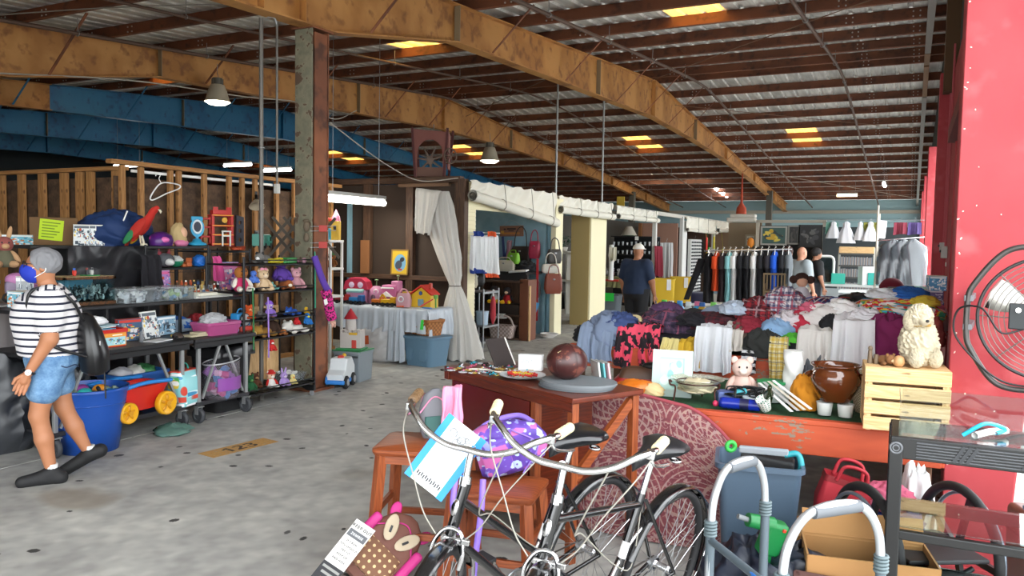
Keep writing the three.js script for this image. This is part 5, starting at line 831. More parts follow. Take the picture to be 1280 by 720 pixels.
// --- gathered tarp curtain ---
{
const t=thing('tied_curtain','grey white tarp curtain gathered and tied at the booth corner','curtain',[0,0,-9.62]);
const rows=[[2.4,-6.14,0.17,0.05],[2.2,-6.12,0.22,0.08],[1.95,-6.08,0.24,0.1],[1.7,-6.0,0.2,0.1],[1.45,-5.92,0.17,0.1],[1.2,-5.85,0.12,0.09],[1.1,-5.83,0.085,0.075],[1.05,-5.82,0.08,0.07],[1.0,-5.81,0.1,0.085],[0.8,-5.79,0.17,0.13],[0.5,-5.76,0.25,0.18],[0.2,-5.74,0.31,0.22],[0.02,-5.72,0.34,0.25]];
const L=[];for(let i=0;i<rows.length - 1;i++)for(let s=0;s<5;s++){const q=rows[i].map((a,j)=>lerp(a,rows[i+1][j],s / 5));L.push(q);}L.push(rows[rows.length - 1]);
const g=loft(L.map(([y,x,rx,rz],j)=>[...Array(110)].map((_,k)=>{const a=k / 110*6.2832,f=1+(0.1+0.05*Math.abs(y - 1.05))*(Math.sin(a*13+Math.sin(y*3)*0.8)*0.8+Math.sin(a*23+y*2)*0.4)+0.05*N3(a*2,y*6,2);return [x+Math.cos(a)*rx*f,y+(j===L.length - 1?0.03*N3(a*4,1,1):0),Math.sin(a)*rz*f];})),false,false);
part(t,'curtain_sheet',g,K.tarpgrey);
part(t,'tie_cord',torus(0.088,0.008,[-5.82,1.05,0],[Math.PI / 2,0,0],24,6),M(0x6a665e,0.7));
const f=part(t,'top_flap',drape(0.5,0.02,0.62,3,0.025,0.01,-0.6,40,30),K.tarpgrey);f.position.set(-6.2,2.42,0.14);f.rotation.set(0,-0.2,-0.12);
}
// ================= HANDBAG STALL =================
const creamM=M(0xe0d8b4,0.7),stallBlue=K.wallblue;
{
const s=structure('wall_booth','cream sided booth frame with pale blue inner wall','booth');
part(s,'inner_wall',box(2.2,2.3,0.05,[-6.95,1.15,-13.22]),stallBlue);
part(s,'inner_back_wall',box(0.05,2.3,3.2,[-8.05,1.15,-11.6]),stallBlue);
part(s,'blue_edge',rbox(0.06,2.2,0.1,0.005,[-6.02,1.1,-13.14]),stallBlue);
for(let k=0;k<7;k++)part(s,'clapboard',rbox(0.03,0.075,3.2,0.006,[-5.86,2.2+k*0.055,-11.6],[0,0,0.12]),creamM);
for(let k=0;k<36;k++)part(s,'clapboard',rbox(0.03,0.08,0.32,0.006,[-5.86,0.05+k*0.062,-10.08],[0,0,0.12]),creamM);
part(s,'end_post',rbox(0.12,2.6,0.12,0.006,[-5.9,1.3,-9.95]),K.darkwood);
part(s,'cream_post',rbox(0.1,2.5,0.32,0.008,[-5.82,1.25,-13.2]),creamM);
part(s,'header_beam',rbox(0.1,0.12,6,0.006,[-5.9,2.5,-12.9]),M(0xcfc7ac,0.7));
part(s,'post_slab',rbox(0.42,2.45,0.9,0.008,[-6.08,1.22,-15.5]),creamM);
part(s,'slab_face',rbox(0.4,2.43,0.02,0.004,[-6.1,1.22,-15.03]),M(0xa8925e,0.75));
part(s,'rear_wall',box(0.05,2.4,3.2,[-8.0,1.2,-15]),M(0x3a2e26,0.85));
}
// rolled tarps
function rolledTarp(label,z0,z1,yTop,y0,y1,r){
const t=thing('rolled_tarp',label,'tarp',[-5.79,0,0]);
const n=40,rows=[];for(let j=0;j<=8;j++)rows.push(j / 8);
const pos=[],idx=[],uv=[];for(let j=0;j<=8;j++)for(let i=0;i<=n;i++){const u=i / n,z=lerp(z0,z1,u),yb=lerp(y0,y1,u),y=lerp(yTop+0.015*Math.sin(u*40),yb,j / 8);pos.push(0.02+0.03*N3(u*9,j*0.5,3)+0.02*Math.sin(u*50+j),y,z);uv.push(u*3,j / 8);}
for(let j=0;j<8;j++)for(let i=0;i<n;i++){const a=j*(n+1)+i;idx.push(a,a+1,a+n+1,a+1,a+n+2,a+n+1);}
const g=new THREE.BufferGeometry();g.setAttribute('position',new THREE.Float32BufferAttribute(pos,3));g.setAttribute('uv',new THREE.Float32BufferAttribute(uv,2));g.setIndex(idx);g.computeVertexNormals();
part(t,'tarp_sheet',g,K.tarp);
const L=[];for(let k=0;k<=24;k++){const u=k / 24,z=lerp(z0,z1,u),y=lerp(y0,y1,u),q=r*(1+0.15*N3(u*14,2,7));L.push([...Array(14)].map((_,i)=>{const a=i / 14*6.2832;return [0.05+Math.cos(a)*q*(1+0.1*N3(a,u*8,1)),y+Math.sin(a)*q,z];}));}
part(t,'tarp_roll',loft(L,false,false),K.tarp);
part(t,'roll_core',[torus(r*0.5,r*0.16,[0.05,y0,z0+0.01],undefined,16,6)],M(0x4a463e,0.8));
for(const u of [0.3,0.62,0.9])part(t,'tie_strap',[bar([0.09,yTop+0.02,lerp(z0,z1,u)],[0.05+r*1.1,lerp(y0,y1,u),lerp(z0,z1,u)],0.006,5),torus(r*1.08,0.006,[0.05,lerp(y0,y1,u),lerp(z0,z1,u)],undefined,18,5)],M(0x8a867a,0.7));
}
rolledTarp('white tarp blind rolled up slanting over the handbag stall',-9.95,-13.0,2.58,2.36,2.05,0.08);
rolledTarp('short white tarp blind rolled level over the second stall bay',-13.15,-16.0,2.55,2.3,2.27,0.07);
// handbag stall goods
{const t=thing('bookcase','dark brown wooden bookcase of plush toys in the handbag stall','bookcase',[-6.32,0,-12.2],0.0),m=K.darkwood;part(t,'side_panel',rbox(0.03,1.02,0.34,0.004,[-0.4,0.51,0]),m);part(t,'side_panel',rbox(0.16,1.05,0.34,0.004,[0.42,0.525,0]),M(0x6a3a20,0.6));for(const y of [0.02,0.42,1.0])part(t,'shelf_board',rbox(0.8,0.03,0.34,0.004,[0,y,0]),m);part(t,'back_panel',box(0.8,1.0,0.015,[0,0.5,-0.16]),m);part(t,'pine_strip',rbox(0.03,0.95,0.04,0.004,[0.52,0.475,0.14]),K.pine);}
plush('plush_doll','black and white plush with yellow shoes on the bookcase shelf','soft toy',[-6.5,0.62,-12.1],0.2,0.32,0x26262a,{belly:0xd8b898,leg:0xd8a810,body:0xd0d0cc,head:0x2a2426,ears:0});
plush('plush_doll','black plush in red with yellow shoes on the bookcase shelf','soft toy',[-6.25,0.62,-12.1],0.1,0.3,0x26262a,{belly:0xd8b898,leg:0xd8a810,body:0xa81f24,head:0x2a2426,ears:0});
solo('shelf_plinth','dark box shelf under the two plush toys','box',rbox(0.72,0.18,0.28,0.01,[0,0.09,0]),M(0x2c2018,0.8),[-6.36,0.437,-12.2]);
solo('white_plates','stack of white plates in the bookcase','plates',[cyl(0.13,0.1,0.025,[0,0.012,0],undefined,24),rbox(0.14,0.05,0.1,0.01,[0,0.05,0])],M(0xd0d0cc,0.4),[-6.33,0.37,-12.03]);
{const t=thing('wicker_basket','whitewashed wicker basket with arched handle at the bookcase foot','basket',[-6.28,0.036,-12.0],0.1);part(t,'basket_body',tubGeo(0.44,0.22,0.26,0.86,0.04,0.01),M(0xffffff,0.8,0,{map:tex(64,64,0.14,(u,v)=>{const a=Math.sin(u*12.566)*Math.sin(v*12.566);return a>0?[196,180,172]:[150,132,124];})}));part(t,'arched_handle',tube([[-0.2,0.2,0],[-0.13,0.34,0],[0,0.38,0],[0.13,0.34,0],[0.2,0.2,0]],0.018,30,7),M(0xbaa89e,0.8));}
{const t=thing('chrome_shelf','small chrome wire shelf with clear tub beside the bookcase','shelf',[-6.1,0,-10.9]);for(const x of [-0.18,0.18])for(const z of [-0.25,0.25])part(t,'post',cyl(0.012,0.012,0.95,[x,0.475,z],undefined,8),K.steel);for(const y of [0.12,0.36,0.9])part(t,'shelf_deck',[rbox(0.36,0.015,0.5,0.003,[0,y,0]),box(0.01,0.03,0.5,[0.18,y - 0.01,0])],K.steel);}
solo('clear_tub','clear round tub with blue lid on the chrome shelf','tub',[cyl(0.1,0.09,0.2,[0,0.1,0],undefined,20),cyl(0.105,0.105,0.02,[0,0.21,0],undefined,20)],M(0xa8bccc,0.3),[-6.05,0.37,-10.85]);
{const t=thing('umbrella','folded red and white patterned umbrella standing by the chrome shelf','umbrella',[-5.95,0.37,-11.02]);part(t,'folded_canopy',loft([ringEll(0.01,0.01,0,10),ringEll(0.05,0.04,0.12,10),ringEll(0.045,0.04,0.35,10),ringEll(0.02,0.02,0.45,10)]),M(0xb02a34,0.6));part(t,'handle',bar([0,0.45,0],[0,0.56,0],0.012,7),K.white);}
function hungCloth(label,p,w,h,c,turn=Math.PI / 2,cat='clothing',m2){const t=thing('hanging_garment',label,cat,p,turn);part(t,'fabric',drape(w,0.02,h,p[2]*3+p[1],0.03,0.01,0.2,30,24),m2??M(c,0.85));part(t,'hanger_hook',tube([[0,0.02,0],[0,0.08,0],[0.02,0.1,0],[0,0.12,0]],0.004,12,5),K.steel);return t;}
{const t=thing('pajama_set','white printed pajamas with blue and orange cuffs hanging at the booth post','clothing',[-5.66,1.2,-10.2],0.9),w=keep(M(0xffffff,0.85,0,{map:canvasTex(128,128,(c)=>{c.fillStyle='#dcdede';c.fillRect(0,0,128,128);for(let k=0;k<40;k++){c.fillStyle=pick(['#3a5a9a','#c8b050','#5a6a8a']);c.fillRect(rnd(128),rnd(128),7,7);}})}));
for(const [x,c,h,sd,n] of [[-0.12,0x1f3c8a,0.5,3,'blue'],[0.1,0xd8582c,0.56,8,'orange']]){const q=part(t,n+'_trimmed_suit',drape(0.22,0.02,h,sd,0.022,0.01,0.25,30,26),w);q.position.set(x,0.58,0);const e=part(t,n+'_cuff',drape(0.24,0.005,0.08,sd,0.024,0.005,0,26,8),M(c,0.85));e.position.set(x,0.6 - h,0.012);const k=part(t,n+'_collar',drape(0.14,0.02,0.07,sd+1,0.02,0.01,0.3,20,8),M(c,0.85));k.position.set(x,0.64,0.012);}
part(t,'hanger_rod',bar([-0.26,0.62,0],[0.24,0.62,0],0.006,6),K.white);}
{const t=thing('wood_sign','small brown wooden sign board hung on the blue booth wall','sign',[-6.74,1.9,-13.17],[0,0,0.02]);part(t,'sign_board',rbox(0.5,0.2,0.02,0.004),keep(M(0xffffff,0.7,0,{map:canvasTex(160,64,(c)=>{c.fillStyle='#8a6450';c.fillRect(0,0,160,64);c.fillStyle='#3a2a2a';c.fillRect(28,16,14,9);c.fillRect(50,14,60,10);c.fillRect(60,28,36,5);c.fillStyle='#b87a3c';c.fillRect(18,40,118,12);c.fillStyle='#c89a40';c.fillRect(8,30,22,16);})})));part(t,'sign_wire',tube([[-0.2,0.1,0],[0,0.2,-0.01],[0.2,0.1,0]],0.003,10,4),K.steel);}
plush('plush_pile_bear','brown plush bear heaped on the booth shelf before the blue wall','soft toy',[-7.05,1.35,-12.9],0.3,0.42,0x6a5238,{belly:0x9a7a58});
plush('plush_pile_bear','dark tan plush bear wedged left of the pink dressed doll','soft toy',[-7.3,1.3,-12.9],0.1,0.4,0x5a4632,{belly:0x8a7050});
{const t=thing('rag_doll','rag doll in a pink dress sitting before the brown plush bears','doll',[-6.85,1.18,-12.55],0.25);part(t,'dress',lathe([[0.001,0.14],[0.16,0.12],[0.17,0.15],[0.1,0.28],[0.06,0.38],[0.001,0.4]]),M(0xc83a68,0.8));part(t,'head',ball(0.09,0.085,0.085,[0,0.46,0]),M(0xd0a890,0.8));part(t,'hair',ball(0.1,0.08,0.09,[0,0.49,-0.03]),M(0x2c2022,0.9));for(const s of [-1,1]){part(t,'arm',bar([s*0.07,0.35,0],[s*0.15,0.22,0.04],0.025,7),M(0xd0a890,0.8));part(t,'leg',bar([s*0.05,0.14,0.02],[s*0.06,0.0,0.1],0.03,7),M(0xd8d8d4,0.8));}}
solo('booth_shelf','crowded dark counter inside the handbag stall','counter',[rbox(1.9,0.04,0.8,0.005,[0,1.14,0]),box(1.9,1.1,0.04,[0,0.57,0.34])],M(0x2a2624,0.8),[-7.0,0,-12.82]);
function handbag(label,p,w,h,c,turn=0.3,strap=0.14,rough=0.45){const t=thing('handbag',label,'handbag',p,turn);part(t,'bag_body',loft([ringRect(w*0.8,0.08,0.03,0),ringRect(w,0.12,0.05,h*0.25),ringRect(w*0.92,0.1,0.04,h*0.8),ringRect(w*0.8,0.04,0.015,h)],true,true),M(c,rough));part(t,'strap',tube([[-w*0.32,h*0.9,0.03],[-w*0.2,h+strap*0.8,0.01],[0,h+strap,0],[w*0.2,h+strap*0.8,0.01],[w*0.32,h*0.9,0.03]],0.01,30,6),M(c,rough));part(t,'clasp',rbox(0.04,0.025,0.02,0.005,[0,h*0.72,0.06]),K.steel);return t;}
handbag('large dark brown tote hanging on the blue booth wall',[-6.45,1.3,-13.0],0.42,0.32,0x2c2420,0,0.36);
handbag('raspberry red handbag hanging right of the dark brown tote',[-6.15,1.4,-12.95],0.22,0.32,0xa01f40,0.2,0.2);
handbag('white handbag hanging on the booth post over a brown satchel',[-5.78,1.15,-12.85],0.34,0.16,0xc8c4b8,0.7,0.2);
handbag('rust brown leather satchel hanging low on the booth post',[-5.72,0.78,-12.85],0.34,0.36,0x7a3a26,0.7,0.16);
handbag('dark grey shoulder bag high on the booth post',[-5.75,1.32,-12.95],0.28,0.26,0x3a3834,0.8,0.2);
handbag('black shoulder bag hanging by the red strap below the counter',[-6.05,0.7,-12.7],0.3,0.3,0x1a1a1c,0.3,0.2);
handbag('brown and black pouch hanging under the counter edge',[-6.15,0.62,-12.45],0.22,0.28,0x4a3624,0.5,0.14);
handbag('small black evening bag below the pajamas',[-6.1,1.0,-10.75],0.26,0.2,0x1c1a1c,0.5,0.14);
handbag('cream round handbag below the pajamas at the curtain',[-6.0,0.98,-10.4],0.2,0.2,0xa8a490,0.7,0.1);
handbag('shiny white bag lying on the booth counter',[-6.55,1.165,-12.55],0.42,0.2,0xc4bca8,0.1,0.05,0.3);
handbag('lime green striped pouch on the booth counter',[-6.4,1.3,-12.6],0.28,0.2,0x7ab82c,-0.3,0.05);
handbag('grey satchel beside the pink coat in the handbag stall',[-7.2,1.165,-12.5],0.3,0.18,0x5a564e,0.1,0.08);
solo('blue_card','light blue paper sign hanging under the handbags','sign',box(0.24,0.24,0.006),M(0x4a9ad0,0.6),[-5.95,0.55,-12.42],[0,0.4,-0.35]);
solo('red_strap','long red strap hanging from the booth counter','strap',[rbox(0.045,1.1,0.01,0.003,[0,0,0])],M(0xb01f28,0.6),[-5.92,0.85,-12.6]);
solo('pink_scarf','pale pink scarf hanging on the blue booth wall','scarf',[drape(0.12,0.02,0.44,5,0.02,0.01)],M(0xb88a98,0.85),[-6.75,1.72,-13.12]);
solo('blue_belt','blue and white folded straps hanging on the booth wall','straps',[rbox(0.05,0.4,0.02,0.006,[0,0,0],[0,0,0.1]),rbox(0.03,0.34,0.02,0.006,[0.08,-0.05,0],[0,0,-0.3])],M(0x3a4a7a,0.6),[-6.88,1.6,-13.12]);
solo('white_purse','white flat purse at the counter edge by the black bag','purse',[rbox(0.34,0.03,0.16,0.012)],M(0xd0d2d4,0.5),[-6.2,1.18,-12.42],[0.1,0.1,0.1]);
solo('black_clothes','bunched black clothes on the booth counter','clothing',heap(0.2,0.14,0.16,41,0.2),M(0x1c1c20,0.85),[-6.2,1.162,-12.7]);
solo('white_bundle','bundle of white cord at the booth post foot','cord',[...Array(6)].map((_,k)=>torus(0.1+k*0.012,0.01,[rnd(-0.02,0.02),0.012+k*0.012,rnd(-0.02,0.02)],[Math.PI / 2,0,0],22,5)),M(0xc8c6c0,0.7),[-5.72,0,-12.7]);
// second bay: shelf of glassware and plant
{const t=thing('display_shelf','white open display shelf with plant in the second stall bay','shelf',[-7.3,0,-17.3]);for(const x of [-0.45,0,0.45])part(t,'upright',rbox(0.04,1.5,0.3,0.004,[x,0.75,0]),M(0xb4b0a6,0.7));for(const y of [0.8,1.46])part(t,'shelf_board',rbox(0.94,0.04,0.34,0.004,[0,y,0]),M(0xb4b0a6,0.7));}
{const t=thing('potted_plant','leafy green potted plant on the display shelf','plant',[-7.45,1.48,-17.25]);part(t,'pot',lathe([[0.001,0],[0.1,0],[0.13,0.12],[0.12,0.12],[0.001,0.02]]),M(0xb8b4aa,0.6));const lf=[];for(let k=0;k<46;k++){const a=rnd(6.28),r=rnd(0.05,0.26);lf.push(ball(0.02,0.006,0.06,[Math.cos(a)*r,0.14+rnd(0.24),Math.sin(a)*r],[rnd(-0.6,0.6),a,rnd(-0.5,0.5)],6));}part(t,'foliage',lf,M(0x2c4a34,0.7)).userData.kind='stuff';}
solo('counter_cloth','long counter under a mossy green cloth with lace edge','counter',[rbox(1.7,0.03,0.6,0.006,[0,0.86,0]),drape(1.7,0.02,0.26,8,0.015,0.002,0,60,14).translate(0,0.87,0.31)],M(0x7c7a50,0.8),[-7.02,0,-18.9]);
for(const [x,l] of [[-7.6,'grey lidded storage tub under the counter behind the cream slab'],[-6.75,'grey lidded storage tub with a green paper under the counter']]){const t=thing('storage_tub',l,'tub',[x,0,-18.6]);part(t,'tub_body',tubGeo(0.62,0.42,0.4,0.88,0.05),M(0x6a7278,0.45));part(t,'tub_lid',rbox(0.68,0.04,0.46,0.015,[0,0.43,0]),M(0x5a6268,0.45));if(x>-7)part(t,'green_paper',box(0.4,0.2,0.006,[0.02,0.38,0.235]),M(0x2ad048,0.6));}
for(let k=0;k<9;k++){const x=-7.75+k*0.17;solo('glass_jar',['ruby glass jar','clear glass goblet','smoky glass vase'][k % 3]+' on the green cloth counter','glassware',lathe([[0.001,0],[0.05,0],[0.055,0.08],[0.03,0.14],[0.045,0.2],[0.04,0.2],[0.001,0.02]],undefined,undefined,12),M([0x6a1a20,0xb8b8bc,0x5a5450][k % 3],0.15,0,{transmission:0.3,thickness:0}),[x,0.877,-18.8],0,'glassware along the counter');}
// third stall
{
const s=structure('wall_stall_row','row of white framed stall fronts beyond the cream slab','stalls');
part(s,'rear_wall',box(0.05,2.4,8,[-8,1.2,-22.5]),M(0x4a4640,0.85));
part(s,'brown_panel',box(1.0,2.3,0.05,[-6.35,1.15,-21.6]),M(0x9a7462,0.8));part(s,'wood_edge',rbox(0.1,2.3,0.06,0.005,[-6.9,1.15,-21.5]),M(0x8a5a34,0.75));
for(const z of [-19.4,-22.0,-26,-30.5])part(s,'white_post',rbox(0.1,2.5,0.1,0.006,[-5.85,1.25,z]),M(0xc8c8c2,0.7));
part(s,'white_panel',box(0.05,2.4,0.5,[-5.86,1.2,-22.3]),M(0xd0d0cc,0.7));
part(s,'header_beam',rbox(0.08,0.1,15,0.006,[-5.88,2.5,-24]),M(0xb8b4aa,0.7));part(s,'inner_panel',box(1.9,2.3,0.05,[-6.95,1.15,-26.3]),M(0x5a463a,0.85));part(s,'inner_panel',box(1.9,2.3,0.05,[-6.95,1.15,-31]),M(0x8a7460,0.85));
part(s,'yellow_board',box(0.2,0.28,0.03,[-6.6,2.75,-18.9]),M(0xb89a30,0.7));
}
rolledTarp('grimy white tarp blind over the dark glassware stall',-16.3,-19.3,2.52,2.3,2.3,0.06);
rolledTarp('bright white tarp blind over the sunglasses stall',-22.2,-26.0,2.5,2.14,2.12,0.05);
rolledTarp('white tarp blind sagging past the sunglasses stall',-26.1,-30.8,2.5,2.2,2.3,0.07);
{const t=thing('glass_cabinet','black shelf unit of glassware inside the third stall','cabinet',[-6.75,0,-20.6]);part(t,'cabinet_back',box(1.3,1.9,0.05,[0,0.95,-0.15]),K.blackmat);for(const y of [0.9,1.15,1.4,1.65,1.9])part(t,'shelf_board',rbox(1.3,0.03,0.34,0.004,[0,y,0]),K.blackmat);const g=[];for(const y of [0.93,1.18,1.43,1.66])for(let k=0;k<10;k++)g.push(cyl(0.03,0.02,rnd(0.06,0.14),[-0.58+k*0.125,y+0.05,0.06],undefined,7));part(t,'glasses',g,M(0xc8ccd0,0.2)).userData.kind='stuff';part(t,'paper_note',box(0.1,0.1,0.006,[0.1,1.86,0.18]),K.white);}
{const t=thing('hanging_lampshade','pale fabric lampshade on top of the black shelf unit','lampshade',[-6.9,1.92,-20.5]);part(t,'shade',lathe([[0.22,0.02],[0.08,0.26],[0.075,0.26],[0.215,0.02]]),M(0xb0aa9c,0.8));part(t,'green_base',lathe([[0.001,0],[0.16,0],[0.15,0.03],[0.03,0.06],[0.001,0.06]]),M(0x3a5a3c,0.5));}
solo('paper_roll','white paper roll hanging upright at the stall front','roll',cyl(0.06,0.06,0.85,[0,0,0],undefined,14),M(0xd4d4d0,0.7),[-6.45,1.25,-17.9]);
solo('red_fan_tray','red tray lying below the paper roll','tray',rbox(0.4,0.05,0.16,0.01),M(0xb02a20,0.5),[-6.5,0.81,-18.1]);
hungCloth('dark red jacket hanging on the third stall post',[-5.72,1.66,-19.3],0.3,0.75,0x7a1a2c,1.1);
hungCloth('white and black magazine sleeve hanging right of the red jacket',[-5.9,1.75,-20.7],0.34,0.9,0xb0b0ae,0.4,'sleeve');
hungCloth('white towel hanging at the third stall corner',[-5.8,1.62,-15.98 - 0.2],0.16,0.3,0xb8b4a4,0.3);
for(const [x,z,l] of [[-5.35,-18.6,'yellow fabric hamper cart nearer the walking man'],[-5.3,-20.0,'yellow fabric hamper cart beside the dark blue bin']]){const t=thing('hamper_cart',l,'cart',[x,0,z],0.3);part(t,'yellow_bag',tubGeo(0.52,0.66,0.5,0.94,0.05),M(0xc8a418,0.6)).position.y=0.22;part(t,'cart_base',rbox(0.5,0.12,0.46,0.01,[0,0.14,0]),M(0x4a2c22,0.7));part(t,'white_flap',rbox(0.1,0.26,0.02,0.005,[0.12,0.74,0.26]),M(0xd8d8d8,0.6));for(const q of [-1,1])part(t,'wheel',cyl(0.05,0.05,0.03,[q*0.2,0.05,0.18],[0,0,Math.PI / 2],12),K.rubber);}
{const t=thing('navy_bin','dark navy storage bin beside the hamper cart','bin',[-5.15,0,-21.4],0.2);part(t,'bin_body',tubGeo(0.5,0.4,0.36,0.9,0.03),M(0x2a2c4a,0.5));part(t,'bin_lid',rbox(0.54,0.03,0.4,0.01,[0,0.41,0]),M(0x6a6c7a,0.5));}
[[-5.2,-22.3,0x8a98a8,0.34],[-5.0,-22.8,0xb8b0a4,0.3],[-4.75,-23.2,0xa8a090,0.34],[-5.1,-23.6,0x8098a8,0.5]].forEach(([x,z,c,h],k)=>{const t=thing('stock_box',['pale blue stock box','beige stock box','tan stock box','tall clear blue stock box'][k]+' on the floor before the sunglasses stall','box',[x,0,z],0.2);part(t,'box_body',tubGeo(0.34,h,0.3,0.94,0.02),M(c,0.5));part(t,'box_lid',rbox(0.38,0.025,0.34,0.008,[0,h,0]),M(c,0.5));});
{// sunglasses rack
const t=thing('sunglasses_rack','tall white rack packed with rows of sunglasses','rack',[-5.72,0,-23.2],0.0);part(t,'rack_board',rbox(0.08,1.75,1.3,0.01,[-0.04,1.0,0]),M(0xb4b4b0,0.6));const g=[],h=[];for(let r=0;r<17;r++)for(let k=0;k<7;k++){const y=0.22+r*0.098,z=-0.55+k*0.18;g.push(ball(0.012,0.028,0.032,[0.02,y,z - 0.035],undefined,6),ball(0.012,0.028,0.032,[0.02,y,z+0.035],undefined,6));h.push(box(0.012,0.012,0.15,[0.012,y+0.03,z]));}part(t,'lenses',g,M(0x33363c,0.2)).userData.kind='stuff';part(t,'frames',h,M(0xe0e0de,0.4)).userData.kind='stuff';
}
for(const [z,y,c,h,l] of [[-24.6,1.5,0xc82a20,0.45,'red toy strip hanging at the sunglasses stall'],[-24.9,1.35,0x2aa03a,0.3,'green toy strip hanging at the sunglasses stall'],[-25.6,1.6,0xd0c020,0.4,'yellow toy strip hanging at the sunglasses stall'],[-24.7,0.9,0xd8b820,0.6,'yellow tape hanging low at the stall post'],[-25.9,0.75,0xb8d820,0.7,'lime hi-vis strip hanging low at the stall'],[-27.0,1.3,0xc8d020,0.3,'lime hi-vis bag hanging by the picture rack']])solo('toy_strip',l,'toy',[rbox(0.05,h,0.1,0.02,[0,h / 2,0]),bar([0,h,0],[-0.1,2.46 - y,0],0.004,5)],M(c,0.5),[-5.74,y,z]);
hungCloth('black jackets hanging deep in the sunglasses stall',[-6.4,1.9,-25.8],0.5,1.1,0x1c1a1e,0.2);

// ================= RIGHT: CLOTHES TABLES, RACK, FAR STALLS =================
const plaid=(bg,a,b,s=0.12)=>tex(64,64,s,(u,v)=>{const h=(t)=>(t % 0.5<0.2?1:0)+(t % 1>0.82?1:0),x=h(u),y=h(v);let c=mix3(bg,a,0.42*Math.min(1,x)+0.42*Math.min(1,y));if(u % 1>0.86||v % 1>0.86)c=mix3(c,b,0.6);return c;});
const CL={
redplaid:M(0xffffff,0.9,0,{map:plaid([150,34,44],[40,16,26],[210,190,190])}),purpleplaid:M(0xffffff,0.9,0,{map:plaid([84,60,84],[34,30,50],[190,90,110])}),blackplaid:M(0xffffff,0.9,0,{map:plaid([40,22,28],[110,26,40],[60,44,50])}),
whiteplaid:M(0xffffff,0.9,0,{map:plaid([214,206,206],[44,46,80],[190,60,70],0.1)}),yellowplaid:M(0xffffff,0.9,0,{map:plaid([208,176,70],[230,226,200],[120,110,90],0.07)}),
floral:M(0xffffff,0.9,0,{map:tex(128,128,0.22,(u,v)=>{const n=tileN(u,v,7,77,2),k=tileN(u,v,12,79,2);return n>0.03+k*0.12?[222,74,98]:[30,22,28];})}),
stripe:M(0xffffff,0.9,0,{map:tex(8,64,[0.1,0.05],(u,v)=>(v<0.5?[24,26,34]:[222,222,224]))}),
towel:M(0xffffff,0.95,0,{map:tex(64,64,0.42,(u,v)=>{const n=tileN(u,v,3,55,2),k=(v*4+n*1.6)% 1;const c=k<0?k+1:k;return c<0.3?[70,170,214]:c<0.5?[228,226,222]:c<0.64?[206,44,54]:c<0.8?[226,200,66]:[52,150,110];})}),
};
const clothM=(c)=>M(c,0.92,0,{sheen:0.3});
function bigTable(name,label,x0,x1,z0,z1,y,turn,board){
const w=x1 - x0,d=z0 - z1,t=thing(name,label,'table',[(x0+x1)/ 2,0,(z0+z1)/ 2],turn),o=M(0xffffff,0.6,0,{map:tex(256,64,[1.2,0.3],(u,v)=>{const n=tileN(u,v,6,61),q=tileN(u,v,30,62);return n+q*0.7>0.5?[130,112,98]:[172+n*18,68+n*14,32+n*10];})});
part(t,'turf_top',rbox(w,0.02,d,0.006,[0,y - 0.005,0]),M(0xffffff,0.95,0,{map:tex(64,64,0.1,(u,v)=>{const n=tileN(u,v,24,71,2);return [30+n*20,74+n*40,42+n*20];})}));
part(t,'deck',box(w - 0.02,0.03,d - 0.02,[0,y - 0.03,0]),M(0x6a5a48,0.8));
part(t,'front_board',rbox(w,board,0.035,0.005,[0,y - board / 2,d / 2]),o);part(t,'top_rail',rbox(w,0.03,0.06,0.006,[0,y+0.008,d / 2 - 0.01]),o);part(t,'rear_board',rbox(w,board,0.035,0.005,[0,y - board / 2,-d / 2]),o);
for(const s of [-1,1])part(t,'side_board',rbox(0.035,board,d,0.005,[s*w / 2,y - board / 2,0]),o);
for(const x of [-1,1])for(const z of [-1,1])part(t,'leg',rbox(0.07,y - 0.05,0.07,0.006,[x*(w / 2 - 0.07),(y - 0.05)/ 2,z*(d / 2 - 0.07)]),M(0x6a4a34,0.8));return t;
}
bigTable('market_table','orange edged green turf table holding the brown pot and glass bowl',-1.66,0.12,-4.5,-5.72,0.72,0.1,0.17);
bigTable('market_table','orange edged table buried under heaps of clothes',-2.62,0.2,-6.28,-7.5,0.8,0.03,0.16);
// heaps: px-free world list [label, x, y, z, sx, sy, sz, material, seed, turn]
const garment=(name,label,p,s,m,sd,turn=0,fold=0.2,cat='clothing')=>solo(name,label,cat,heap(s[0],s[1],s[2],sd,fold,2.4,40),m,p,turn);
garment('clothes_mound','mixed dark clothes packed under the clothes heap',[-1.7,0.82,-6.95],[0.7,0.2,0.42],clothM(0x2c2a30),1);
garment('clothes_mound','mixed grey clothes packed under the white shirts',[-0.45,0.82,-6.95],[0.48,0.26,0.42],clothM(0x8a8a90),2);
garment('hoodie','grey blue hooded sweatshirt at the left end of the clothes heap',[-2.32,0.82,-6.45],[0.2,0.19,0.24],clothM(0x74829a),3);
garment('black_coat','black coat edge sticking out past the grey hoodie',[-2.52,0.82,-6.55],[0.14,0.12,0.2],clothM(0x17171a),4);
garment('knit_hat','small cream knit hat on top of the grey hoodie',[-2.12,1.02,-6.5],[0.06,0.04,0.06],clothM(0xd0c090),5);
garment('plaid_shirt','purple and red plaid shirt heaped behind the floral blouse',[-1.84,0.94,-6.65],[0.24,0.13,0.2],CL.purpleplaid,6);
garment('plaid_shirt','black and red plaid shirt left of the white shirt',[-1.45,0.98,-6.7],[0.26,0.1,0.22],CL.blackplaid,7);
garment('plaid_shirt','bright red plaid shirt heaped at the centre of the clothes',[-1.1,1.06,-6.75],[0.2,0.14,0.2],CL.redplaid,8);
garment('plaid_shirt','white, navy and red plaid shirt forming the top of the heap',[-0.94,1.1,-6.8],[0.17,0.17,0.2],CL.whiteplaid,9);
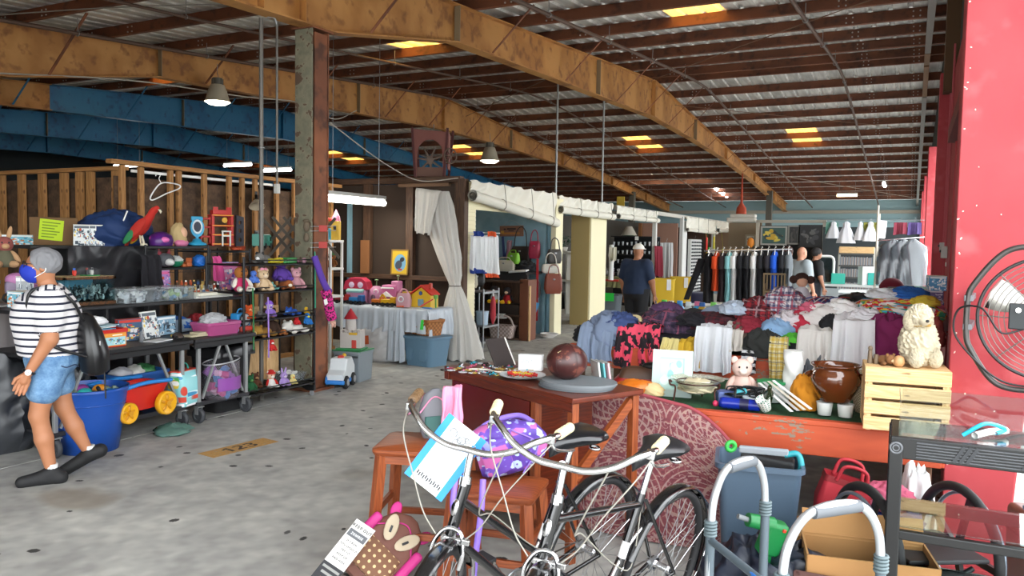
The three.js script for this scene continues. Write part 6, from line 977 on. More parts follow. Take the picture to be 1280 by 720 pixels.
garment('denim_shirt','pale blue denim shirt behind the red plaid shirt',[-1.4,1.04,-6.85],[0.2,0.09,0.16],clothM(0x8a9ab0),10);
garment('blue_shirt','light blue shirt tucked under the white plaid shirt',[-0.92,0.96,-6.48],[0.13,0.11,0.12],clothM(0x8eb2d8),11);
garment('brown_trousers','brown trousers bunched below the red plaid shirt',[-1.2,0.88,-6.42],[0.08,0.14,0.1],clothM(0x5c4a40),12);
garment('dark_trousers','charcoal trousers heaped before the yellow plaid shirt',[-1.0,0.82,-6.36],[0.16,0.15,0.12],clothM(0x2e302e),13);
garment('red_sweater','crimson sweater right of the light blue shirt',[-0.76,1.0,-6.6],[0.14,0.12,0.14],clothM(0xb82a40),14);
garment('white_blouse','white crumpled blouse on the crimson sweater',[-0.62,1.04,-6.62],[0.17,0.13,0.15],clothM(0xe2dcd8),15);
garment('black_trousers','black trousers under the lime striped top',[-0.76,0.84,-6.38],[0.16,0.11,0.12],clothM(0x191b20),16);
garment('lime_top','black top with a lime green stripe on the heap front',[-0.78,0.93,-6.38],[0.11,0.06,0.1],clothM(0x5ac038),17);
garment('black_vest','black vest lying across the white shirts',[-0.52,1.04,-6.46],[0.09,0.09,0.1],clothM(0x222226),18);
garment('yellow_scarf','pale yellow scarf on the black vest',[-0.44,1.02,-6.4],[0.08,0.07,0.08],clothM(0xdccf84),19);
garment('navy_jacket','navy jacket under the colourful towels',[-0.24,0.98,-6.6],[0.15,0.16,0.16],clothM(0x22305e),20);
garment('maroon_fleece','maroon fleece blanket heaped behind the pine crate',[-0.12,0.84,-6.4],[0.21,0.25,0.16],clothM(0x7e2356),21);
garment('blue_towel','small sky blue towel beside the maroon fleece',[-0.32,0.86,-6.38],[0.09,0.07,0.08],clothM(0x46aede),22);
garment('beach_towel','multicoloured striped beach towels heaped on the far table',[-0.1,1.13,-6.8],[0.33,0.13,0.24],CL.towel,23,0.3,0.14);
garment('white_sheets','white crumpled sheets behind the beach towels',[0.08,1.0,-7.1],[0.17,0.22,0.2],clothM(0xe6dedc),24);
garment('pink_lace','pink lace bundle by the boxes at the red wall',[0.12,1.18,-6.9],[0.1,0.09,0.12],clothM(0xd88aa4),25);
garment('rust_cloth','rust red cloth bundle against the red column',[0.16,0.98,-6.5],[0.07,0.15,0.1],clothM(0x8a3a34),26);
garment('plum_shirt','white shirt bundle under the poodle toy at the wall',[0.14,0.82,-6.3],[0.08,0.12,0.1],clothM(0xc4b6b0),27);
const hang=(name,label,p,w,back,h,m,sd,turn=0.03,amp=0.025,fl=0.2)=>solo(name,label,'clothing',drape(w,back,h,sd,amp,0.09,fl,54,40,0.05),m,p,turn);
hang('floral_blouse','black and pink floral blouse hanging over the table edge',[-2.0,0.98,-6.26],0.36,0.2,0.3,CL.floral,3);
hang('grey_hoodie_sleeve','grey blue sweatshirt sleeve hanging at the table corner',[-2.36,0.94,-6.22],0.3,0.15,0.25,clothM(0x7a889e),5);
hang('white_shirt','white printed shirt hanging over the orange table edge',[-1.38,1.0,-6.24],0.28,0.2,0.32,clothM(0xdfe2e6),7);
hang('yellow_shirt','mustard yellow shirt hanging over the orange table edge',[-1.6,0.86,-6.25],0.24,0.12,0.14,clothM(0xd0a82c),9);
hang('cream_shirt','pale yellow shirt lying beside the mustard one',[-1.73,0.88,-6.25],0.14,0.12,0.08,clothM(0xdccd88),10);
hang('yellow_plaid_shirt','yellow and white plaid shirt hanging down the table front',[-0.88,0.95,-6.23],0.14,0.15,0.4,CL.yellowplaid,11);
hang('striped_top','black and white striped top hanging at the table front',[-1.1,0.83,-6.24],0.12,0.1,0.12,CL.stripe,12);
hang('white_dress_shirt','long bright white shirt hanging over the table front',[-0.36,1.12,-6.22],0.28,0.25,0.58,clothM(0xececee),13,0.03,0.03,0.3);
hang('grey_skirt','steel grey skirt hanging under the white shirts',[-0.62,0.86,-6.24],0.2,0.1,0.26,clothM(0x60646a),15);
hang('white_knit','white knit top draped beside the black vest',[-0.62,1.02,-6.26],0.26,0.22,0.22,clothM(0xe4e0da),17);
hang('mustard_cloth','white and sand towel draped beyond the brown trousers',[-1.24,0.98,-6.3],0.16,0.2,0.12,clothM(0xcfc9c0),18);
[[-2.2,0.98,-6.4,0.13,0.08,0.12,0x3a4a78,'indigo jeans bunched beside the knit hat'],[-1.62,1.02,-6.5,0.12,0.07,0.1,0x1e1c22,'black sweater on the purple plaid shirt'],[-1.3,1.12,-6.65,0.13,0.07,0.11,0xb8c4d4,'ice blue blouse on the black plaid shirt'],[-1.16,1.0,-6.45,0.1,0.08,0.1,0x8a2434,'wine red knit in front of the red plaid shirt'],[-0.86,1.06,-6.55,0.11,0.08,0.1,0xd8d0d4,'off white vest beside the crimson sweater'],[-0.7,1.14,-6.7,0.12,0.07,0.1,0xdc6a84,'rose pink tee above the crimson sweater'],[-0.48,1.16,-6.66,0.13,0.08,0.12,0xf0eeec,'snow white tee heaped over the white blouse'],[-0.3,1.12,-6.5,0.11,0.08,0.1,0xe8e6ea,'white pillowcase by the navy jacket'],[-0.56,0.9,-6.4,0.1,0.07,0.08,0x2c3444,'slate shorts under the white knit'],[-1.9,1.06,-6.75,0.14,0.08,0.12,0x5a3a5e,'plum cardigan behind the floral blouse'],[-0.02,1.3,-6.85,0.14,0.06,0.1,0x2a64b0,'cobalt blue towel folded on the beach towels'],[-0.2,1.3,-6.8,0.12,0.05,0.1,0xe4e8ec,'white towel folded on the beach towels'],[0.1,1.26,-6.7,0.09,0.05,0.09,0xd8c040,'yellow towel end on the beach towels']].forEach(([x,y,z,a,b,c,k,l],i)=>garment('folded_garment',l,[x,y,z],[a,b,c],clothM(k),200+i*3,i,0.26));
// bottles behind the heap
{const t=thing('side_stand','small white stand of plastic bottles behind the clothes heap','stand',[-2.5,0,-9.7]);part(t,'stand_top',rbox(0.8,0.03,0.5,0.006,[0,0.78,0]),K.white);for(const x of [-0.35,0.35])for(const z of [-0.2,0.2])part(t,'leg',cyl(0.014,0.014,0.77,[x,0.385,z],undefined,8),K.galv);}
[[-2.78,0x49c83a,0xd8e8ea,'green capped white bottle'],[-2.66,0xf0f0f0,0x6ab8d8,'white capped sky blue bottle'],[-2.58,0x2a8ad0,0x2a9ad8,'bright blue bottle'],[-2.44,0xd8e4e8,0xc8d4d8,'pale grey bottle'],[-2.36,0xd86a90,0x3aa0d0,'pink capped blue bottle'],[-2.27,0x2a6ac0,0xd8b040,'blue capped yellow bottle'],[-2.16,0x7ad85a,0xd8f0d8,'lime capped white bottle']].forEach(([x,c,b,l],k)=>{const t=thing('detergent_bottle',l+' on the stand behind the clothes','bottle',[x,0.796,-9.72+(k % 2)*0.12]);part(t,'bottle_body',lathe([[0.001,0],[0.055,0],[0.06,0.05],[0.055,0.11],[0.025,0.15],[0.001,0.155]],undefined,undefined,14),M(b,0.35));part(t,'cap',cyl(0.035,0.038,0.05,[0,0.17,0],undefined,12),M(c,0.4));});
// --- clothing rail ---
{
const t=thing('clothes_rail','chrome clothing rail with a full row of garments','rail',[-2.35,0,-13]);
part(t,'rail_bar',bar([-0.72,1.6,0],[0.66,1.655,0],0.014,8),K.chrome);for(const x of [-0.65,0.62]){part(t,'upright',bar([x,0.014,0],[x,1.62,0],0.014,8),K.chrome);part(t,'foot',bar([x,0.014,-0.26],[x,0.014,0.26],0.014,8),K.chrome);}
}
const rail=[[-2.98,0x17161a,0.95,'black long sleeved jacket at the near end of the clothing rail',1],[-2.84,0xd84a1c,0.62,'orange shirt',0],[-2.72,0x2a1c20,0.8,'dark brown shirt',0],[-2.6,0x8ac4c8,0.85,'pale aqua shirt',0],[-2.5,0xe2e2e0,0.8,'white shirt',0],[-2.38,0x1c1c20,0.8,'black tee with orange neck',0],[-2.26,0x202024,0.85,'black tee',0],[-2.14,0xe0e0de,0.85,'white tank top',0],[-2.02,0x1a1a1e,0.9,'black dress',0],[-1.9,0x26242a,0.9,'charcoal shirt',0],[-1.78,0x1f58c8,0.72,'royal blue shirt',0],[-1.64,0x202226,1.0,'long black coat',0],[-1.54,0x5a6064,1.05,'grey raincoat',0]];
rail.forEach(([x,c,h,l,sl],k)=>{
const t=thing('rail_garment',sl?l:l+' hanging on the clothing rail','clothing',[-2.98+(x+2.98)*0.86,1.57+(x+3.07)*0.033,-13],[0,0.12,0],'garments on the clothing rail');
const L=[[0,0.03,0.05],[-0.05,0.05,0.13],[-0.1,0.06,0.24],[-0.22,0.07,0.25],[-h*0.6,0.06,0.23],[-h,0.07,0.25]];
part(t,'fabric',loft(L.map(([y,a,b])=>[...Array(26)].map((_,i)=>{const q=i / 26*6.2832,f=1+0.14*Math.sin(q*7+y*8+k);return [Math.cos(q)*a*f*(sl?1.2:1),y,Math.sin(q)*b*f];})),true,false),clothM(c));
if(sl)part(t,'sleeve',loft([0,1,2,3,4].map((j)=>ringEll(0.07 - j*0.006,0.075 - j*0.006,-0.1 - j*0.17,14,-0.1 - j*0.06,0.12))),clothM(c));else part(t,'sleeve',loft([0,1,2].map((j)=>ringEll(0.05,0.06,-0.06 - j*0.1,12,-0.01,0.2+j*0.03))),clothM(c));
part(t,'hanger',[bar([0,0.02,0],[0,-0.05,0.18],0.006,5),bar([0,0.02,0],[0,-0.05,-0.18],0.006,5),tube([[0,0.02,0],[0,0.06,0],[0.02,0.075,0],[0,0.09,0.0]],0.004,12,5)],K.white);
});
solo('paper_plate_row','white oval trays on a low stand under the clothing rail','tray',[cyl(0.26,0.24,0.02,[-0.3,0.86,0],undefined,24),cyl(0.24,0.22,0.02,[0.35,0.86,0.05],undefined,24),cyl(0.05,0.08,0.85,[-0.3,0.425,0],undefined,12),cyl(0.05,0.08,0.85,[0.35,0.425,0.05],undefined,12)],M(0xd8dcd8,0.4),[-2.25,0,-10.9]);
{const t=thing('white_basket','white slatted plastic laundry basket behind the plaid shirts','basket',[-1.62,0,-9.5]);part(t,'basket_stand',rbox(0.3,0.72,0.3,0.02,[0,0.36,0]),M(0x9a9a96,0.7));part(t,'basket_base',rbox(0.44,0.02,0.34,0.02,[0,0.73,0]),K.white);for(let k=0;k<14;k++){const a=k / 14*6.283;part(t,'slat',rbox(0.03,0.2,0.01,0.004,[Math.cos(a)*0.23,0.84,Math.sin(a)*0.18],[0,-a+Math.PI / 2,0]),K.white);}part(t,'basket_rim',place(new THREE.TorusGeometry(0.22,0.014,8,30),[0,0.95,0],[Math.PI / 2,0,0],[1.1,0.85,1]),K.white);}
// --- far stalls ---
{
const s=structure('wall_far_stall','white framed stall with dark pictures beyond the shoppers','stall');
part(s,'frame_top',rbox(2.1,0.09,0.1,0.006,[-3.45,2.5,-26]),M(0xa8a294,0.7));part(s,'frame_post',rbox(0.1,2.5,0.1,0.006,[-2.45,1.25,-26]),M(0xb4ae9e,0.7));part(s,'frame_post',rbox(0.1,2.5,0.1,0.006,[-4.45,1.25,-26]),M(0xb4ae9e,0.7));
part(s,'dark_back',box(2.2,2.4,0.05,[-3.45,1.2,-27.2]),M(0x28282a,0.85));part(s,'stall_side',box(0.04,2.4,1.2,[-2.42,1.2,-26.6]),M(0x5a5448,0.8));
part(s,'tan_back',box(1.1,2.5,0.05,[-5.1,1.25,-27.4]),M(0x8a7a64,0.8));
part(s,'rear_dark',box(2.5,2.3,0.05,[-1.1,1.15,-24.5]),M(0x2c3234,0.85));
}
function picture(label,p,w,h,f,cols,turn=0,pale){const t=thing('framed_picture',label,'picture',p,turn);part(t,'picture_print',box(w,h,0.02),keep(M(0xffffff,0.4,0,{map:canvasTex(64,64,(c)=>{c.fillStyle=cols[0];c.fillRect(0,0,64,64);for(let k=0;k<16;k++){c.fillStyle=cols[1+k %(cols.length - 1)];c.beginPath();c.ellipse(rnd(8,56),rnd(10,54),rnd(3,12),rnd(2,9),rnd(3),0,7);c.fill();}})})));const e=0.05;part(t,'picture_frame',[box(w+2*e,e,0.04,[0,h / 2+e / 2,0]),box(w+2*e,e,0.04,[0,-h / 2 - e / 2,0]),box(e,h,0.04,[w / 2+e / 2,0,0]),box(e,h,0.04,[-w / 2 - e / 2,0,0])],M(f,0.5));return t;}
picture('large sunset picture in a white frame on the far stall',[-3.95,2.05,-26.0],0.7,0.5,0xa8a8a0,['#3c5a56','#c8a030','#d8c050','#2a3a3a']);
picture('narrow dark picture in a grey frame between two larger pictures',[-3.35,2.08,-26.0],0.26,0.5,0x88867e,['#2a2c2c','#4a4844','#383634']);
picture('large dark cloudy picture at the right of the far stall',[-2.85,2.05,-26.0],0.62,0.6,0x2c2c2c,['#242426','#4a4a4c','#6a6866']);
picture('small pale picture stacked left of the far stall',[-4.9,1.9,-27.3],0.24,0.3,0x9a927e,['#c8c4b4','#8a8678','#5a564e']);
picture('small brown picture below the pale one left of the far stall',[-4.95,1.4,-27.3],0.28,0.34,0x6a5a44,['#9a8a70','#5a4a3a','#c8b898']);
picture('tiny framed print beside the small brown picture',[-4.6,1.55,-27.3],0.2,0.26,0x8a8070,['#b0a890','#6a6254','#3c3a36']);
solo('white_parcels','white folded parcels stacked on the stall roof edge','parcel',[rbox(0.9,0.14,0.4,0.04,[0,0.07,0]),rbox(0.8,0.12,0.36,0.04,[0.05,0.2,0])],M(0xc8c4ba,0.7),[-5.0,2.48,-26.2]);
solo('orange_bag','orange drawstring bag hung from the far girder end','bag',[loft([ringEll(0.05,0.05,0,12),ringEll(0.2,0.12,0.15,12),ringEll(0.18,0.1,0.42,12),ringEll(0.05,0.04,0.62,12),ringEll(0.02,0.02,1.8,12)])],M(0xb8482c,0.7),[-5.85,2.72,-30.5]);
solo('orange_lantern','small orange paper lantern by the stacked pictures','lantern',[loft([ringEll(0.04,0.04,0,12),ringEll(0.11,0.11,0.1,12),ringEll(0.1,0.1,0.24,12),ringEll(0.03,0.03,0.32,12)])],M(0xd8801c,0.6),[-4.62,1.66,-25.8]);
// dresses in plastic
{solo('dress_line','thin wire line holding the bagged dresses','wire',bar([-2.3,2.42,-22],[0.3,2.42,-22],0.008,6),K.steel);}
[[-1.86,0.3,0.44,'short white dress in plastic beside the picture stall'],[-1.55,0.36,0.56,'tall pointed white dress in plastic on the line'],[-1.22,0.24,0.48,'grey child dress in plastic on the line'],[-0.98,0.34,0.5,'full skirted white dress in plastic on the line']].forEach(([x,w,h,l],k)=>{const t=thing('bagged_dress',l,'dress',[x,2.4,-22],0.2*k);part(t,'skirt',loft([0,0.1,0.22,0.4,0.7,1].map((q,j)=>[...Array(22)].map((_,i)=>{const a=i / 22*6.283,r=[0.02,0.07,0.06,0.1,0.15,0.18][j]*w / 0.36*(1+0.12*Math.sin(a*6+k));return [Math.cos(a)*r*1.2,-0.02 - q*h,Math.sin(a)*r*0.7];})),true,false),plasticBag(0xd8d8dc,0.2));part(t,'hanger_hook',tube([[0,0,0],[0,0.03,0],[0.02,0.04,0]],0.006,8,5),K.steel);});
solo('white_sleeve_bag','slim white garment bag at the end of the dress line','bag',[rbox(0.2,0.46,0.06,0.03,[0,-0.24,0],[0,0.2,-0.08])],M(0xdcdce0,0.5),[-0.72,2.42,-22]);
[[-1.9,0x6a9a8a],[-1.0,0x8a8a3a],[-0.3,0x7a2a3a],[0.02,0x4a3a6a]].forEach(([x,c],k)=>hungCloth(['sea green top','olive top','maroon top','violet top'][k]+' hanging dim behind the dress line',[x,2.36,-22.1],0.3,0.3,c,0));
{// media shelves
const t=thing('media_shelf','shelf packed with rows of disc cases under a wooden crate','shelf',[-1.25,0,-21.5]);
for(const x of [-0.4,0.4])part(t,'side_panel',rbox(0.04,1.7,0.26,0.004,[x,0.85,0]),M(0x9a9890,0.7));for(const y of [0.6,0.95,1.25,1.55])part(t,'shelf_board',rbox(0.8,0.04,0.28,0.004,[0,y,0]),M(0x4a4844,0.7));
[0x8a8c90,0x4a5a6a,0xb8b4ac,0x6a4a40].forEach((c,q)=>{const g=[];for(let k=q;k<46;k+=4)for(const y of [0.62,0.97,1.27])g.push(box(0.014,rnd(0.18,0.22),0.16,[-0.37+k*0.0163,y+0.1,0.04]));part(t,'disc_cases',g,M(c,0.4)).userData.kind='stuff';});
part(t,'top_crate',[rbox(0.8,0.16,0.3,0.006,[0,1.65,0])],K.pine);
}
{const t=thing('white_mirror','white framed rounded mirror standing on the far counter','mirror',[-1.9,0.86,-20.2]);part(t,'mirror_frame',[tube([[-0.2,0,0],[-0.23,0.3,0],[-0.2,0.6,0],[0,0.63,0],[0.2,0.6,0],[0.23,0.3,0],[0.2,0,0],[0,-0.02,0]],0.03,60,7,true)],K.white);part(t,'mirror_glass',rbox(0.4,0.58,0.01,0.004,[0,0.3,0]),M(0x4a5658,0.08,0.8));}
for(const [x,z,w,l] of [[-1.4,-20,2.0,'long white counter in front of the media shelf'],[-0.55,-17.3,1.5,'second white counter nearer the clothes tables']]){const t=thing('white_counter',l,'counter',[x,0,z]);part(t,'counter_top',rbox(w,0.05,0.7,0.008,[0,0.82,0]),M(0xc8ccca,0.5));part(t,'counter_front',box(w,0.3,0.03,[0,0.6,0.32]),M(0x9aa2a4,0.6));for(const q of [-1,1])part(t,'leg',rbox(0.06,0.8,0.06,0.005,[q*(w / 2 - 0.05),0.4,0.25]),M(0x8a8e90,0.6));}
[[-2.15,0x1f9a88,0.34,0.3],[-1.55,0x28a894,0.3,0.24],[-0.75,0x1c9c90,0.36,0.28],[-0.45,0x222426,0.34,0.34],[-0.95,0xe0e2e2,0.26,0.42],[-0.6,0xb0b8bc,0.3,0.16]].forEach(([x,c,w,h],k)=>carton('counter_box',['teal packaged box left of the white mirror','teal packaged box right of the white mirror','teal striped package row','black speaker-like box','tall white box','low grey box'][k]+' on the far white counter','box',w,h,0.3,[x,0.847,-20.05],0.1*k,M(c,0.5),{lid:c}));
{const t=thing('jacket_rail','rail of jackets in shiny clear plastic against the red wall','rail',[-0.16,0,-12.4]);part(t,'rail_bar',bar([0.3,1.86,0],[-0.3,1.8,0.1],0.012,7),K.chrome);part(t,'upright',bar([-0.3,0,0.1],[-0.3,2.3,0.1],0.014,7),M(0xc0b8a8,0.5));}
[[-0.26,0x1c2438,'navy jacket in clear plastic on the wall rail'],[-0.13,0x5a6068,'pale jacket in clear plastic on the wall rail'],[0.0,0x3a3e44,'grey jacket in clear plastic on the wall rail']].forEach(([x,c,l],k)=>{const t=thing('bagged_jacket',l,'clothing',[x,1.8,-12.35+k*0.02],0.4);part(t,'jacket',loft([[0,0.03,0.04],[-0.06,0.13,0.06],[-0.14,0.18,0.08],[-0.45,0.15,0.08],[-0.7,0.16,0.08]].map(([y,a,b])=>ringEll(a,b,y,18))),clothM(c));part(t,'plastic_cover',loft([[0.03,0.03,0.03],[-0.08,0.17,0.09],[-0.3,0.2,0.11],[-0.62,0.21,0.12]].map(([y,a,b])=>[...Array(22)].map((_,i)=>{const q=i / 22*6.28,f=1+0.14*Math.sin(q*6+y*12);return [Math.cos(q)*a*f,y,Math.sin(q)*b*f];})),false,false),M(0xa8aeb4,0.12,0,{transmission:0.85,thickness:0}));});
solo('leaning_pole','thin pale pole leaning in front of the bagged jackets','pole',bar([0,0,0.3],[0.05,2.25,0],0.014,7),M(0xb8b0a0,0.6),[-0.55,0,-14]);
// far clutter table
{const t=thing('clutter_table','table of hats and small goods by the red wall','table',[-0.3,0,-10.4]);part(t,'tabletop',rbox(1.0,0.04,0.9,0.006,[0,0.9,0]),M(0xc0beb8,0.6));for(const x of [-0.42,0.42])for(const z of [-0.36,0.36])part(t,'leg',rbox(0.04,0.9,0.04,0.004,[x,0.45,z]),K.galv);}
solo('burgundy_cap','burgundy baseball cap on the clutter table','cap',[ball(0.13,0.11,0.13,[0,0.05,0]),place(new THREE.CylinderGeometry(0.13,0.13,0.012,24),[0,0.02,0.12],[0.1,0,0],[0.9,1,0.8])],M(0x7a1a30,0.8),[-0.2,1.19,-10.15],-0.4);
solo('cap_stand','white cardboard carton under the burgundy cap','box',rbox(0.4,0.27,0.3,0.01,[0,0.135,0]),M(0xd0ccc6,0.6),[-0.22,0.92,-10.15]);
solo('aqua_bucket','pale aqua bucket on the clutter table','bucket',roundTub(0.14,0.11,0.34),M(0xa8dcd4,0.45),[0.08,0.92,-10.1]);
solo('grey_plush_pile','grey white fluffy heap on the clutter table','soft goods',heap(0.16,0.12,0.14,61,0.2),clothM(0xb0a4a8),[-0.5,0.92,-10.2]);
solo('green_pouch','small bright green pouch on the clutter table edge','pouch',heap(0.07,0.035,0.06,63,0.3),M(0x28c85a,0.6),[-0.45,0.92,-9.98]);
garment('white_linen','white linen bundle on the clutter table by the wall',[0.1,0.92,-10.05+0.1],[0.14,0.12,0.12],clothM(0xe8e6e6),64);
{const t=thing('framed_paper','upright framed blank white paper on the clothes table','frame',[-0.1,1.12,-8.0],[-0.1,0.1,0]);part(t,'paper',box(0.15,0.17,0.006,[0,0.12,0]),M(0xe8ecec,0.6));part(t,'frame_rim',[box(0.18,0.014,0.016,[0,0.03,0]),box(0.18,0.014,0.016,[0,0.21,0]),box(0.014,0.18,0.016,[-0.083,0.12,0]),box(0.014,0.18,0.016,[0.083,0.12,0])],M(0x5a5c58,0.5));}
{const t=thing('goods_table','table of doll and packages behind the clothes heap','table',[-0.55,0,-8.3]);part(t,'tabletop',rbox(1.5,0.04,0.9,0.006,[0,1.1,0]),M(0xb8b4ac,0.6));for(const x of [-0.7,0.7])for(const z of [-0.4,0.4])part(t,'leg',rbox(0.04,1.08,0.04,0.004,[x,0.54,z]),K.galv);}
[['tissue_box','white and blue tissue box by the red wall',0.14,0.13,0.22,[0.2,1.32,-8.0],pm(['#4a90c0','#e8ecee','#8ac0dc','#ffffff'],21)],['tissue_box','blue and purple tissue box under the other box by the wall',0.17,0.1,0.24,[0.17,1.122,-8.0],pm(['#8a9ac8','#e8e8ee','#5a5a98','#c8d4e8'],22)],['purple_carton','purple carton with a white label by the red wall',0.16,0.1,0.22,[0.17,1.222,-8.0],pm(['#6a5a8a','#d8d4e0','#8a7aa8'],23)]].forEach(([n,l,w,h,d,p,m])=>carton(n,l,'box',w,h,d,p,0.1,m));
{const t=thing('cloth_doll','brown haired doll in a white dress sitting behind the clothes','doll',[-0.95,1.12,-8.1],0.3);part(t,'dress',lathe([[0.001,0],[0.11,0],[0.1,0.08],[0.05,0.17],[0.001,0.19]]),M(0xd8d4dc,0.8));part(t,'head',ball(0.055,0.055,0.05,[0,0.23,0]),M(0xd8a488,0.7));part(t,'hair',[ball(0.07,0.06,0.06,[0,0.26,-0.02]),ball(0.04,0.04,0.04,[-0.08,0.25,0]),ball(0.04,0.04,0.04,[0.08,0.25,0])],M(0x3a2018,0.9));for(const s of [-1,1])part(t,'leg',bar([s*0.04,0.02,0.08],[s*0.05,0.01,0.2],0.022,7),M(0xc8b0a4,0.8));}
{const t=thing('wicker_chair','small slatted wicker doll chair next to the doll','chair',[-1.22,1.12,-8.2],0.2),m=M(0x8a7658,0.8);part(t,'seat',rbox(0.22,0.02,0.2,0.004,[0,0.12,0]),m);for(const x of [-0.1,0.1])for(const z of [-0.09,0.09])part(t,'leg',rbox(0.018,z<0?0.3:0.2,0.018,0.003,[x,z<0?0.15:0.1,z]),m);for(let k=0;k<5;k++)part(t,'back_slat',rbox(0.014,0.16,0.01,0.003,[-0.07+k*0.035,0.21,-0.09]),m);part(t,'top_rail',rbox(0.22,0.02,0.02,0.004,[0,0.29,-0.09]),m);}
garment('black_bag_pile','black leather jacket folded behind the beach towels',[-0.42,1.122,-8.0],[0.2,0.1,0.16],M(0x1a1c22,0.45),71);
garment('violet_pile','violet and white hangers heap beside the black jacket',[-0.7,1.122,-7.98],[0.14,0.07,0.14],clothM(0x6a5a8a),72);
for(let k=0;k<7;k++){const t=thing('loose_hanger','plastic coat hanger leaning in the pile behind the white shirts','hanger',[-0.86+k*0.045,1.14,-7.78],[0.2,0.9,0.15*k - 0.4],'hangers heaped behind the shirts');part(t,'hanger_frame',tube([[-0.16,0,0],[0,0.09,0],[0.16,0,0],[0,-0.015,0]],0.005,30,5,true),M([0xd8d8dc,0x3a6ac0,0xb82a3a,0xe8e8e8][k % 4],0.5));}
// wall boxes on the red wall
for(const [z,y,w,l] of [[-9.6,1.66,0.13,'grey electrical switch box on the red wall'],[-10.2,1.72,0.1,'small grey junction box deeper along the red wall']]){const t=thing('wall_box',l,'box',[0.3,y,z]);part(t,'box_body',rbox(0.06,w,w,0.008),M(0xb4b6b0,0.5));part(t,'switch_knob',[cyl(0.014,0.014,0.02,[-0.035,0.01,0.02],[0,0,Math.PI / 2],8)],M(0x3a3a3a,0.5));part(t,'conduit',bar([0.01,w / 2,0],[0.01,2.2,0],0.011,7),M(0xb8525a,0.6));}
solo('wall_tag','small white sticker plate below the switch box on the red wall','plate',rbox(0.012,0.045,0.11,0.004),K.white,[0.322,1.53,-9.6]);

// ================= NEAR TABLE GOODS =================
const NY=0.735;
{const t=thing('ceramic_pot','large glossy brown ceramic pot with small side handles on white cups','pot',[-0.36,NY+0.075,-4.78]),m=M(0x5a2c12,0.12,0,{clearcoat:0.8,clearcoatRoughness:0.08});part(t,'pot_body',lathe([[0.001,0],[0.075,0],[0.085,0.01],[0.125,0.08],[0.14,0.13],[0.132,0.165],[0.118,0.185],[0.122,0.2],[0.135,0.208],[0.135,0.216],[0.118,0.212],[0.108,0.18],[0.125,0.13],[0.07,0.012],[0.001,0.012]],undefined,undefined,40),m);for(const s of [-1,1])part(t,'ear_handle',tube([[s*0.128,0.165,0.03],[s*0.155,0.15,0.015],[s*0.155,0.14,-0.015],[s*0.134,0.13,-0.03]],0.011,20,7),m);}
for(const [x,l] of [[-0.41,'white china cup under the pot, left one'],[-0.3,'white china cup under the pot, right one']])solo('china_cup',l.replace(', left one',' nearer the mustard cushion').replace(', right one',' nearer the pine crate'),'cup',lathe([[0.001,0],[0.036,0],[0.045,0.07],[0.047,0.073],[0.041,0.07],[0.001,0.01]],undefined,undefined,20),M(0xdededa,0.35),[x,NY,-4.75]);
{const t=thing('twisted_column','white spiral twisted pillar candle standing on the turf table','candle',[-0.62,NY,-5.02]),L=[];for(let j=0;j<=40;j++){const y=j / 40*0.32;L.push([...Array(30)].map((_,k)=>{const a=k / 30*6.2832,r=0.055*(1+0.1*Math.sin(a*3 - y*46));return [Math.cos(a)*r,y,Math.sin(a)*r];}));}part(t,'spiral_shaft',loft(L),M(0xdadad6,0.5));}
garment('mustard_cushion','mustard yellow plush cushion beside the brown pot',[-0.53,NY,-4.85],[0.08,0.14,0.07],clothM(0xc07a14),81,0,0.12,'cushion');
{const t=thing('wicker_lamp','cream woven wicker vase behind the brown pot','vase',[-0.2,NY,-4.95],0.1);part(t,'weave',lathe([[0.001,0],[0.06,0],[0.085,0.1],[0.07,0.2],[0.05,0.24],[0.045,0.24],[0.001,0.02]]),M(0xffffff,0.8,0,{map:tex(32,32,0.03,(u,v)=>(Math.sin(u*12.57)*Math.sin(v*12.57)>0?[206,190,160]:[150,128,96]))}));part(t,'blue_ribbon',torus(0.05,0.014,[0.02,0.2,0],[1.3,0,0],20,6),M(0x2a7ac0,0.6));}
{const t=thing('pine_crate','slatted pine fruit crate on the turf table by the red column','crate',[-0.01,NY - 0.005,-4.62],0.1);for(let k=0;k<4;k++){const y=0.045+k*0.083;part(t,'slat',rbox(0.4,0.068,0.012,0.003,[0,y,0.14]),K.pine);part(t,'slat',rbox(0.4,0.068,0.012,0.003,[0,y,-0.14]),K.pine);}for(const s of [-1,1]){part(t,'end_board',rbox(0.014,0.31,0.27,0.003,[s*0.19,0.165,0]),K.pine);for(const z of [-0.125,0.125])part(t,'corner_post',rbox(0.025,0.32,0.025,0.003,[s*0.175,0.165,z]),K.pine);}part(t,'bottom_board',rbox(0.38,0.01,0.26,0.003,[0,0.012,0]),K.pine);part(t,'top_board',rbox(0.4,0.012,0.29,0.003,[0,0.332,0]),K.pine);}
{const t=thing('poodle_toy','shaggy white poodle soft toy sitting on the pine crate','soft toy',[0.05,NY+0.334,-4.62],0.5),m=M(0xcabea4,0.95);const shag=(a,b,c,p,sd)=>{const g=heap(a,b,c,sd,0.2,9,72,-0.95);g.translate(p[0],p[1] - 0.95*b,p[2]);return g;};part(t,'body',shag(0.085,0.12,0.08,[0,0.115,0],3),m);part(t,'head',shag(0.055,0.06,0.055,[-0.02,0.265,0.03],5),m);part(t,'snout',ball(0.025,0.022,0.04,[-0.03,0.245,0.085]),m);for(const s of [-1,1]){part(t,'ear',shag(0.022,0.05,0.03,[s*0.05 - 0.02,0.24,0.02],7+s),m);part(t,'front_leg',shag(0.03,0.05,0.035,[s*0.05,0.05,0.07],11+s),m);}part(t,'nose',ball(0.01,0.008,0.008,[-0.032,0.25,0.125],undefined,8),K.black);part(t,'collar',torus(0.045,0.008,[-0.01,0.215,0.02],[1.4,0,0],20,6),M(0xb08a3a,0.6));}
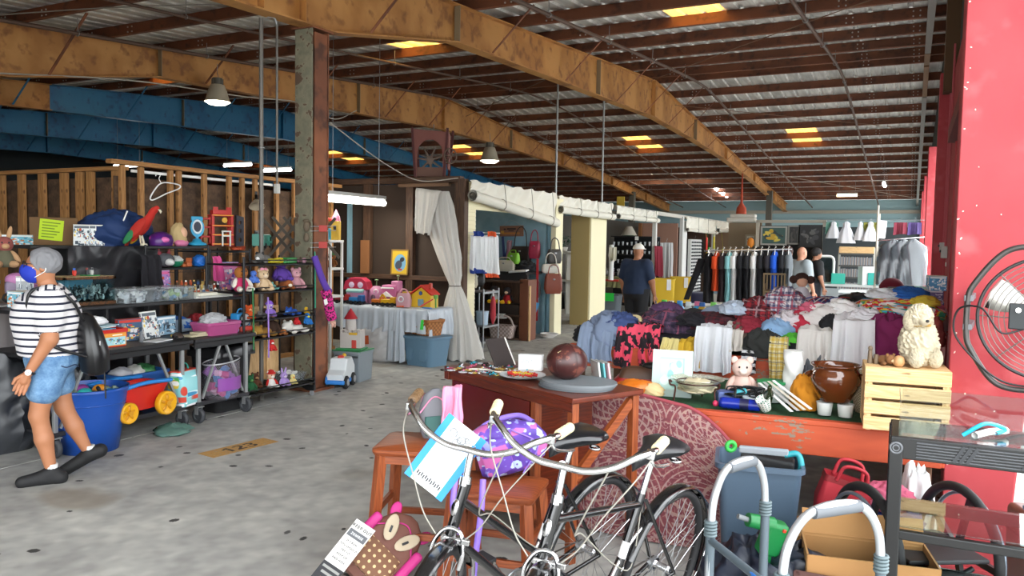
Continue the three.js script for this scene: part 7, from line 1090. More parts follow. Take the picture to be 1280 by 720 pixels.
plush('teddy_small','small brown curly plush lying on the crate beside the poodle','soft toy',[-0.11,NY+0.334,-4.6],0.6,0.1,0x7a5230,{lie:1,belly:0xc8a880});
solo('wooden_cup','tan wooden ball ornament against the poodle','ornament',heap(0.028,0.03,0.028,90,0.06,3,20,-0.9),M(0xb88a5c,0.5),[-0.04,NY+0.334,-4.54]);
solo('small_bottles','small dark wooden figure at the crate corner','figurine',[cyl(0.01,0.014,0.07,[0,0.035,0],undefined,8),ball(0.012,0.014,0.012,[0,0.08,0],undefined,8),cyl(0.012,0.012,0.05,[0.03,0.025,0.01],undefined,8)],M(0x6a5844,0.6),[-0.18,NY+0.334,-4.6]);
plush('teddy_bear','pale pink fluffy teddy bear sitting behind the cables','soft toy',[-0.93,NY,-5.05],0.3,0.25,0xd8b8ac,{belly:0xe8d0c4});
{const t=thing('glass_bowl','wide etched glass punch bowl in a brown wrought iron stand','bowl',[-1.14,NY,-4.76]);part(t,'bowl',lathe([[0.001,0.045],[0.06,0.045],[0.1,0.07],[0.135,0.12],[0.16,0.135],[0.162,0.14],[0.132,0.126],[0.095,0.08],[0.001,0.055]],undefined,undefined,36),M(0xe8e8dc,0.12,0,{transmission:0.75,thickness:0}));part(t,'shell_fill',heap(0.09,0.05,0.09,91,0.3,5,26),M(0xc8bc9c,0.6)).position.y=0.06;const ir=M(0x4a2a22,0.5,0.4);part(t,'iron_ring',torus(0.128,0.005,[0,0.115,0],[Math.PI / 2,0,0],36,6),ir);for(let k=0;k<3;k++){const a=k*2.094+0.5,q=(r,y)=>[Math.cos(a)*r,y,Math.sin(a)*r];part(t,'iron_leg',tube([q(0.16,0.115),q(0.175,0.13),q(0.168,0.1),q(0.14,0.09),q(0.145,0)],0.006,30,6),ir);}}
picture('pale teal poster board leaning behind the glass bowl',[-1.33,NY+0.13,-4.88],0.15,0.2,0xb8ccc8,['#b8d8d4','#8ac0bc','#d8e8e4'],[-0.15,0.15,0]);
{const t=thing('blue_flask','royal blue flask lying at the table edge with pink stopper','bottle',[-0.86,NY+0.034,-4.62],0.06);part(t,'flask_body',lathe([[0.001,-0.12],[0.028,-0.12],[0.033,-0.11],[0.033,0.09],[0.028,0.11],[0.001,0.115]],undefined,[0,0,Math.PI / 2],20),M(0x12268a,0.25));part(t,'dark_band',cyl(0.0335,0.0335,0.05,[0.03,0,0],[0,0,Math.PI / 2],20),M(0x14143a,0.4));part(t,'stopper',ball(0.018,0.018,0.018,[-0.135,-0.01,0]),M(0xb82a50,0.4));}
{const t=thing('cable_heap','tangle of black cables and teal handset on the turf table','cables',[-0.88,NY,-4.74]);part(t,'cable',[...Array(7)].map((_,k)=>tube([...Array(7)].map((_,i)=>[rnd(-0.14,0.14),0.02+rnd(0.1),rnd(-0.07,0.07)]),0.005,50,5,true)),K.black).userData.kind='stuff';part(t,'teal_handset',rbox(0.07,0.03,0.04,0.012,[0.01,0.09,0.03],[0.2,0.3,0.2]),M(0x3a9aa4,0.5));part(t,'blue_case',rbox(0.12,0.08,0.1,0.01,[-0.08,0.04,-0.02],[0,0.4,0]),M(0x4a5a8a,0.5));part(t,'silver_unit',rbox(0.09,0.04,0.05,0.008,[0.07,0.05,0.05],[0.3,0.5,0]),M(0x9aa4aa,0.4));}
{const t=thing('green_tub','white plastic tub with a green rim behind the cables','tub',[-0.74,NY,-5.0]);part(t,'tub_shell',lathe([[0.001,0],[0.07,0],[0.085,0.11],[0.078,0.11],[0.001,0.01]]),M(0xd4dcda,0.5));part(t,'lid',lathe([[0.08,0.11],[0.09,0.11],[0.09,0.125],[0.001,0.122]]),M(0x188a4c,0.5));}
solo('checked_cup','white cup with small green checks tipped at the table edge','cup',lathe([[0.001,0],[0.03,0],[0.042,0.075],[0.038,0.075],[0.001,0.006]],undefined,undefined,24),M(0xffffff,0.5,0,{map:tex(16,16,0.016,(u,v)=>(u>0.3&&u<0.7&&v>0.3&&v<0.7?[40,110,90]:[226,226,220]))}),[-0.71,NY+0.022,-4.62],[0.5,0.2,0.3]);
for(let k=0;k<4;k++)solo('paper_sheaf',['white window blind slat bundle leaning across the turf table','grey slat lying under the blind bundle','cream slat beside the blind bundle','thin white slat on the blind bundle'][k],'slat',rbox(0.022,0.005,0.34,0.002,[0,0,0]),M([0xd8d6d2,0xa8a6a2,0xc8c0b0,0xe2e2e0][k],0.6),[-0.68+k*0.03,NY+0.075+k*0.008,-4.74],[0.32,0.75+k*0.03,0]);
solo('dark_bottle','dark olive bottle lying against the blind slats','bottle',lathe([[0.001,0],[0.026,0],[0.028,0.12],[0.012,0.16],[0.012,0.2],[0.001,0.2]],undefined,undefined,16),M(0x2c3420,0.2),[-0.72,NY+0.04,-4.7],[0.9,0.5,0.2]);
{const t=thing('red_handbag','red and brown leather bag lying at the table corner','handbag',[-1.55,NY,-5.0],0.25);part(t,'bag_body',loft([ringRect(0.36,0.16,0.04,0),ringRect(0.4,0.18,0.06,0.05),ringRect(0.3,0.12,0.04,0.1)],true,true),M(0xa01c1c,0.45));part(t,'brown_flap',loft([ringRect(0.34,0.16,0.04,0.07),ringRect(0.3,0.13,0.04,0.125),ringRect(0.2,0.06,0.03,0.14)],true,true),M(0x4a3020,0.5));part(t,'black_pouch',ball(0.08,0.03,0.05,[0.06,0.145,0.0]),K.black);}
handbag('tan leather clutch beside the teal poster board',[-1.4,NY,-5.0],0.12,0.12,0x9a6a3c,0.3,0.03);
{const t=thing('orange_purse','orange leather bag with cream lining at the table edge','handbag',[-1.52,NY,-4.74],0.2);part(t,'bag_body',heap(0.14,0.07,0.08,95,0.12,2.2,34),M(0xc86a14,0.45));part(t,'lining',heap(0.07,0.05,0.06,96,0.2,3,22),M(0xd8bc8a,0.7)).position.set(0.1,0.01,0.02);}
// ================= CABINET TABLE =================
{
const t=thing('drop_leaf_cabinet','mahogany drop leaf cabinet table carrying the football and jewellery','table',[-1.97,0,-4.21],-0.4625),m=K.mahogany;
part(t,'tabletop',rbox(1.26,0.03,0.52,0.006,[0,0.87,0]),m);part(t,'cabinet_body',rbox(0.86,0.68,0.44,0.006,[-0.17,0.51,0]),m);
part(t,'front_panel',rbox(0.8,0.58,0.02,0.004,[-0.17,0.51,0.222]),M(0x5c1610,0.22));part(t,'apron',rbox(1.22,0.05,0.02,0.004,[0,0.83,0.235]),m);
for(const [x,z] of [[-0.56,0.18],[-0.56,-0.18],[0.2,0.18],[0.2,-0.18]])part(t,'leg',rbox(0.05,0.18,0.05,0.004,[x,0.09,z]),m);
for(const x of [0.3,0.61])part(t,'gate_leg',rbox(0.045,0.86,0.045,0.004,[x - 0.02,0.43,0.22]),K.stool);part(t,'gate_leg',rbox(0.045,0.86,0.045,0.004,[0.59,0.43,-0.22]),K.stool);
part(t,'gate_brace',beam([0.59,0.82,-0.2],[0.59,0.45,0.2],0.03,0.05),K.stool);part(t,'gate_stretcher',rbox(0.28,0.045,0.03,0.004,[0.455,0.14,0.23]),K.stool);part(t,'edge_notch',rbox(0.05,0.06,0.03,0.004,[-0.61,0.83,0.24]),m);
}
const DY=0.886;
{const t=thing('grey_platter','stack of grey oval slate platters under the football','platter',[-1.64,DY,-4.02]);for(let k=0;k<3;k++)part(t,'platter',place(new THREE.CylinderGeometry(1,1,0.012,40),[k*0.01,0.007+k*0.0125,0],undefined,[0.215,1,0.175]),M([0x565c60,0x62686c,0x6c7276][k],0.6));}
{const t=thing('old_football','worn dark brown leather football with pale lacing','ball',[-1.7,DY+0.038,-4.03],0.4),f=(q)=>q;part(t,'leather_ball',place(new THREE.SphereGeometry(1,40,28),[0,0.098,0],undefined,[0.115,0.1,0.105]),M(0xffffff,0.35,0,{map:tex(128,128,0.4,(u,v)=>{const n=tileN(u,v,6,91),k=tileN(u,v,22,92);return n+k*0.6>0.28?[104,58,48]:[64+n*24,30+n*14,28+n*12];})}));part(t,'lacing',[...Array(7)].map((_,k)=>box(0.03,0.006,0.006,[-0.04+Math.sin(k*0.4)*0.004,0.176 - Math.abs(k - 3)*0.003 - k*0.001,-0.0+(k - 3)*0.013+0.03],[0,0.2,0.4])),M(0xd0b888,0.7));for(const a of [0,1.05,2.1])part(t,'seam',place(new THREE.TorusGeometry(1,0.008,5,50),[0,0.098,0],[0,a,0],[0.1155,0.1005,0.1055]),M(0x2a1412,0.6));}
{const t=thing('bead_plate','white plate of red and gold bead necklaces','plate',[-2.02,DY,-4.12]);part(t,'plate',lathe([[0.001,0],[0.07,0],[0.14,0.018],[0.138,0.022],[0.07,0.006],[0.001,0.006]],undefined,undefined,32),M(0xb8bcbe,0.4));for(const [c,r] of [[0xb01c1c,0.09],[0xc8a838,0.06],[0xa82418,0.075]])part(t,'bead_string',[...Array(30)].map((_,k)=>ball(0.007,0.007,0.007,[Math.cos(k*0.21)*r,0.02+(k % 3)*0.003,Math.sin(k*0.21)*r*0.6],undefined,6)),M(c,0.3)).userData.kind='stuff';}
{const t=thing('jewellery_scatter','scattered costume jewellery over the cabinet left end','jewellery',[-2.32,DY,-4.28]);[[0xc8c8cc,40],[0x2a9ab0,14],[0xc05a78,18],[0x3a3434,26],[0xb89a50,20]].forEach(([c,n])=>{part(t,'trinkets',[...Array(n)].map(()=>rnd()<0.6?ball(0.008,0.006,0.009,[rnd(-0.26,0.26),0.006,rnd(-0.2,0.2)],undefined,6):torus(rnd(0.012,0.03),0.003,[rnd(-0.26,0.26),0.004,rnd(-0.2,0.2)],[Math.PI / 2,0,0],12,4)),M(c,0.25,0.4)).userData.kind='stuff';});part(t,'cream_chain',tube([[-0.1,0.008,0.1],[0,0.008,0.06],[0.1,0.008,0.1],[0.2,0.008,0.05]],0.006,30,5),M(0xc8c0b0,0.4));}
{const t=thing('easel_frame','dark picture frame tilted back on its strut','frame',[-2.3,DY,-4.44],[-0.55,1.25,0]);part(t,'frame_panel',rbox(0.17,0.2,0.012,0.003,[0,0.1,0]),M(0x2c2422,0.5));part(t,'pale_edge',rbox(0.012,0.2,0.016,0.003,[0.085,0.1,0]),M(0xc8c4bc,0.5));part(t,'strut',bar([0,0.14,-0.01],[0,0.02,-0.12],0.005,5),K.black);}
carton('card_box','small white card box with faint handwriting','box',0.15,0.095,0.06,[-2.1,DY,-4.4],0.25,keep(M(0xffffff,0.6,0,{map:canvasTex(128,64,(c)=>{c.fillStyle='#e4e6e6';c.fillRect(0,0,128,64);c.fillStyle='#8a9094';c.font='italic 20px sans-serif';c.fillText('Dirty 1',16,30);})})),{lid:0xe4e6e6});
solo('red_stapler','flat red tool behind the football','tool',[rbox(0.2,0.02,0.05,0.008,[0,0.1,0],[0,0,0.03]),rbox(0.14,0.09,0.04,0.01,[0.02,0.045,0])],M(0xb01812,0.4),[-1.88,DY,-4.4],0.3);
for(let k=0;k<3;k++)carton('paper_book',['upright white edged paperback behind the football','thin teal booklet behind the football','pale pink booklet behind the football'][k],'book',0.012,0.12,0.14,[-1.6+k*0.03,DY,-4.25],[0,0.7,0.15],M([0xd0d0cc,0x5aa4a8,0xd8a8b0][k],0.6),{lid:0x9a9a98});
// ================= STOOLS AND BACKPACKS =================
function stool(label,p,turn,h,w){const t=thing('bar_stool',label,'stool',p,turn);part(t,'seat',loft([ringRect(w,w*0.8,0.03,h - 0.04),ringRect(w+0.02,w*0.8+0.02,0.04,h - 0.025),ringRect(w+0.02,w*0.8+0.02,0.04,h - 0.008),ringRect(w - 0.02,w*0.8 - 0.02,0.03,h)],true,true,0.6),K.stool);for(const sx of [-1,1])for(const sz of [-1,1])part(t,'leg',beam([sx*w*0.52,0,sz*w*0.44],[sx*w*0.42,h - 0.03,sz*w*0.34],0.045,0.045),K.stool);for(const s of [-1,1]){part(t,'stretcher',rbox(w*0.9,0.035,0.022,0.003,[0,0.2,s*w*0.41]),K.stool);part(t,'stretcher',rbox(0.022,0.035,w*0.78,0.003,[s*w*0.49,0.3,0]),K.stool);part(t,'apron',rbox(w*0.8,0.05,0.02,0.003,[0,h - 0.06,s*w*0.34]),K.stool);}return t;}
stool('reddish wooden stool with saddle seat under the pink backpack',[-2.22,0,-3.4],0.35,0.64,0.46);
stool('reddish wooden stool partly hidden under the purple backpack',[-1.74,0,-3.3],0.2,0.52,0.42);
function backpack(name,label,p,turn,s,m,strapM,o={}){const t=thing(name,label,'backpack',p,turn);part(t,'pack_body',loft([ringRect(0.28*s,0.1*s,0.04,0),ringRect(0.32*s,0.17*s,0.06,0.06*s),ringRect(0.31*s,0.16*s,0.06,0.26*s),ringRect(0.2*s,0.1*s,0.04,0.38*s),ringRect(0.06*s,0.04*s,0.015,0.42*s)],true,true),m);part(t,'front_pocket',loft([ringRect(0.22*s,0.04*s,0.015,0.04*s,5,0,0.09*s),ringRect(0.24*s,0.08*s,0.03,0.1*s,5,0,0.09*s),ringRect(0.2*s,0.03*s,0.012,0.2*s,5,0,0.08*s)],true,true),o.pocket??m);for(const q of [-1,1])part(t,'strap',tube(o.straps?o.straps(q):[[q*0.09*s,0.36*s,-0.05*s],[q*0.12*s,0.28*s,-0.13*s],[q*0.12*s,0.1*s,-0.12*s],[q*0.11*s,0.03*s,-0.06*s]],0.016,30,6),strapM);part(t,'zip',tube([[-0.14*s,0.24*s,0.085*s],[0,0.36*s,0.06*s],[0.14*s,0.24*s,0.085*s]],0.004,24,5),strapM);return t;}
const purpleM=M(0xffffff,0.6,0,{map:tex(128,128,0.3,(u,v)=>{const n=tileN(u,v,6,101,2),k=tileN(u,v,9,104,2);return n>0.2?[176,90,150]:k>0.24?[126,130,196]:k<-0.26?[170,190,214]:[94+n*40,62+n*30,156+n*40];})});
backpack('purple_backpack','purple printed backpack lying on the stool behind the bicycles',[-1.88,0.63,-3.34],[0.2,0.5,-1.3],0.85,purpleM,M(0x8468c4,0.6));
for(const [x,z,l] of [[-1.7,-3.05,'long lilac backpack strap hanging to the floor'],[-1.85,-3.06,'short lilac backpack strap crossing below the bag']])solo('lilac_strap',l,'strap',tube([[0,0.6,-0.03],[0.03,0.46,0.04],[x<-1.8?0.1:0.02,0.3,0.06],[x<-1.8?0.16:0.0,x<-1.8?0.28:0.08,0.06]],0.015,30,5),M(0x8a6ccc,0.65),[x,0,z]);
backpack('grey_backpack','grey and pink child backpack standing on the wooden stool',[-2.2,0.643,-3.5],[0,0.5,0.1],0.62,M(0x6a6a70,0.7),M(0xd880a0,0.6),{pocket:M(0x2c5450,0.7)});
solo('pink_jacket','pink striped scarf draped over the grey backpack','scarf',drape(0.1,0.06,0.24,31,0.02,0.01),M(0xe08aa8,0.8),[-2.1,0.92,-3.46],0.5);
{const t=backpack('owl_backpack','brown and magenta animal face backpack leaning by the stool legs',[-2.34,0.03,-2.98],[-0.5,0.75,-0.85],0.95,M(0x6e4438,0.7),M(0xb82a78,0.6),{pocket:M(0xffffff,0.7,0,{map:tex(32,32,0.035,(u,v)=>(Math.hypot(u - 0.5,v - 0.5)<0.22?[206,178,130]:[112,74,50]))})});for(const s of [-1,1]){part(t,'felt_eye',ball(0.035,0.07,0.008,[s*0.055,0.28,0.082],[-0.2,0,s*-0.4],12),M(0xb8a890,0.85));part(t,'lash',rbox(0.012,0.035,0.006,0.002,[s*0.05,0.27,0.094],[-0.2,0,s*-0.4]),K.black);part(t,'ear',ball(0.03,0.045,0.012,[s*0.1,0.37,0],[0,0,-s*0.4],10),M(0xc43080,0.7));part(t,'magenta_side',rbox(0.05,0.28,0.1,0.02,[s*0.14,0.15,0.04]),M(0xb82a78,0.65));}}
solo('keep_out_sign','narrow white warning sign with black lettering lying on the animal backpack','sign',rbox(0.11,0.36,0.006,0.002),keep(M(0xffffff,0.6,0,{map:canvasTex(160,512,(c)=>{c.fillStyle='#cfccc6';c.fillRect(0,0,160,512);c.fillStyle='#1a1a1c';c.font='bold 34px sans-serif';c.textAlign='center';c.fillText('KEEP OUT',80,56);c.fillStyle='#5a5c60';c.fillRect(8,74,144,56);c.fillStyle='#c8c8c8';c.font='bold 26px sans-serif';c.fillText('ZOMBIE',80,112);c.fillStyle='#26262a';c.font='bold 22px sans-serif';['IF I RUN','YOU SHOULD','TRY TO','KEEP UP','AND HIDE'].forEach((s,k)=>c.fillText(s,80,168+k*36));c.fillRect(0,350,160,162);c.fillStyle='#8a8a86';c.fillRect(14,372,132,18);c.fillRect(30,410,100,18);c.fillStyle='#a85a3a';c.fillRect(50,452,40,14);})})),[-2.3,0.22,-2.83],[-0.8,0.75,-0.7]);
// ================= RUG =================
{
const rugT=tex(256,256,0.5,(u,v)=>{const r=Math.hypot(u - 0.5,v - 0.5),a=Math.atan2(v - 0.5,u - 0.5),n=tileN(u,v,30,111,2);const ring=Math.abs(Math.sin(r*46))>0.93,pet=Math.abs(Math.sin(a*8+r*14))>0.86&&r<0.42,vine=Math.abs(tileN(u,v,14,113,2))<0.03,band=v<0.1&&Math.sin(u*100)*Math.sin(v*126)>0.1;return(ring||pet||vine||band)&&n>-0.35?[148+n*14,118+n*14,112]:[112+n*20,56+n*14,62+n*12];});
const t=thing('patterned_rug','burgundy oriental rug with cream medallions folded over and leaning on the table','rug',[0,0,0]);const pos=[],idx=[],uv=[],n=60,m=30;
for(let j=0;j<=m;j++)for(let i=0;i<=n;i++){const u=i / n,v=j / m,top=u<0.6?lerp(0.86,0.76,u / 0.6):lerp(0.76,0.46,((u - 0.6)/ 0.4)**1.7),x=lerp(-1.74,-0.76,u)-(u>0.85?(u - 0.85)*0.6*(1 - v):0),y=0.01+v*top,z=-4.26 - v*0.14+0.02*Math.sin(u*5+v)+0.02*Math.sin(v*6+u*3);pos.push(x,y,z);uv.push(u*0.95,v*0.9);}
for(let j=0;j<m;j++)for(let i=0;i<n;i++){const a=j*(n+1)+i;idx.push(a,a+1,a+n+1,a+1,a+n+2,a+n+1);}
const mk=(dz)=>{const g=new THREE.BufferGeometry();g.setAttribute('position',new THREE.Float32BufferAttribute(pos.map((q,k)=>(k % 3===2?q+dz:q)),3));g.setAttribute('uv',new THREE.Float32BufferAttribute(uv,2));g.setIndex(idx);g.computeVertexNormals();return g;};
part(t,'pile_face',mk(0),keep(M(0xffffff,0.95,0,{map:rugT})));part(t,'rug_back',mk(-0.014),M(0x9a5a5c,0.95));
const e=[];for(let i=0;i<=n;i++){const k=(m*(n+1)+i)*3;e.push([pos[k],pos[k+1],pos[k+2] - 0.007]);}for(let j=m - 1;j>=0;j -=2){const k=(j*(n+1)+n)*3;e.push([pos[k],pos[k+1],pos[k+2] - 0.007]);}part(t,'bound_edge',tube(e,0.012,120,6),M(0x8a3a42,0.9));
}
// ================= BICYCLES =================
const blk=M(0x0c0c0e,0.18,0,{clearcoat:0.7,clearcoatRoughness:0.15});
function wheel(t,z,y,x,turn,name){
const w=part(t,name,place(new THREE.TorusGeometry(0.322,0.017,10,64),[0,0,0],[0,Math.PI / 2,0]),K.rubber);w.position.set(x,y,z);w.rotation.y=turn;
part(w,'rim',[place(new THREE.TorusGeometry(0.302,0.008,6,64),undefined,[0,Math.PI / 2,0],[1.5,1,1])],K.chrome);part(w,'hub',[cyl(0.016,0.016,0.08,undefined,[0,0,Math.PI / 2],12),cyl(0.028,0.028,0.004,[0.03,0,0],[0,0,Math.PI / 2],16),cyl(0.028,0.028,0.004,[-0.03,0,0],[0,0,Math.PI / 2],16)],K.chrome);
const sp=[];for(let k=0;k<32;k++){const a=k / 32*6.2832,b=a+(k % 4<2?0.9:-0.9),s=k % 2?1:-1;sp.push(bar([s*0.03,Math.cos(b)*0.026,Math.sin(b)*0.026],[0,Math.cos(a)*0.3,Math.sin(a)*0.3],0.0013,4));}part(w,'spokes',sp,K.steel).userData.kind='stuff';return w;
}
function fender(R,a0,a1,w){const L=[];for(let k=0;k<=30;k++){const a=lerp(a0,a1,k / 30);L.push([...Array(9)].map((_,i)=>{const b=i / 8*Math.PI,r=R+Math.sin(b)*0.014;return [Math.cos(b)*w,Math.sin(a)*r,Math.cos(a)*r];}).concat([...Array(9)].map((_,i)=>{const b=Math.PI - i / 8*Math.PI,r=R - 0.004+Math.sin(b)*0.012;return [Math.cos(b)*(w - 0.003),Math.sin(a)*r,Math.cos(a)*r];})));}return loft(L);}
function bike(label,p,turn,steer,o){
const t=thing('bicycle',label,'bicycle',p,[0,turn,o.lean??0]),A=0.335,RA=[0,A,-0.45],BB=[0,0.28,0],ST=[0,0.74,-0.15],HT=[0,0.86,0.43],HB=[0,0.68,0.475];
part(t,'down_tube',bar(BB,HB,0.016,12),blk);part(t,'top_tube',bar(o.step?[0,0.45,-0.05]:[0,0.7,-0.14],[0,0.8,0.445],0.0145,12),blk);part(t,'seat_tube',bar(BB,ST,0.0155,12),blk);part(t,'head_tube',bar(HB,HT,0.02,14),blk);
for(const s of [-1,1]){part(t,'chain_stay',bar([s*0.03,0.28,-0.03],[s*0.055,A,-0.45],0.009,8),blk);part(t,'seat_stay',bar([s*0.02,0.72,-0.15],[s*0.055,A,-0.45],0.008,8),blk);}
part(t,'head_badge',ball(0.016,0.03,0.006,[0,0.78,0.472],[-0.25,0,0],12),K.chrome);part(t,'white_band',bar([0,0.5,-0.072],[0,0.56,-0.091],0.0165,12),M(0xdcdcdc,0.3));
wheel(t,-0.45,A,0,0,'rear_wheel');const rf=part(t,'rear_fender',fender(0.35,0.4,3.5,0.03),blk);rf.position.set(...RA);
for(const s of [-1,1])part(t,'fender_stay',bar([s*0.05,A,-0.45],[s*0.03,A+0.12,-0.78],0.003,5),K.chrome);
part(t,'sprocket',[cyl(0.032,0.032,0.02,[-0.045,A,-0.45],[0,0,Math.PI / 2],18),cyl(0.024,0.024,0.03,[-0.045,A,-0.45],[0,0,Math.PI / 2],18)],K.steel);
part(t,'chainring',[torus(0.085,0.006,[-0.05,0.28,0],[0,Math.PI / 2,0],40,6),...[0,1,2,3,4].map((k)=>bar([-0.05,0.28,0],[-0.05,0.28+Math.cos(k*1.257)*0.083,Math.sin(k*1.257)*0.083],0.006,5))],K.steel);part(t,'chain',[bar([-0.05,0.365,0],[-0.045,A+0.03,-0.45],0.004,5),bar([-0.05,0.195,0],[-0.045,A - 0.03,-0.45],0.004,5)],M(0x4a4440,0.5,0.6));
for(const [s,a] of [[-1,0.9],[1,0.9+Math.PI]]){const e=[s*0.085,0.28+Math.sin(a)*0.165,Math.cos(a)*0.165];part(t,'crank',bar([s*0.07,0.28,0],e,0.009,8),K.chrome);const q=part(t,'pedal',rbox(0.08,0.022,0.06,0.006,[e[0]+s*0.05,e[1],e[2]]),K.rubber);part(q,'pedal_reflector',box(0.05,0.014,0.004,[e[0]+s*0.05,e[1],e[2]+0.031]),M(0xc8c8c0,0.3));}
part(t,'seat_post',bar(ST,[0,0.87,-0.185],0.0125,10),K.chrome);
const sd=part(t,'saddle',loft([[-0.13,0.02,0],[-0.12,0.085,0.01],[-0.05,0.09,0.012],[0.02,0.05,0.008],[0.1,0.024,0.0],[0.15,0.018,-0.008],[0.16,0.006,-0.012]].map(([z,w,y])=>[...Array(18)].map((_,i)=>{const a=i / 18*6.2832;return [Math.cos(a)*w,0.905+y+Math.sin(a)*(Math.sin(a)>0?0.022:0.04)+(o.wrap?0.006*N3(Math.cos(a)*5,z*30,3):0),z - 0.2];}))),M(0x141518,o.wrap?0.22:0.4));for(const s of [-1,1])part(sd,'saddle_spring',torus(0.02,0.006,[s*0.05,0.865,-0.28],[Math.PI / 2,0,0],16,6),K.chrome);
// steering group, turned about the head tube
const st=(name,geos,m)=>{const g=join(geos);g.translate(0,0,-0.44);g.rotateY(steer);g.translate(0,0,0.44);return part(t,name,g,m);};
for(const s of [-1,1])st('fork_blade',tube([[s*0.018,0.68,0.475],[s*0.045,0.62,0.49],[s*0.05,0.45,0.54],[s*0.05,A,0.61]],0.011,24,8),blk);st('fork_crown',[rbox(0.09,0.025,0.03,0.008,[0,0.67,0.478])],K.chrome);
const fw=wheel(t,0,A,0,steer,'front_wheel');fw.position.set(Math.sin(steer)*0.17,A,0.44+Math.cos(steer)*0.17);const ff=part(t,'front_fender',fender(0.35,0.55,2.7,0.03),blk);ff.position.copy(fw.position);ff.rotation.y=steer;
st('brake_calliper',[tube([[-0.05,0.6,0.54],[-0.055,0.66,0.53],[-0.02,0.72,0.515],[0.03,0.72,0.515],[0.055,0.66,0.53],[0.05,0.6,0.54]],0.008,30,7),rbox(0.03,0.02,0.02,0.004,[0.06,0.7,0.53])],K.chrome);
st('stem',[bar([0,0.86,0.43],[0,0.985,0.405],0.0125,10),bar([0,0.975,0.407],[0,0.99,0.45],0.014,10),cyl(0.021,0.021,0.03,[0,0.865,0.43],[-0.23,0,0],14)],K.chrome);
const bp=(s)=>[[0,0.99,0.46],[s*0.08,0.992,0.46],[s*0.16,1.02,0.45],[s*0.22,1.055,0.42],[s*0.265,1.065,0.36],[s*0.285,1.065,0.29]];st('handlebar',[tube(bp(-1).reverse().concat(bp(1).slice(1)),0.0115,70,10)],K.chrome);
for(const s of [-1,1]){st('grip',[bar([s*0.276,1.065,0.32],[s*0.295,1.065,0.21],0.0165,12),...[0,1,2,3,4].map((k)=>bar([s*(0.277+k*0.0038),1.065,0.314 - k*0.022],[s*(0.279+k*0.0038),1.065,0.302 - k*0.022],0.0185,12))],M(s<0&&o.dark?0x6a5034:0xd8c8a0,0.5));st('brake_lever',[tube([[s*0.262,1.055,0.37],[s*0.275,1.03,0.36],[s*0.3,1.0,0.28],[s*0.32,0.985,0.21]],0.006,24,6),rbox(0.03,0.03,0.03,0.006,[s*0.263,1.06,0.365])],K.chrome);st('brake_cable',tube([[s*0.268,1.045,0.38],[s*0.235,1.0,0.47],[s*0.16,0.88,0.52],[s*0.1,0.76,0.53],[s*0.05,0.7,0.53]],0.0026,40,6),M(0x8c887e,0.45));}
part(t,'gear_cable',tube([[0.2,1.05,0.5],[0.1,0.8,0.46],[0.03,0.72,0.3],[0.02,0.5,0],[0.02,0.45,-0.12],[0.0,0.72,-0.16]],0.0026,50,6),M(0x8c887e,0.45));
part(t,'kickstand',bar([0.03,0.27,-0.05],[0.16,0.03,-0.1],0.007,6),K.steel);return t;
}
bike('black step through bicycle with dark left grip and hanging blue bordered tag',[-1.375,0,-2.76],-0.233,0.42,{step:1,wrap:1,dark:1,lean:-0.16});
bike('black bicycle with cream grips and plain black saddle beside the walker',[-1.03,0,-2.74],-0.21,0.42,{lean:-0.16});
{const t=thing('bike_tag','white paper tag with blue tape borders hanging from the bicycle handlebar','tag',[-1.44,0.92,-2.33],[-0.15,0.42,-0.62]);part(t,'tag_paper',box(0.14,0.26,0.003),keep(M(0xffffff,0.6,0,{map:canvasTex(128,240,(c)=>{c.fillStyle='#e8eaea';c.fillRect(0,0,128,240);c.strokeStyle='#7a7e82';c.lineWidth=3;for(let k=0;k<9;k++){c.beginPath();c.arc(rnd(34,96),rnd(30,70),rnd(4,14),0,7);c.stroke();}c.fillStyle='#3a3c40';for(let k=0;k<12;k++)c.fillRect(18+k*8,202+(k % 2)*4,5,14);})})));for(const s of [-1,1])part(t,'blue_tape',rbox(0.026,0.264,0.005,0.001,[s*0.07,0,0]),M(0x1a86d8,0.5));}
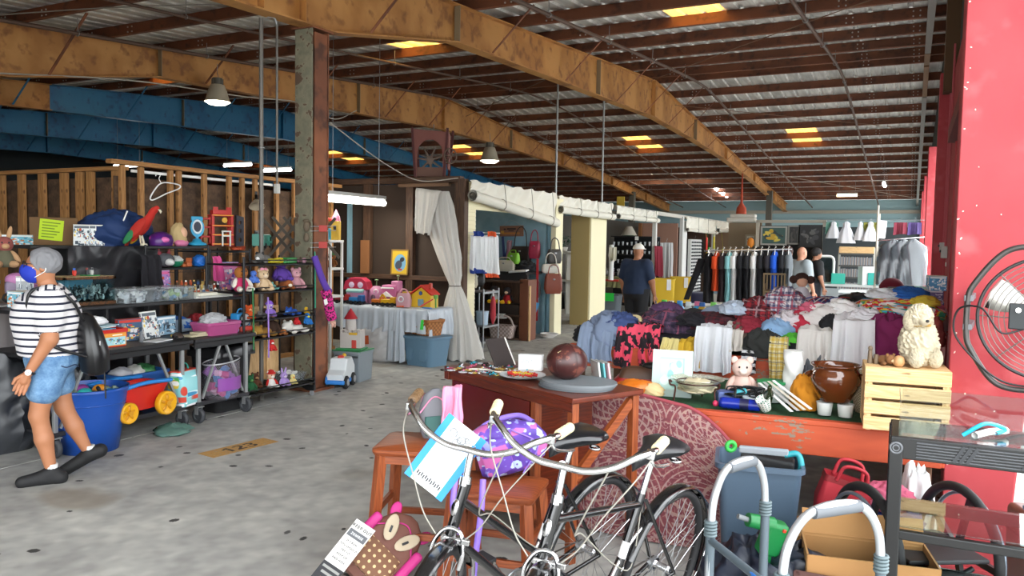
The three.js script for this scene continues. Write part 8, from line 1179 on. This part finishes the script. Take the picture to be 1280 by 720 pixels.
// ================= WALKER =================
{
const t=thing('walking_frame','aluminium walking frame with grey grips in front of the clutter','walker',[0,0,0]),gp=M(0x55595e,0.6),lo=M(0x56626a,0.45,0.3);
const side=(a,b,h)=>[[a[0],0.02,a[1]],[a[0],h*0.7,a[1]],[lerp(a[0],b[0],0.06),h*0.9,lerp(a[1],b[1],0.06)],[lerp(a[0],b[0],0.25),h,lerp(a[1],b[1],0.25)],[lerp(a[0],b[0],0.75),h,lerp(a[1],b[1],0.75)],[lerp(a[0],b[0],0.94),h*0.9,lerp(a[1],b[1],0.94)],[b[0],h*0.7,b[1]],[b[0],0.02,b[1]]];
const S1=[[-0.62,-2.86],[-0.48,-3.2]],S2=[[-0.32,-2.5],[-0.05,-2.82]];
for(const [a,b] of [S1,S2]){part(t,'side_tube',tube(side(a,b,0.85),0.0145,90,10),K.alu);part(t,'hand_grip',bar([lerp(a[0],b[0],0.28),0.85,lerp(a[1],b[1],0.28)],[lerp(a[0],b[0],0.74),0.85,lerp(a[1],b[1],0.74)],0.0205,12),gp);for(const q of [a,b]){part(t,'lower_leg',bar([q[0],0.0,q[1]],[q[0],0.66,q[1]],0.0175,10),lo);part(t,'cord_wrap',[...Array(5)].map((_,k)=>torus(0.019,0.006,[q[0],0.62+k*0.012,q[1]],[Math.PI / 2,0,0],16,6)),M(0x566468,0.6));part(t,'rubber_foot',cyl(0.02,0.026,0.04,[q[0],0.02,q[1]],undefined,12),K.rubber);}}
part(t,'cross_bar',bar([-0.62,0.6,-2.86],[-0.32,0.6,-2.5],0.014,10),lo);part(t,'cross_bar',bar([-0.62,0.36,-2.86],[-0.32,0.36,-2.5],0.012,10),lo);part(t,'blue_badge',ball(0.035,0.012,0.004,[-0.42,0.6,-2.605],[0,-0.88,0],14),M(0x2a6ab8,0.5));
}
// ================= GLASS STAND, WHEELCHAIR, BINS =================
{
const t=thing('glass_stand','black framed glass display stand with ribbed trim beside the red column','stand',[0.3,0,-3.55],0.02),m=M(0x0b0b0c,0.38);
for(const x of [-0.33,0.33])for(const z of [-0.2,0.2])part(t,'post',rbox(0.05,0.93,0.05,0.006,[x,0.465,z]),m);
for(const [y,k] of [[0.92,1],[0.58,0],[0.3,0]]){part(t,'side_rail',rbox(0.03,0.05,0.4,0.004,[-0.33,y,0]),m);part(t,'side_rail',rbox(0.03,0.05,0.4,0.004,[0.33,y,0]),m);part(t,'front_rail',rbox(0.7,k?0.085:0.035,0.03,0.005,[0,y,0.2]),m);part(t,'back_rail',rbox(0.7,0.05,0.03,0.004,[0,y,-0.2]),m);part(t,'glass_shelf',rbox(0.64,0.008,0.4,0.003,[0,y+0.03,0]),glassM(0xd8e4e2));}
part(t,'rosette',[torus(0.02,0.005,[-0.33,0.92,0.222],undefined,20,6),torus(0.011,0.004,[-0.33,0.92,0.222],undefined,16,6)],M(0x5a5c60,0.3));for(let k=0;k<6;k++)part(t,'trim_rib',box(0.58,0.004,0.006,[0.03,0.892+k*0.011,0.218]),M(0x4a4c50,0.3));for(const x of [-0.12,0.1])part(t,'trim_clasp',[0,1,2].map((q)=>box(0.012,0.07,0.008,[x+q*0.022,0.92,0.22],[0,0,-0.5])),M(0x2a2c30,0.3));
for(const [w,d,x,z] of [[0.62,0.006,0,-0.2],[0.006,0.4,-0.32,0],[0.006,0.4,0.32,0]])part(t,'glass_wall',box(w,0.13,d,[x,1.02,z]),glassM(0xe2eae8));
}
{const t=thing('swim_goggles','white and turquoise swim goggles lying in the glass top','goggles',[0.28,0.962,-3.5],0.4);part(t,'goggle_strap',tube([[-0.1,0.012,0.03],[-0.04,0.06,0.05],[0.03,0.05,0],[0.1,0.02,-0.05],[0.05,0.012,-0.02]],0.008,40,6),M(0x1fa8c8,0.4));part(t,'white_band',tube([[-0.05,0.01,0.02],[0.03,0.015,-0.03],[0.11,0.015,-0.06]],0.014,20,6),K.white);}
{const t=thing('wheelchair','black wheelchair with large spoked wheels behind the glass stand','wheelchair',[0.05,0,-3.98],0.55);for(const x of [-0.22,0.22]){const w=part(t,'drive_wheel',torus(0.285,0.022,[x,0.307,0],[0,Math.PI / 2,0],56,10),K.rubber);part(w,'push_rim',torus(0.255,0.009,[x+Math.sign(x)*0.045,0.307,0],[0,Math.PI / 2,0],50,8),M(0x7a8490,0.3,0.5));part(w,'mag_spokes',[...[0,1,2,3,4].map((k)=>beam([x,0.307,0],[x,0.307+Math.cos(k*1.257+0.3)*0.27,Math.sin(k*1.257+0.3)*0.27],0.02,0.03)),cyl(0.04,0.04,0.06,[x,0.307,0],[0,0,Math.PI / 2],16)],M(0x1c1d20,0.4));}part(t,'axle_frame',[bar([-0.2,0.31,0],[0.2,0.31,0],0.015,8),bar([-0.16,0.3,0.2],[0.16,0.12,0.2],0.012,8),bar([0.16,0.3,0.2],[-0.16,0.12,0.2],0.012,8)],M(0x2a2c30,0.4));part(t,'seat_sling',rbox(0.36,0.02,0.36,0.008,[0,0.36,0.1]),M(0x1a1a1e,0.6));}
{const t=thing('grey_bin','pale blue grey plastic bin of tools under the orange table','bin',[-0.66,0,-4.12],0.2);part(t,'bin_shell',tubGeo(0.4,0.6,0.34,0.8,0.04,0.008,0.016),M(0x46586a,0.45));part(t,'grey_saw',rbox(0.24,0.035,0.03,0.008,[0.02,0.65,0.05],[0.1,-0.1,0.02]),M(0x8a9096,0.5));part(t,'black_tool',rbox(0.26,0.07,0.1,0.015,[0.04,0.59,0.03],[0.1,-0.1,-0.1]),K.blackmat);part(t,'teal_handle',tube([[0.12,0.64,0.06],[0.18,0.65,0.06],[0.2,0.6,0.07],[0.19,0.55,0.07]],0.016,20,7),M(0x1f8a94,0.45));part(t,'green_ring',torus(0.022,0.012,[-0.14,0.66,0.05],[0,0.4,0],16,7),M(0x2a9a3c,0.5));part(t,'orange_tool',ball(0.04,0.022,0.03,[-0.06,0.6,0.1]),M(0xc8521c,0.5));}
{const t=thing('green_drill','green toy power drill lying on the bags behind the walker','toy',[-0.52,0.42,-3.5],[0.2,0.6,-0.25]),g=M(0x0f6a34,0.4);part(t,'drill_body',rbox(0.1,0.16,0.07,0.02,[0.03,0,0]),g);part(t,'drill_barrel',[cyl(0.03,0.035,0.12,[-0.05,0.06,0],[0,0,Math.PI / 2],14)],g);part(t,'drill_bit',bar([-0.11,0.06,0],[-0.16,0.065,0],0.012,8),M(0x6a6e70,0.4));part(t,'red_button',rbox(0.016,0.014,0.01,0.003,[0.05,0.06,0.037]),M(0xc0341c,0.5));part(t,'drill_handle',rbox(0.045,0.16,0.05,0.015,[0.05,-0.14,0],[0,0,0.15]),g);}
solo('dark_bag_pile','dark blue garbage bags heaped behind the walker','bag',heap(0.3,0.26,0.2,121,0.2,3),M(0x1c2230,0.4),[-0.5,0,-3.6]);
{const t=thing('red_tote','red fabric tote bag slumped beside the grey bin','bag',[-0.3,0.26,-4.22],[0,0.2,-0.25]),r=M(0xa01a28,0.7);part(t,'bag_body',loft([ringRect(0.2,0.12,0.02,0),ringRect(0.26,0.16,0.03,0.14),ringRect(0.24,0.12,0.02,0.27)],true,false),r);part(t,'bag_band',loft([ringRect(0.245,0.125,0.02,0.24),ringRect(0.25,0.13,0.02,0.245),ringRect(0.245,0.125,0.02,0.275)],false,false),M(0x7a1018,0.7));for(const s of [-1,1])part(t,'handle',tube([[-0.07,0.26,s*0.06],[-0.05,0.34,s*0.07],[0.05,0.34,s*0.07],[0.07,0.26,s*0.06]],0.01,20,5),r);}
solo('tote_plinth','cardboard carton under the red tote bag','box',[rbox(0.5,0.26,0.3,0.008,[0,0.13,0])],M(0x9a6e3c,0.8),[-0.24,0,-4.22],0.1);
garment('blue_bag','blue and silver bags piled right of the red tote',[-0.02,0.26,-4.28],[0.12,0.12,0.1],M(0x1f3c8a,0.5),123);
garment('pink_scarf_bundle','pink and grey cloth bundle on the blue bags',[-0.06,0.4,-4.26],[0.11,0.09,0.09],clothM(0xb0506a),124);
garment('white_bag','white plastic bag by the red column foot',[0.06,0.02,-4.4],[0.1,0.4,0.1],plasticBag(0xe4e4e4,0.2),125,0,0.16,'bag');
{const t=thing('glass_case','brown framed glass picture case leaning behind the walker','case',[-0.15,0.22,-3.3],[-1.0,0.25,-0.1]),m=M(0x4a2a24,0.4);part(t,'case_frame',[rbox(0.44,0.03,0.03,0.004,[0,0.16,0]),rbox(0.44,0.03,0.03,0.004,[0,-0.16,0]),rbox(0.03,0.34,0.03,0.004,[-0.21,0,0]),rbox(0.03,0.34,0.03,0.004,[0.21,0,0])],m);part(t,'case_glass',box(0.4,0.3,0.005),glassM(0xdadfdc));}
{const t=thing('cardboard_box','open brown cardboard box behind the glass case','box',[-0.12,0,-3.62],0.2),cb=M(0x9a7042,0.85);part(t,'box_wall',[box(0.5,0.4,0.008,[0,0.2,0.14]),box(0.5,0.4,0.008,[0,0.2,-0.14]),box(0.008,0.4,0.28,[0.25,0.2,0]),box(0.008,0.4,0.28,[-0.25,0.2,0]),box(0.5,0.008,0.28,[0,0.004,0])],cb);part(t,'box_flap',box(0.5,0.12,0.006,[0,0.44,-0.16],[-0.4,0,0]),cb);}
{const t=thing('brown_suitcase','brown leather suitcase with brass latch just outside the red column','suitcase',[0.66,0,-4.15],0.3);part(t,'case_body',rbox(0.3,0.5,0.5,0.03,[0,0.25,0]),M(0x6a4034,0.5));part(t,'latch',rbox(0.05,0.04,0.02,0.006,[-0.04,0.34,0.255]),M(0xa89058,0.35,0.6));part(t,'case_seam',rbox(0.304,0.012,0.504,0.004,[0,0.38,0]),M(0x4a2a20,0.5));}
garment('denim_bundle','blue grey cloth bundle on top of the brown suitcase',[0.66,0.5,-4.15],[0.14,0.1,0.18],clothM(0x6a7a98),126);
// ================= FAN =================
{
const t=thing('wall_fan','large round wire guard fan in a bent tube bracket on the red column','fan',[0.575,1.37,-4.36],-0.1),R=0.285;const ch=M(0x8a8680,0.35,0.6);
part(t,'guard_ring',torus(R,0.008,[0,0,0],undefined,60,8),M(0x2c2a2a,0.4));const g=[];for(let k=1;k<13;k++)g.push(torus(R*k / 13,0.0022,[0,0,0.085*Math.cos(k / 13*1.5)],undefined,44,4));part(t,'guard_rings',g,ch).userData.kind='stuff';const g2=[];for(let k=0;k<8;k++){const a=k*0.785;g2.push(tube([[0,0,0.085],[Math.cos(a)*R*0.5,Math.sin(a)*R*0.5,0.062],[Math.cos(a)*R,Math.sin(a)*R,0]],0.003,12,5));}part(t,'guard_ribs',g2,ch);
for(let k=0;k<3;k++){const a=k*2.094+0.6,L=[];for(let j=0;j<=8;j++){const q=j / 8,r=lerp(0.05,0.26,q),w=0.05+0.1*Math.sin(q*2.2);L.push([[Math.cos(a - w*2.2)*r,Math.sin(a - w*2.2)*r,-0.05],[Math.cos(a)*r,Math.sin(a)*r,-0.03],[Math.cos(a+w*2.2)*r,Math.sin(a+w*2.2)*r,0.0],[Math.cos(a)*r,Math.sin(a)*r,-0.034]]);}part(t,'fan_blade',loft(L),M(0xc4c0b8,0.35,0.3));}
part(t,'motor',[cyl(0.075,0.085,0.13,[0,0,-0.1],[Math.PI / 2,0,0],24)],M(0x3a4446,0.5));part(t,'hub',cyl(0.05,0.05,0.05,[0,0,0.05],[Math.PI / 2,0,0],20),M(0x2c3436,0.4));part(t,'control_box',rbox(0.075,0.12,0.05,0.006,[-0.12,0.01,0.07]),M(0x222628,0.5));part(t,'control_knob',cyl(0.012,0.012,0.012,[-0.12,0.04,0.1],[Math.PI / 2,0,0],12),K.chrome);
part(t,'bracket_tube',tube([[0.2,0.335,0],[0.0,0.335,0],[-0.17,0.315,0],[-0.31,0.14,0],[-0.325,0.1,0],[-0.325,-0.12,0],[-0.31,-0.16,0],[-0.19,-0.325,0],[0.0,-0.34,0],[0.2,-0.33,0]],0.014,90,9),M(0x4a4644,0.35,0.5));for(const y of [0.08,-0.06])part(t,'clamp',rbox(0.04,0.03,0.3,0.004,[-0.325,y,-0.14]),M(0x6a6c70,0.4));part(t,'power_cord',tube([[-0.1,-0.05,0.08],[-0.18,-0.07,0.1],[-0.27,0.04,0.06],[-0.36,0.03,0.03],[-0.38,-0.08,0.02],[-0.3,-0.2,0.02],[-0.16,-0.31,0.02],[0.1,-0.31,0.02]],0.005,60,6),K.black);
}

// ================= PEOPLE =================
function person(label,p,turn,o){
const s=o.H / 1.62,t=thing('person',label,'person',p,turn),S=(q)=>q.map((v)=>v*s),cell=o.cell??0.014,skin=M(o.skin??0xb8805e,0.55);
const J={lk:[0.09,0.47,0.07],la:[0.09,0.08,0.0],lt:[0.1,0.03,0.17],lh:[0.09,0.035,-0.05],rk:[-0.09,0.48,-0.07],ra:[-0.09,0.14,-0.22],rt:[-0.1,0.03,-0.07],rh:[-0.09,0.15,-0.29],le:[0.245,1.0,-0.01],lw:[0.225,0.77,0.12],re:[-0.24,1.0,-0.03],rw:[-0.23,0.78,-0.02],lf:[0.21,0.66,0.17],rf:[-0.225,0.66,0.02],...o.J};
for(const k in J)J[k]=S(J[k]);
const ls=S([0.175,1.26,-0.01]),rs=S([-0.175,1.26,-0.01]),lhp=S([0.095,0.84,0]),rhp=S([-0.095,0.84,0]),f=s*(o.fat??1);
const torso=(q,e)=>{let d=ellD(q,S([0,1.12,0.02]),[0.185*f+e,0.2*s+e,0.135*f*(o.bust??1)+e]);d=smin(d,ellD(q,S([0,0.95,0.02]),[0.175*f+e,0.17*s+e,0.14*f+e]),0.08);d=smin(d,ellD(q,S([0,0.84,-0.01]),[0.175*f+e,0.13*s+e,0.145*f+e]),0.06);d=smin(d,capD(q,ls,rs,0.062*s+e,0.062*s+e),0.07);return d;};
const arm=(q,a,b,c,e,upto)=>{let d=capD(q,a,upto?a.map((v,k)=>lerp(v,b[k],upto)):b,0.056*f+e,(upto?0.05:0.042)*f+e);if(!upto)d=smin(d,capD(q,b,c,0.043*f,0.028*s),0.03);return d;};
const leg=(q,a,b,c,e,upto)=>{const m=upto>1?b.map((v,k)=>lerp(v,c[k],upto - 1)):a.map((v,k)=>lerp(v,b[k],upto));if(upto>1)return smin(capD(q,a,b,0.092*f+e,0.062*s+e),capD(q,b,m,0.062*s+e,0.056*s+e),0.03);return capD(q,a,m,0.092*f+e,lerp(0.092,0.062,upto)*f+e);};
const hc=S([0,1.47,0.045]);
const body=(q)=>{let d=torso(q,-0.012);d=smin(d,capD(q,S([0,1.27,-0.005]),S([0,1.4,0.025]),0.058*s,0.052*s),0.05);d=smin(d,arm(q,ls,J.le,J.lw,0),0.03);d=smin(d,arm(q,rs,J.re,J.rw,0),0.03);for(const [a,b,c] of [[lhp,J.lk,J.la],[rhp,J.rk,J.ra]]){d=smin(d,smin(capD(q,a,b,0.09*f,0.056*s),smin(capD(q,b,c.map((v,k)=>lerp(b[k],v,0.42)),0.054*s,0.057*s),capD(q,b.map((v,k)=>lerp(v,c[k],0.42)),c,0.056*s,0.033*s),0.02),0.03),0.04);}return d;};
const head=(q)=>{let d=ellD(q,hc,S([0.072,0.1,0.09]));d=smin(d,ellD(q,[hc[0],hc[1] - 0.06*s,hc[2]+0.03*s],S([0.052,0.058,0.06])),0.04);d=smin(d,ellD(q,[hc[0],hc[1] - 0.012*s,hc[2]+0.098*s],S([0.013,0.022,0.018])),0.015);for(const k of [-1,1])d=smin(d,ellD(q,[hc[0]+k*0.074*s,hc[1] - 0.008*s,hc[2] - 0.01*s],S([0.009,0.03,0.02])),0.008);for(const k of [-1,1])d=Math.max(d,-ellD(q,[hc[0]+k*0.03*s,hc[1]+0.012*s,hc[2]+0.093*s],S([0.016,0.01,0.012])));d=smin(d,capD(q,[0,1.37*s,0.015*s],[hc[0],hc[1] - 0.05*s,hc[2] - 0.02*s],0.05*s,0.05*s),0.03);return d;};
const hand=(w,e,k)=>{const dir=V(e[0] - w[0],e[1] - w[1],e[2] - w[2]).normalize(),sd=V(0,0,1).cross(dir).normalize(),fw=dir.clone().cross(sd).normalize();const P=(a,b,c)=>[w[0]+dir.x*a*s+fw.x*b*s+sd.x*c*s,w[1]+dir.y*a*s+fw.y*b*s+sd.y*c*s,w[2]+dir.z*a*s+fw.z*b*s+sd.z*c*s];const bones=[[P(0,0,0),P(0.045,0,0),0.026,0.026]];for(const [i,L] of [[-1.5,0.062],[-0.5,0.075],[0.5,0.072],[1.5,0.056]]){const a=P(0.06,i*0.019,0),b=P(0.06+L*0.6,i*0.021,k*0.008),c=P(0.06+L,i*0.021,k*0.024);bones.push([P(0.03,i*0.014,0),a,0.016,0.011],[a,b,0.0105,0.0095],[b,c,0.0095,0.008]);}bones.push([P(0.01,0.02,0),P(0.045,0.05,k*0.012),0.014,0.011],[P(0.045,0.05,k*0.012),P(0.075,0.052,k*0.024),0.0105,0.009]);const fn=(q)=>{let d=1;bones.forEach((b,i)=>{d=smin(d,capD(q,b[0],b[1],b[2]*s,b[3]*s),0.006);});return d;};const m=w.map((v,i)=>(v+e[i])/ 2);return sdf(fn,m.map((v)=>v - 0.13*s),m.map((v)=>v+0.13*s),o.cell?0.008:0.0045);};
const B=(r)=>[[-0.36*s,r[0]*s,-0.42*s],[0.36*s,r[1]*s,0.34*s]];
const bodyM=part(t,'body',[sdf(body,...B([0.02,1.46]),cell),sdf(head,hc.map((v,k)=>v - [0.12,0.17,0.14][k]*s),hc.map((v,k)=>v+[0.12,0.13,0.16][k]*s),o.cell?0.009:0.0055),hand(J.lw,J.lf,1),hand(J.rw,J.rf,-1)],skin);
part(t,'shirt',sdf((q)=>{let d=smin(torso(q,0.016),smin(arm(q,ls,J.le,0,0.022,o.sleeve??0.6),arm(q,rs,J.re,0,0.022,o.sleeve??0.6),0.02),0.05);d+=0.006*N3(q[0]*11,q[1]*7,q[2]*11);d=Math.max(d,(o.hem??0.84)*s - q[1]);d=Math.max(d,-capD(q,S([0,1.3,0.01]),S([0,1.5,0.05]),0.07*s,0.09*s));return d;},...B([0.74,1.42]),cell),o.shirt);
part(t,o.short<1.2?'shorts':'trousers',sdf((q)=>{let d=smin(ellD(q,S([0,0.85,-0.01]),[0.18*f,0.15*s,0.15*f]),smin(leg(q,lhp,J.lk,J.la,0.022,o.short),leg(q,rhp,J.rk,J.ra,0.022,o.short),0.03),0.04);d+=0.004*N3(q[0]*13,q[1]*9,q[2]*13);return Math.max(d,q[1] - 0.93*s);},...B([0.04,0.98]),cell),o.pants);
for(const [a,h,e] of [[J.la,J.lh,J.lt],[J.ra,J.rh,J.rt]]){const fn=(q)=>Math.max(smin(smin(capD(q,h,e,0.042*s,0.036*s),capD(q,h,[a[0],a[1]+0.0*s,a[2]],0.042*s,0.043*s),0.03),capD(q,a,e,0.035*s,0.03*s),0.03),-Math.min(h[1],e[1])+0.033*s - q[1]+Math.min(h[1],e[1])- 0.033*s - 0.001);const m=h.map((v,k)=>(v+e[k])/ 2);const sh=part(t,'shoe',sdf(fn,m.map((v)=>v - 0.2*s),m.map((v)=>v+0.2*s),o.cell?0.012:0.007),o.shoe??M(0x131315,0.7));part(sh,'sock',[bar([a[0],a[1]+0.015,a[2]],[a[0],a[1]+0.055*s,a[2]],0.039*s,12)],M(0xd8d8d4,0.8));}
if(o.hair)part(t,'hair',sdf((q)=>{let d=ellD(q,[hc[0],hc[1]+0.028*s,hc[2] - 0.02*s],S(o.hairR??[0.092,0.098,0.108]));d+=0.005*N3(q[0]*60,q[1]*24,q[2]*40);const face=(q[2] - hc[2])/ s+Math.max(0,(hc[1] - q[1])/ s+0.03)*0.75 - 0.062;return Math.max(d,face*s*0.8);},hc.map((v,k)=>v - 0.16*s),hc.map((v,k)=>v+0.16*s),o.cell?0.01:0.006),M(o.hair,0.75));
if(o.cap){part(t,'cap',sdf((q)=>Math.max(ellD(q,[hc[0],hc[1]+0.035*s,hc[2]],S([0.088,0.085,0.105])),hc[1]+0.03*s - q[1]),hc.map((v)=>v - 0.14*s),hc.map((v)=>v+0.16*s),0.008),M(o.cap,0.8));part(t,'cap_brim',place(new THREE.CylinderGeometry(0.075*s,0.075*s,0.008,20),[hc[0],hc[1]+0.035*s,hc[2]+0.1*s],[0.15,0,0],[1,1,0.9]),M(o.cap,0.8));}
for(const k of [-1,1])part(bodyM,'eye',ball(0.011*s,0.009*s,0.007*s,[hc[0]+k*0.03*s,hc[1]+0.012*s,hc[2]+0.082*s],undefined,8),M(0x2a2624,0.3));
return{t,J,hc,s};
}
{
const stripes=M(0xffffff,0.85,0,{map:tex(8,64,[0.1,0.047],(u,v)=>(v<0.3?[28,32,52]:[216,212,212]))}),denim=M(0xffffff,0.85,0,{map:tex(64,64,0.2,(u,v)=>{const n=tileN(u,v,5,5),k=tileN(u,v,30,6,2);return [96+n*34+k*18,132+n*34+k*18,168+n*30+k*16];})});
const w=person('grey haired woman in striped tee, denim shorts and blue mask walking past toys',[-5.2,0,-3.3],-0.62,{H:1.62,fat:1.14,bust:1.28,shirt:stripes,pants:denim,short:0.52,sleeve:0.66,skin:0xa8704e,hair:0x77777a,hem:0.87}),t=w.t,hc=w.hc,s=w.s;
const mk=part(t,'face_mask',sdf((q)=>{const d=Math.abs(smin(ellD(q,[hc[0],hc[1] - 0.045,hc[2]+0.035],[0.066,0.075,0.078]),ellD(q,[hc[0],hc[1] - 0.03,hc[2]+0.09],[0.03,0.04,0.03]),0.03))- 0.004;return Math.max(d,q[1] - hc[1]+0.004 -(q[2] - hc[2] - 0.05)*0.25,hc[1] - 0.115 - q[1],hc[2]+0.026 - q[2]);},[hc[0] - 0.09,hc[1] - 0.13,hc[2]],[hc[0]+0.09,hc[1]+0.04,hc[2]+0.15],0.0045),M(0x0f2ca0,0.7));
for(const k of [-1,1])part(mk,'ear_loop',tube([[k*0.06,hc[1] - 0.015,hc[2]+0.05],[k*0.078,hc[1]+0.012,hc[2] - 0.015],[k*0.08,hc[1] - 0.025,hc[2] - 0.03],[k*0.064,hc[1] - 0.075,hc[2]+0.035]],0.0028,24,5),K.white);
part(t,'eyeglasses',[-1,1].flatMap((k)=>[torus(0.023,0.0025,[k*0.031,hc[1]+0.012,hc[2]+0.101],[0,k*0.25,0],20,6),bar([k*0.055,hc[1]+0.016,hc[2]+0.094],[k*0.078,hc[1]+0.012,hc[2] - 0.01],0.0025,5)]),M(0x2a221e,0.4));
const bag=part(t,'backpack',loft([[0.72,0.07,0.05,-0.27],[0.75,0.12,0.09,-0.27],[0.88,0.135,0.1,-0.26],[1.03,0.11,0.08,-0.235],[1.13,0.05,0.05,-0.21],[1.15,0.02,0.02,-0.2]].map(([y,a,b,z])=>[...Array(24)].map((_,i)=>{const q=i / 24*6.283,r=1+0.05*N3(Math.cos(q)*2,y*14,Math.sin(q)*2);return [0.04+Math.cos(q)*a*r,y,z+Math.sin(q)*b*r];})),true,true),M(0x121214,0.3));
part(bag,'shoulder_strap',tube([[0.1,1.1,-0.2],[0.17,1.24,-0.14],[0.17,1.335,-0.03],[0.14,1.3,0.1],[0.2,1.12,0.1],[0.235,0.96,-0.02],[0.16,0.86,-0.22]],0.011,60,6),M(0x121214,0.4));part(bag,'zip_pull',rbox(0.012,0.03,0.006,0.002,[0.155,0.95,-0.3]),K.chrome);part(bag,'strap_tail',bar([0.12,0.86,-0.32],[0.12,0.56,-0.33],0.006,5),M(0x121214,0.4));
const J=w.J;part(t,'wristwatch',[torus(0.033,0.009,[J.lw[0],J.lw[1]+0.02,J.lw[2] - 0.01],[1.1,0,0],24,7)],K.black);part(t,'watch_face',cyl(0.019,0.019,0.01,[J.lw[0]+0.036,J.lw[1]+0.02,J.lw[2] - 0.008],[0,0,Math.PI / 2],18),K.white);
part(t,'earring',ball(0.006,0.006,0.006,[0.085,hc[1] - 0.045,hc[2] - 0.01],undefined,8),K.chrome);part(t,'pocket_seam',tube([[0.2,0.82,-0.06],[0.19,0.8,-0.1],[0.15,0.81,-0.15],[0.12,0.79,-0.17]],0.004,20,4),M(0x2a3a58,0.8));
}
const stand={lk:[0.09,0.47,0.03],la:[0.09,0.08,-0.02],lt:[0.1,0.03,0.15],lh:[0.09,0.035,-0.07],rk:[-0.09,0.47,0.0],ra:[-0.09,0.09,-0.06],rt:[-0.1,0.03,0.11],rh:[-0.09,0.035,-0.11],lw:[0.24,0.78,0.06],lf:[0.235,0.68,0.08],re:[-0.27,1.0,-0.02],rw:[-0.29,0.78,0.05],rf:[-0.29,0.67,0.06]};
{const m=person('man in navy tee, black shorts and white cap walking away with a black bag',[-4.12,0,-12.7],3.0,{H:1.74,fat:1.14,shirt:M(0x1a2a44,0.85),pants:M(0x121216,0.8),short:0.85,sleeve:0.7,hem:0.8,cap:0xd4d2ca,J:stand,cell:0.018,skin:0xa06a4a});const q=m.J.rf;const b=part(m.t,'carrier_bag',loft([[0,0.03,0.03],[-0.08,0.05,0.04],[-0.2,0.11,0.06],[-0.33,0.12,0.07],[-0.37,0.06,0.04]].map(([y,a,c])=>[...Array(18)].map((_,i)=>{const k=i / 18*6.283,f=1+0.12*N3(Math.cos(k)*3,y*12,Math.sin(k)*3);return [q[0]+Math.cos(k)*a*f,q[1]+0.03+y,q[2]+Math.sin(k)*c*f];}))),M(0x0e0e10,0.25));}
person('bald man in pale grey tee standing at the clothing rail end',[-1.92,0,-15.9],2.5,{H:1.75,fat:1.2,shirt:M(0x8a9296,0.85),pants:M(0x9a9284,0.85),short:1.85,sleeve:0.7,hem:0.82,J:stand,cell:0.02,skin:0xb07a60});
person('dark haired man in black tee beyond the bald man',[-1.86,0,-17.9],2.2,{H:1.72,fat:1.05,shirt:M(0x161618,0.85),pants:M(0x24262e,0.85),short:1.85,sleeve:0.7,hair:0x161212,J:stand,cell:0.022,skin:0x9a6a50});
person('brown haired shopper half hidden behind the bald man',[-2.35,0,-17.4],2.9,{H:1.74,fat:1,shirt:M(0x3a3436,0.85),pants:M(0x2a2a30,0.85),short:1.85,sleeve:0.7,hair:0x3a1e16,J:stand,cell:0.022,skin:0xa87460});
person('dark haired shopper behind the clothing rail near the lantern',[-3.5,0,-20.7],2.9,{H:1.72,fat:1,shirt:M(0x2a2a30,0.85),pants:M(0x2a2a30,0.85),short:1.85,sleeve:0.7,hair:0x14100e,J:stand,cell:0.024,skin:0xa07058});
renderer.render(scene,camera);
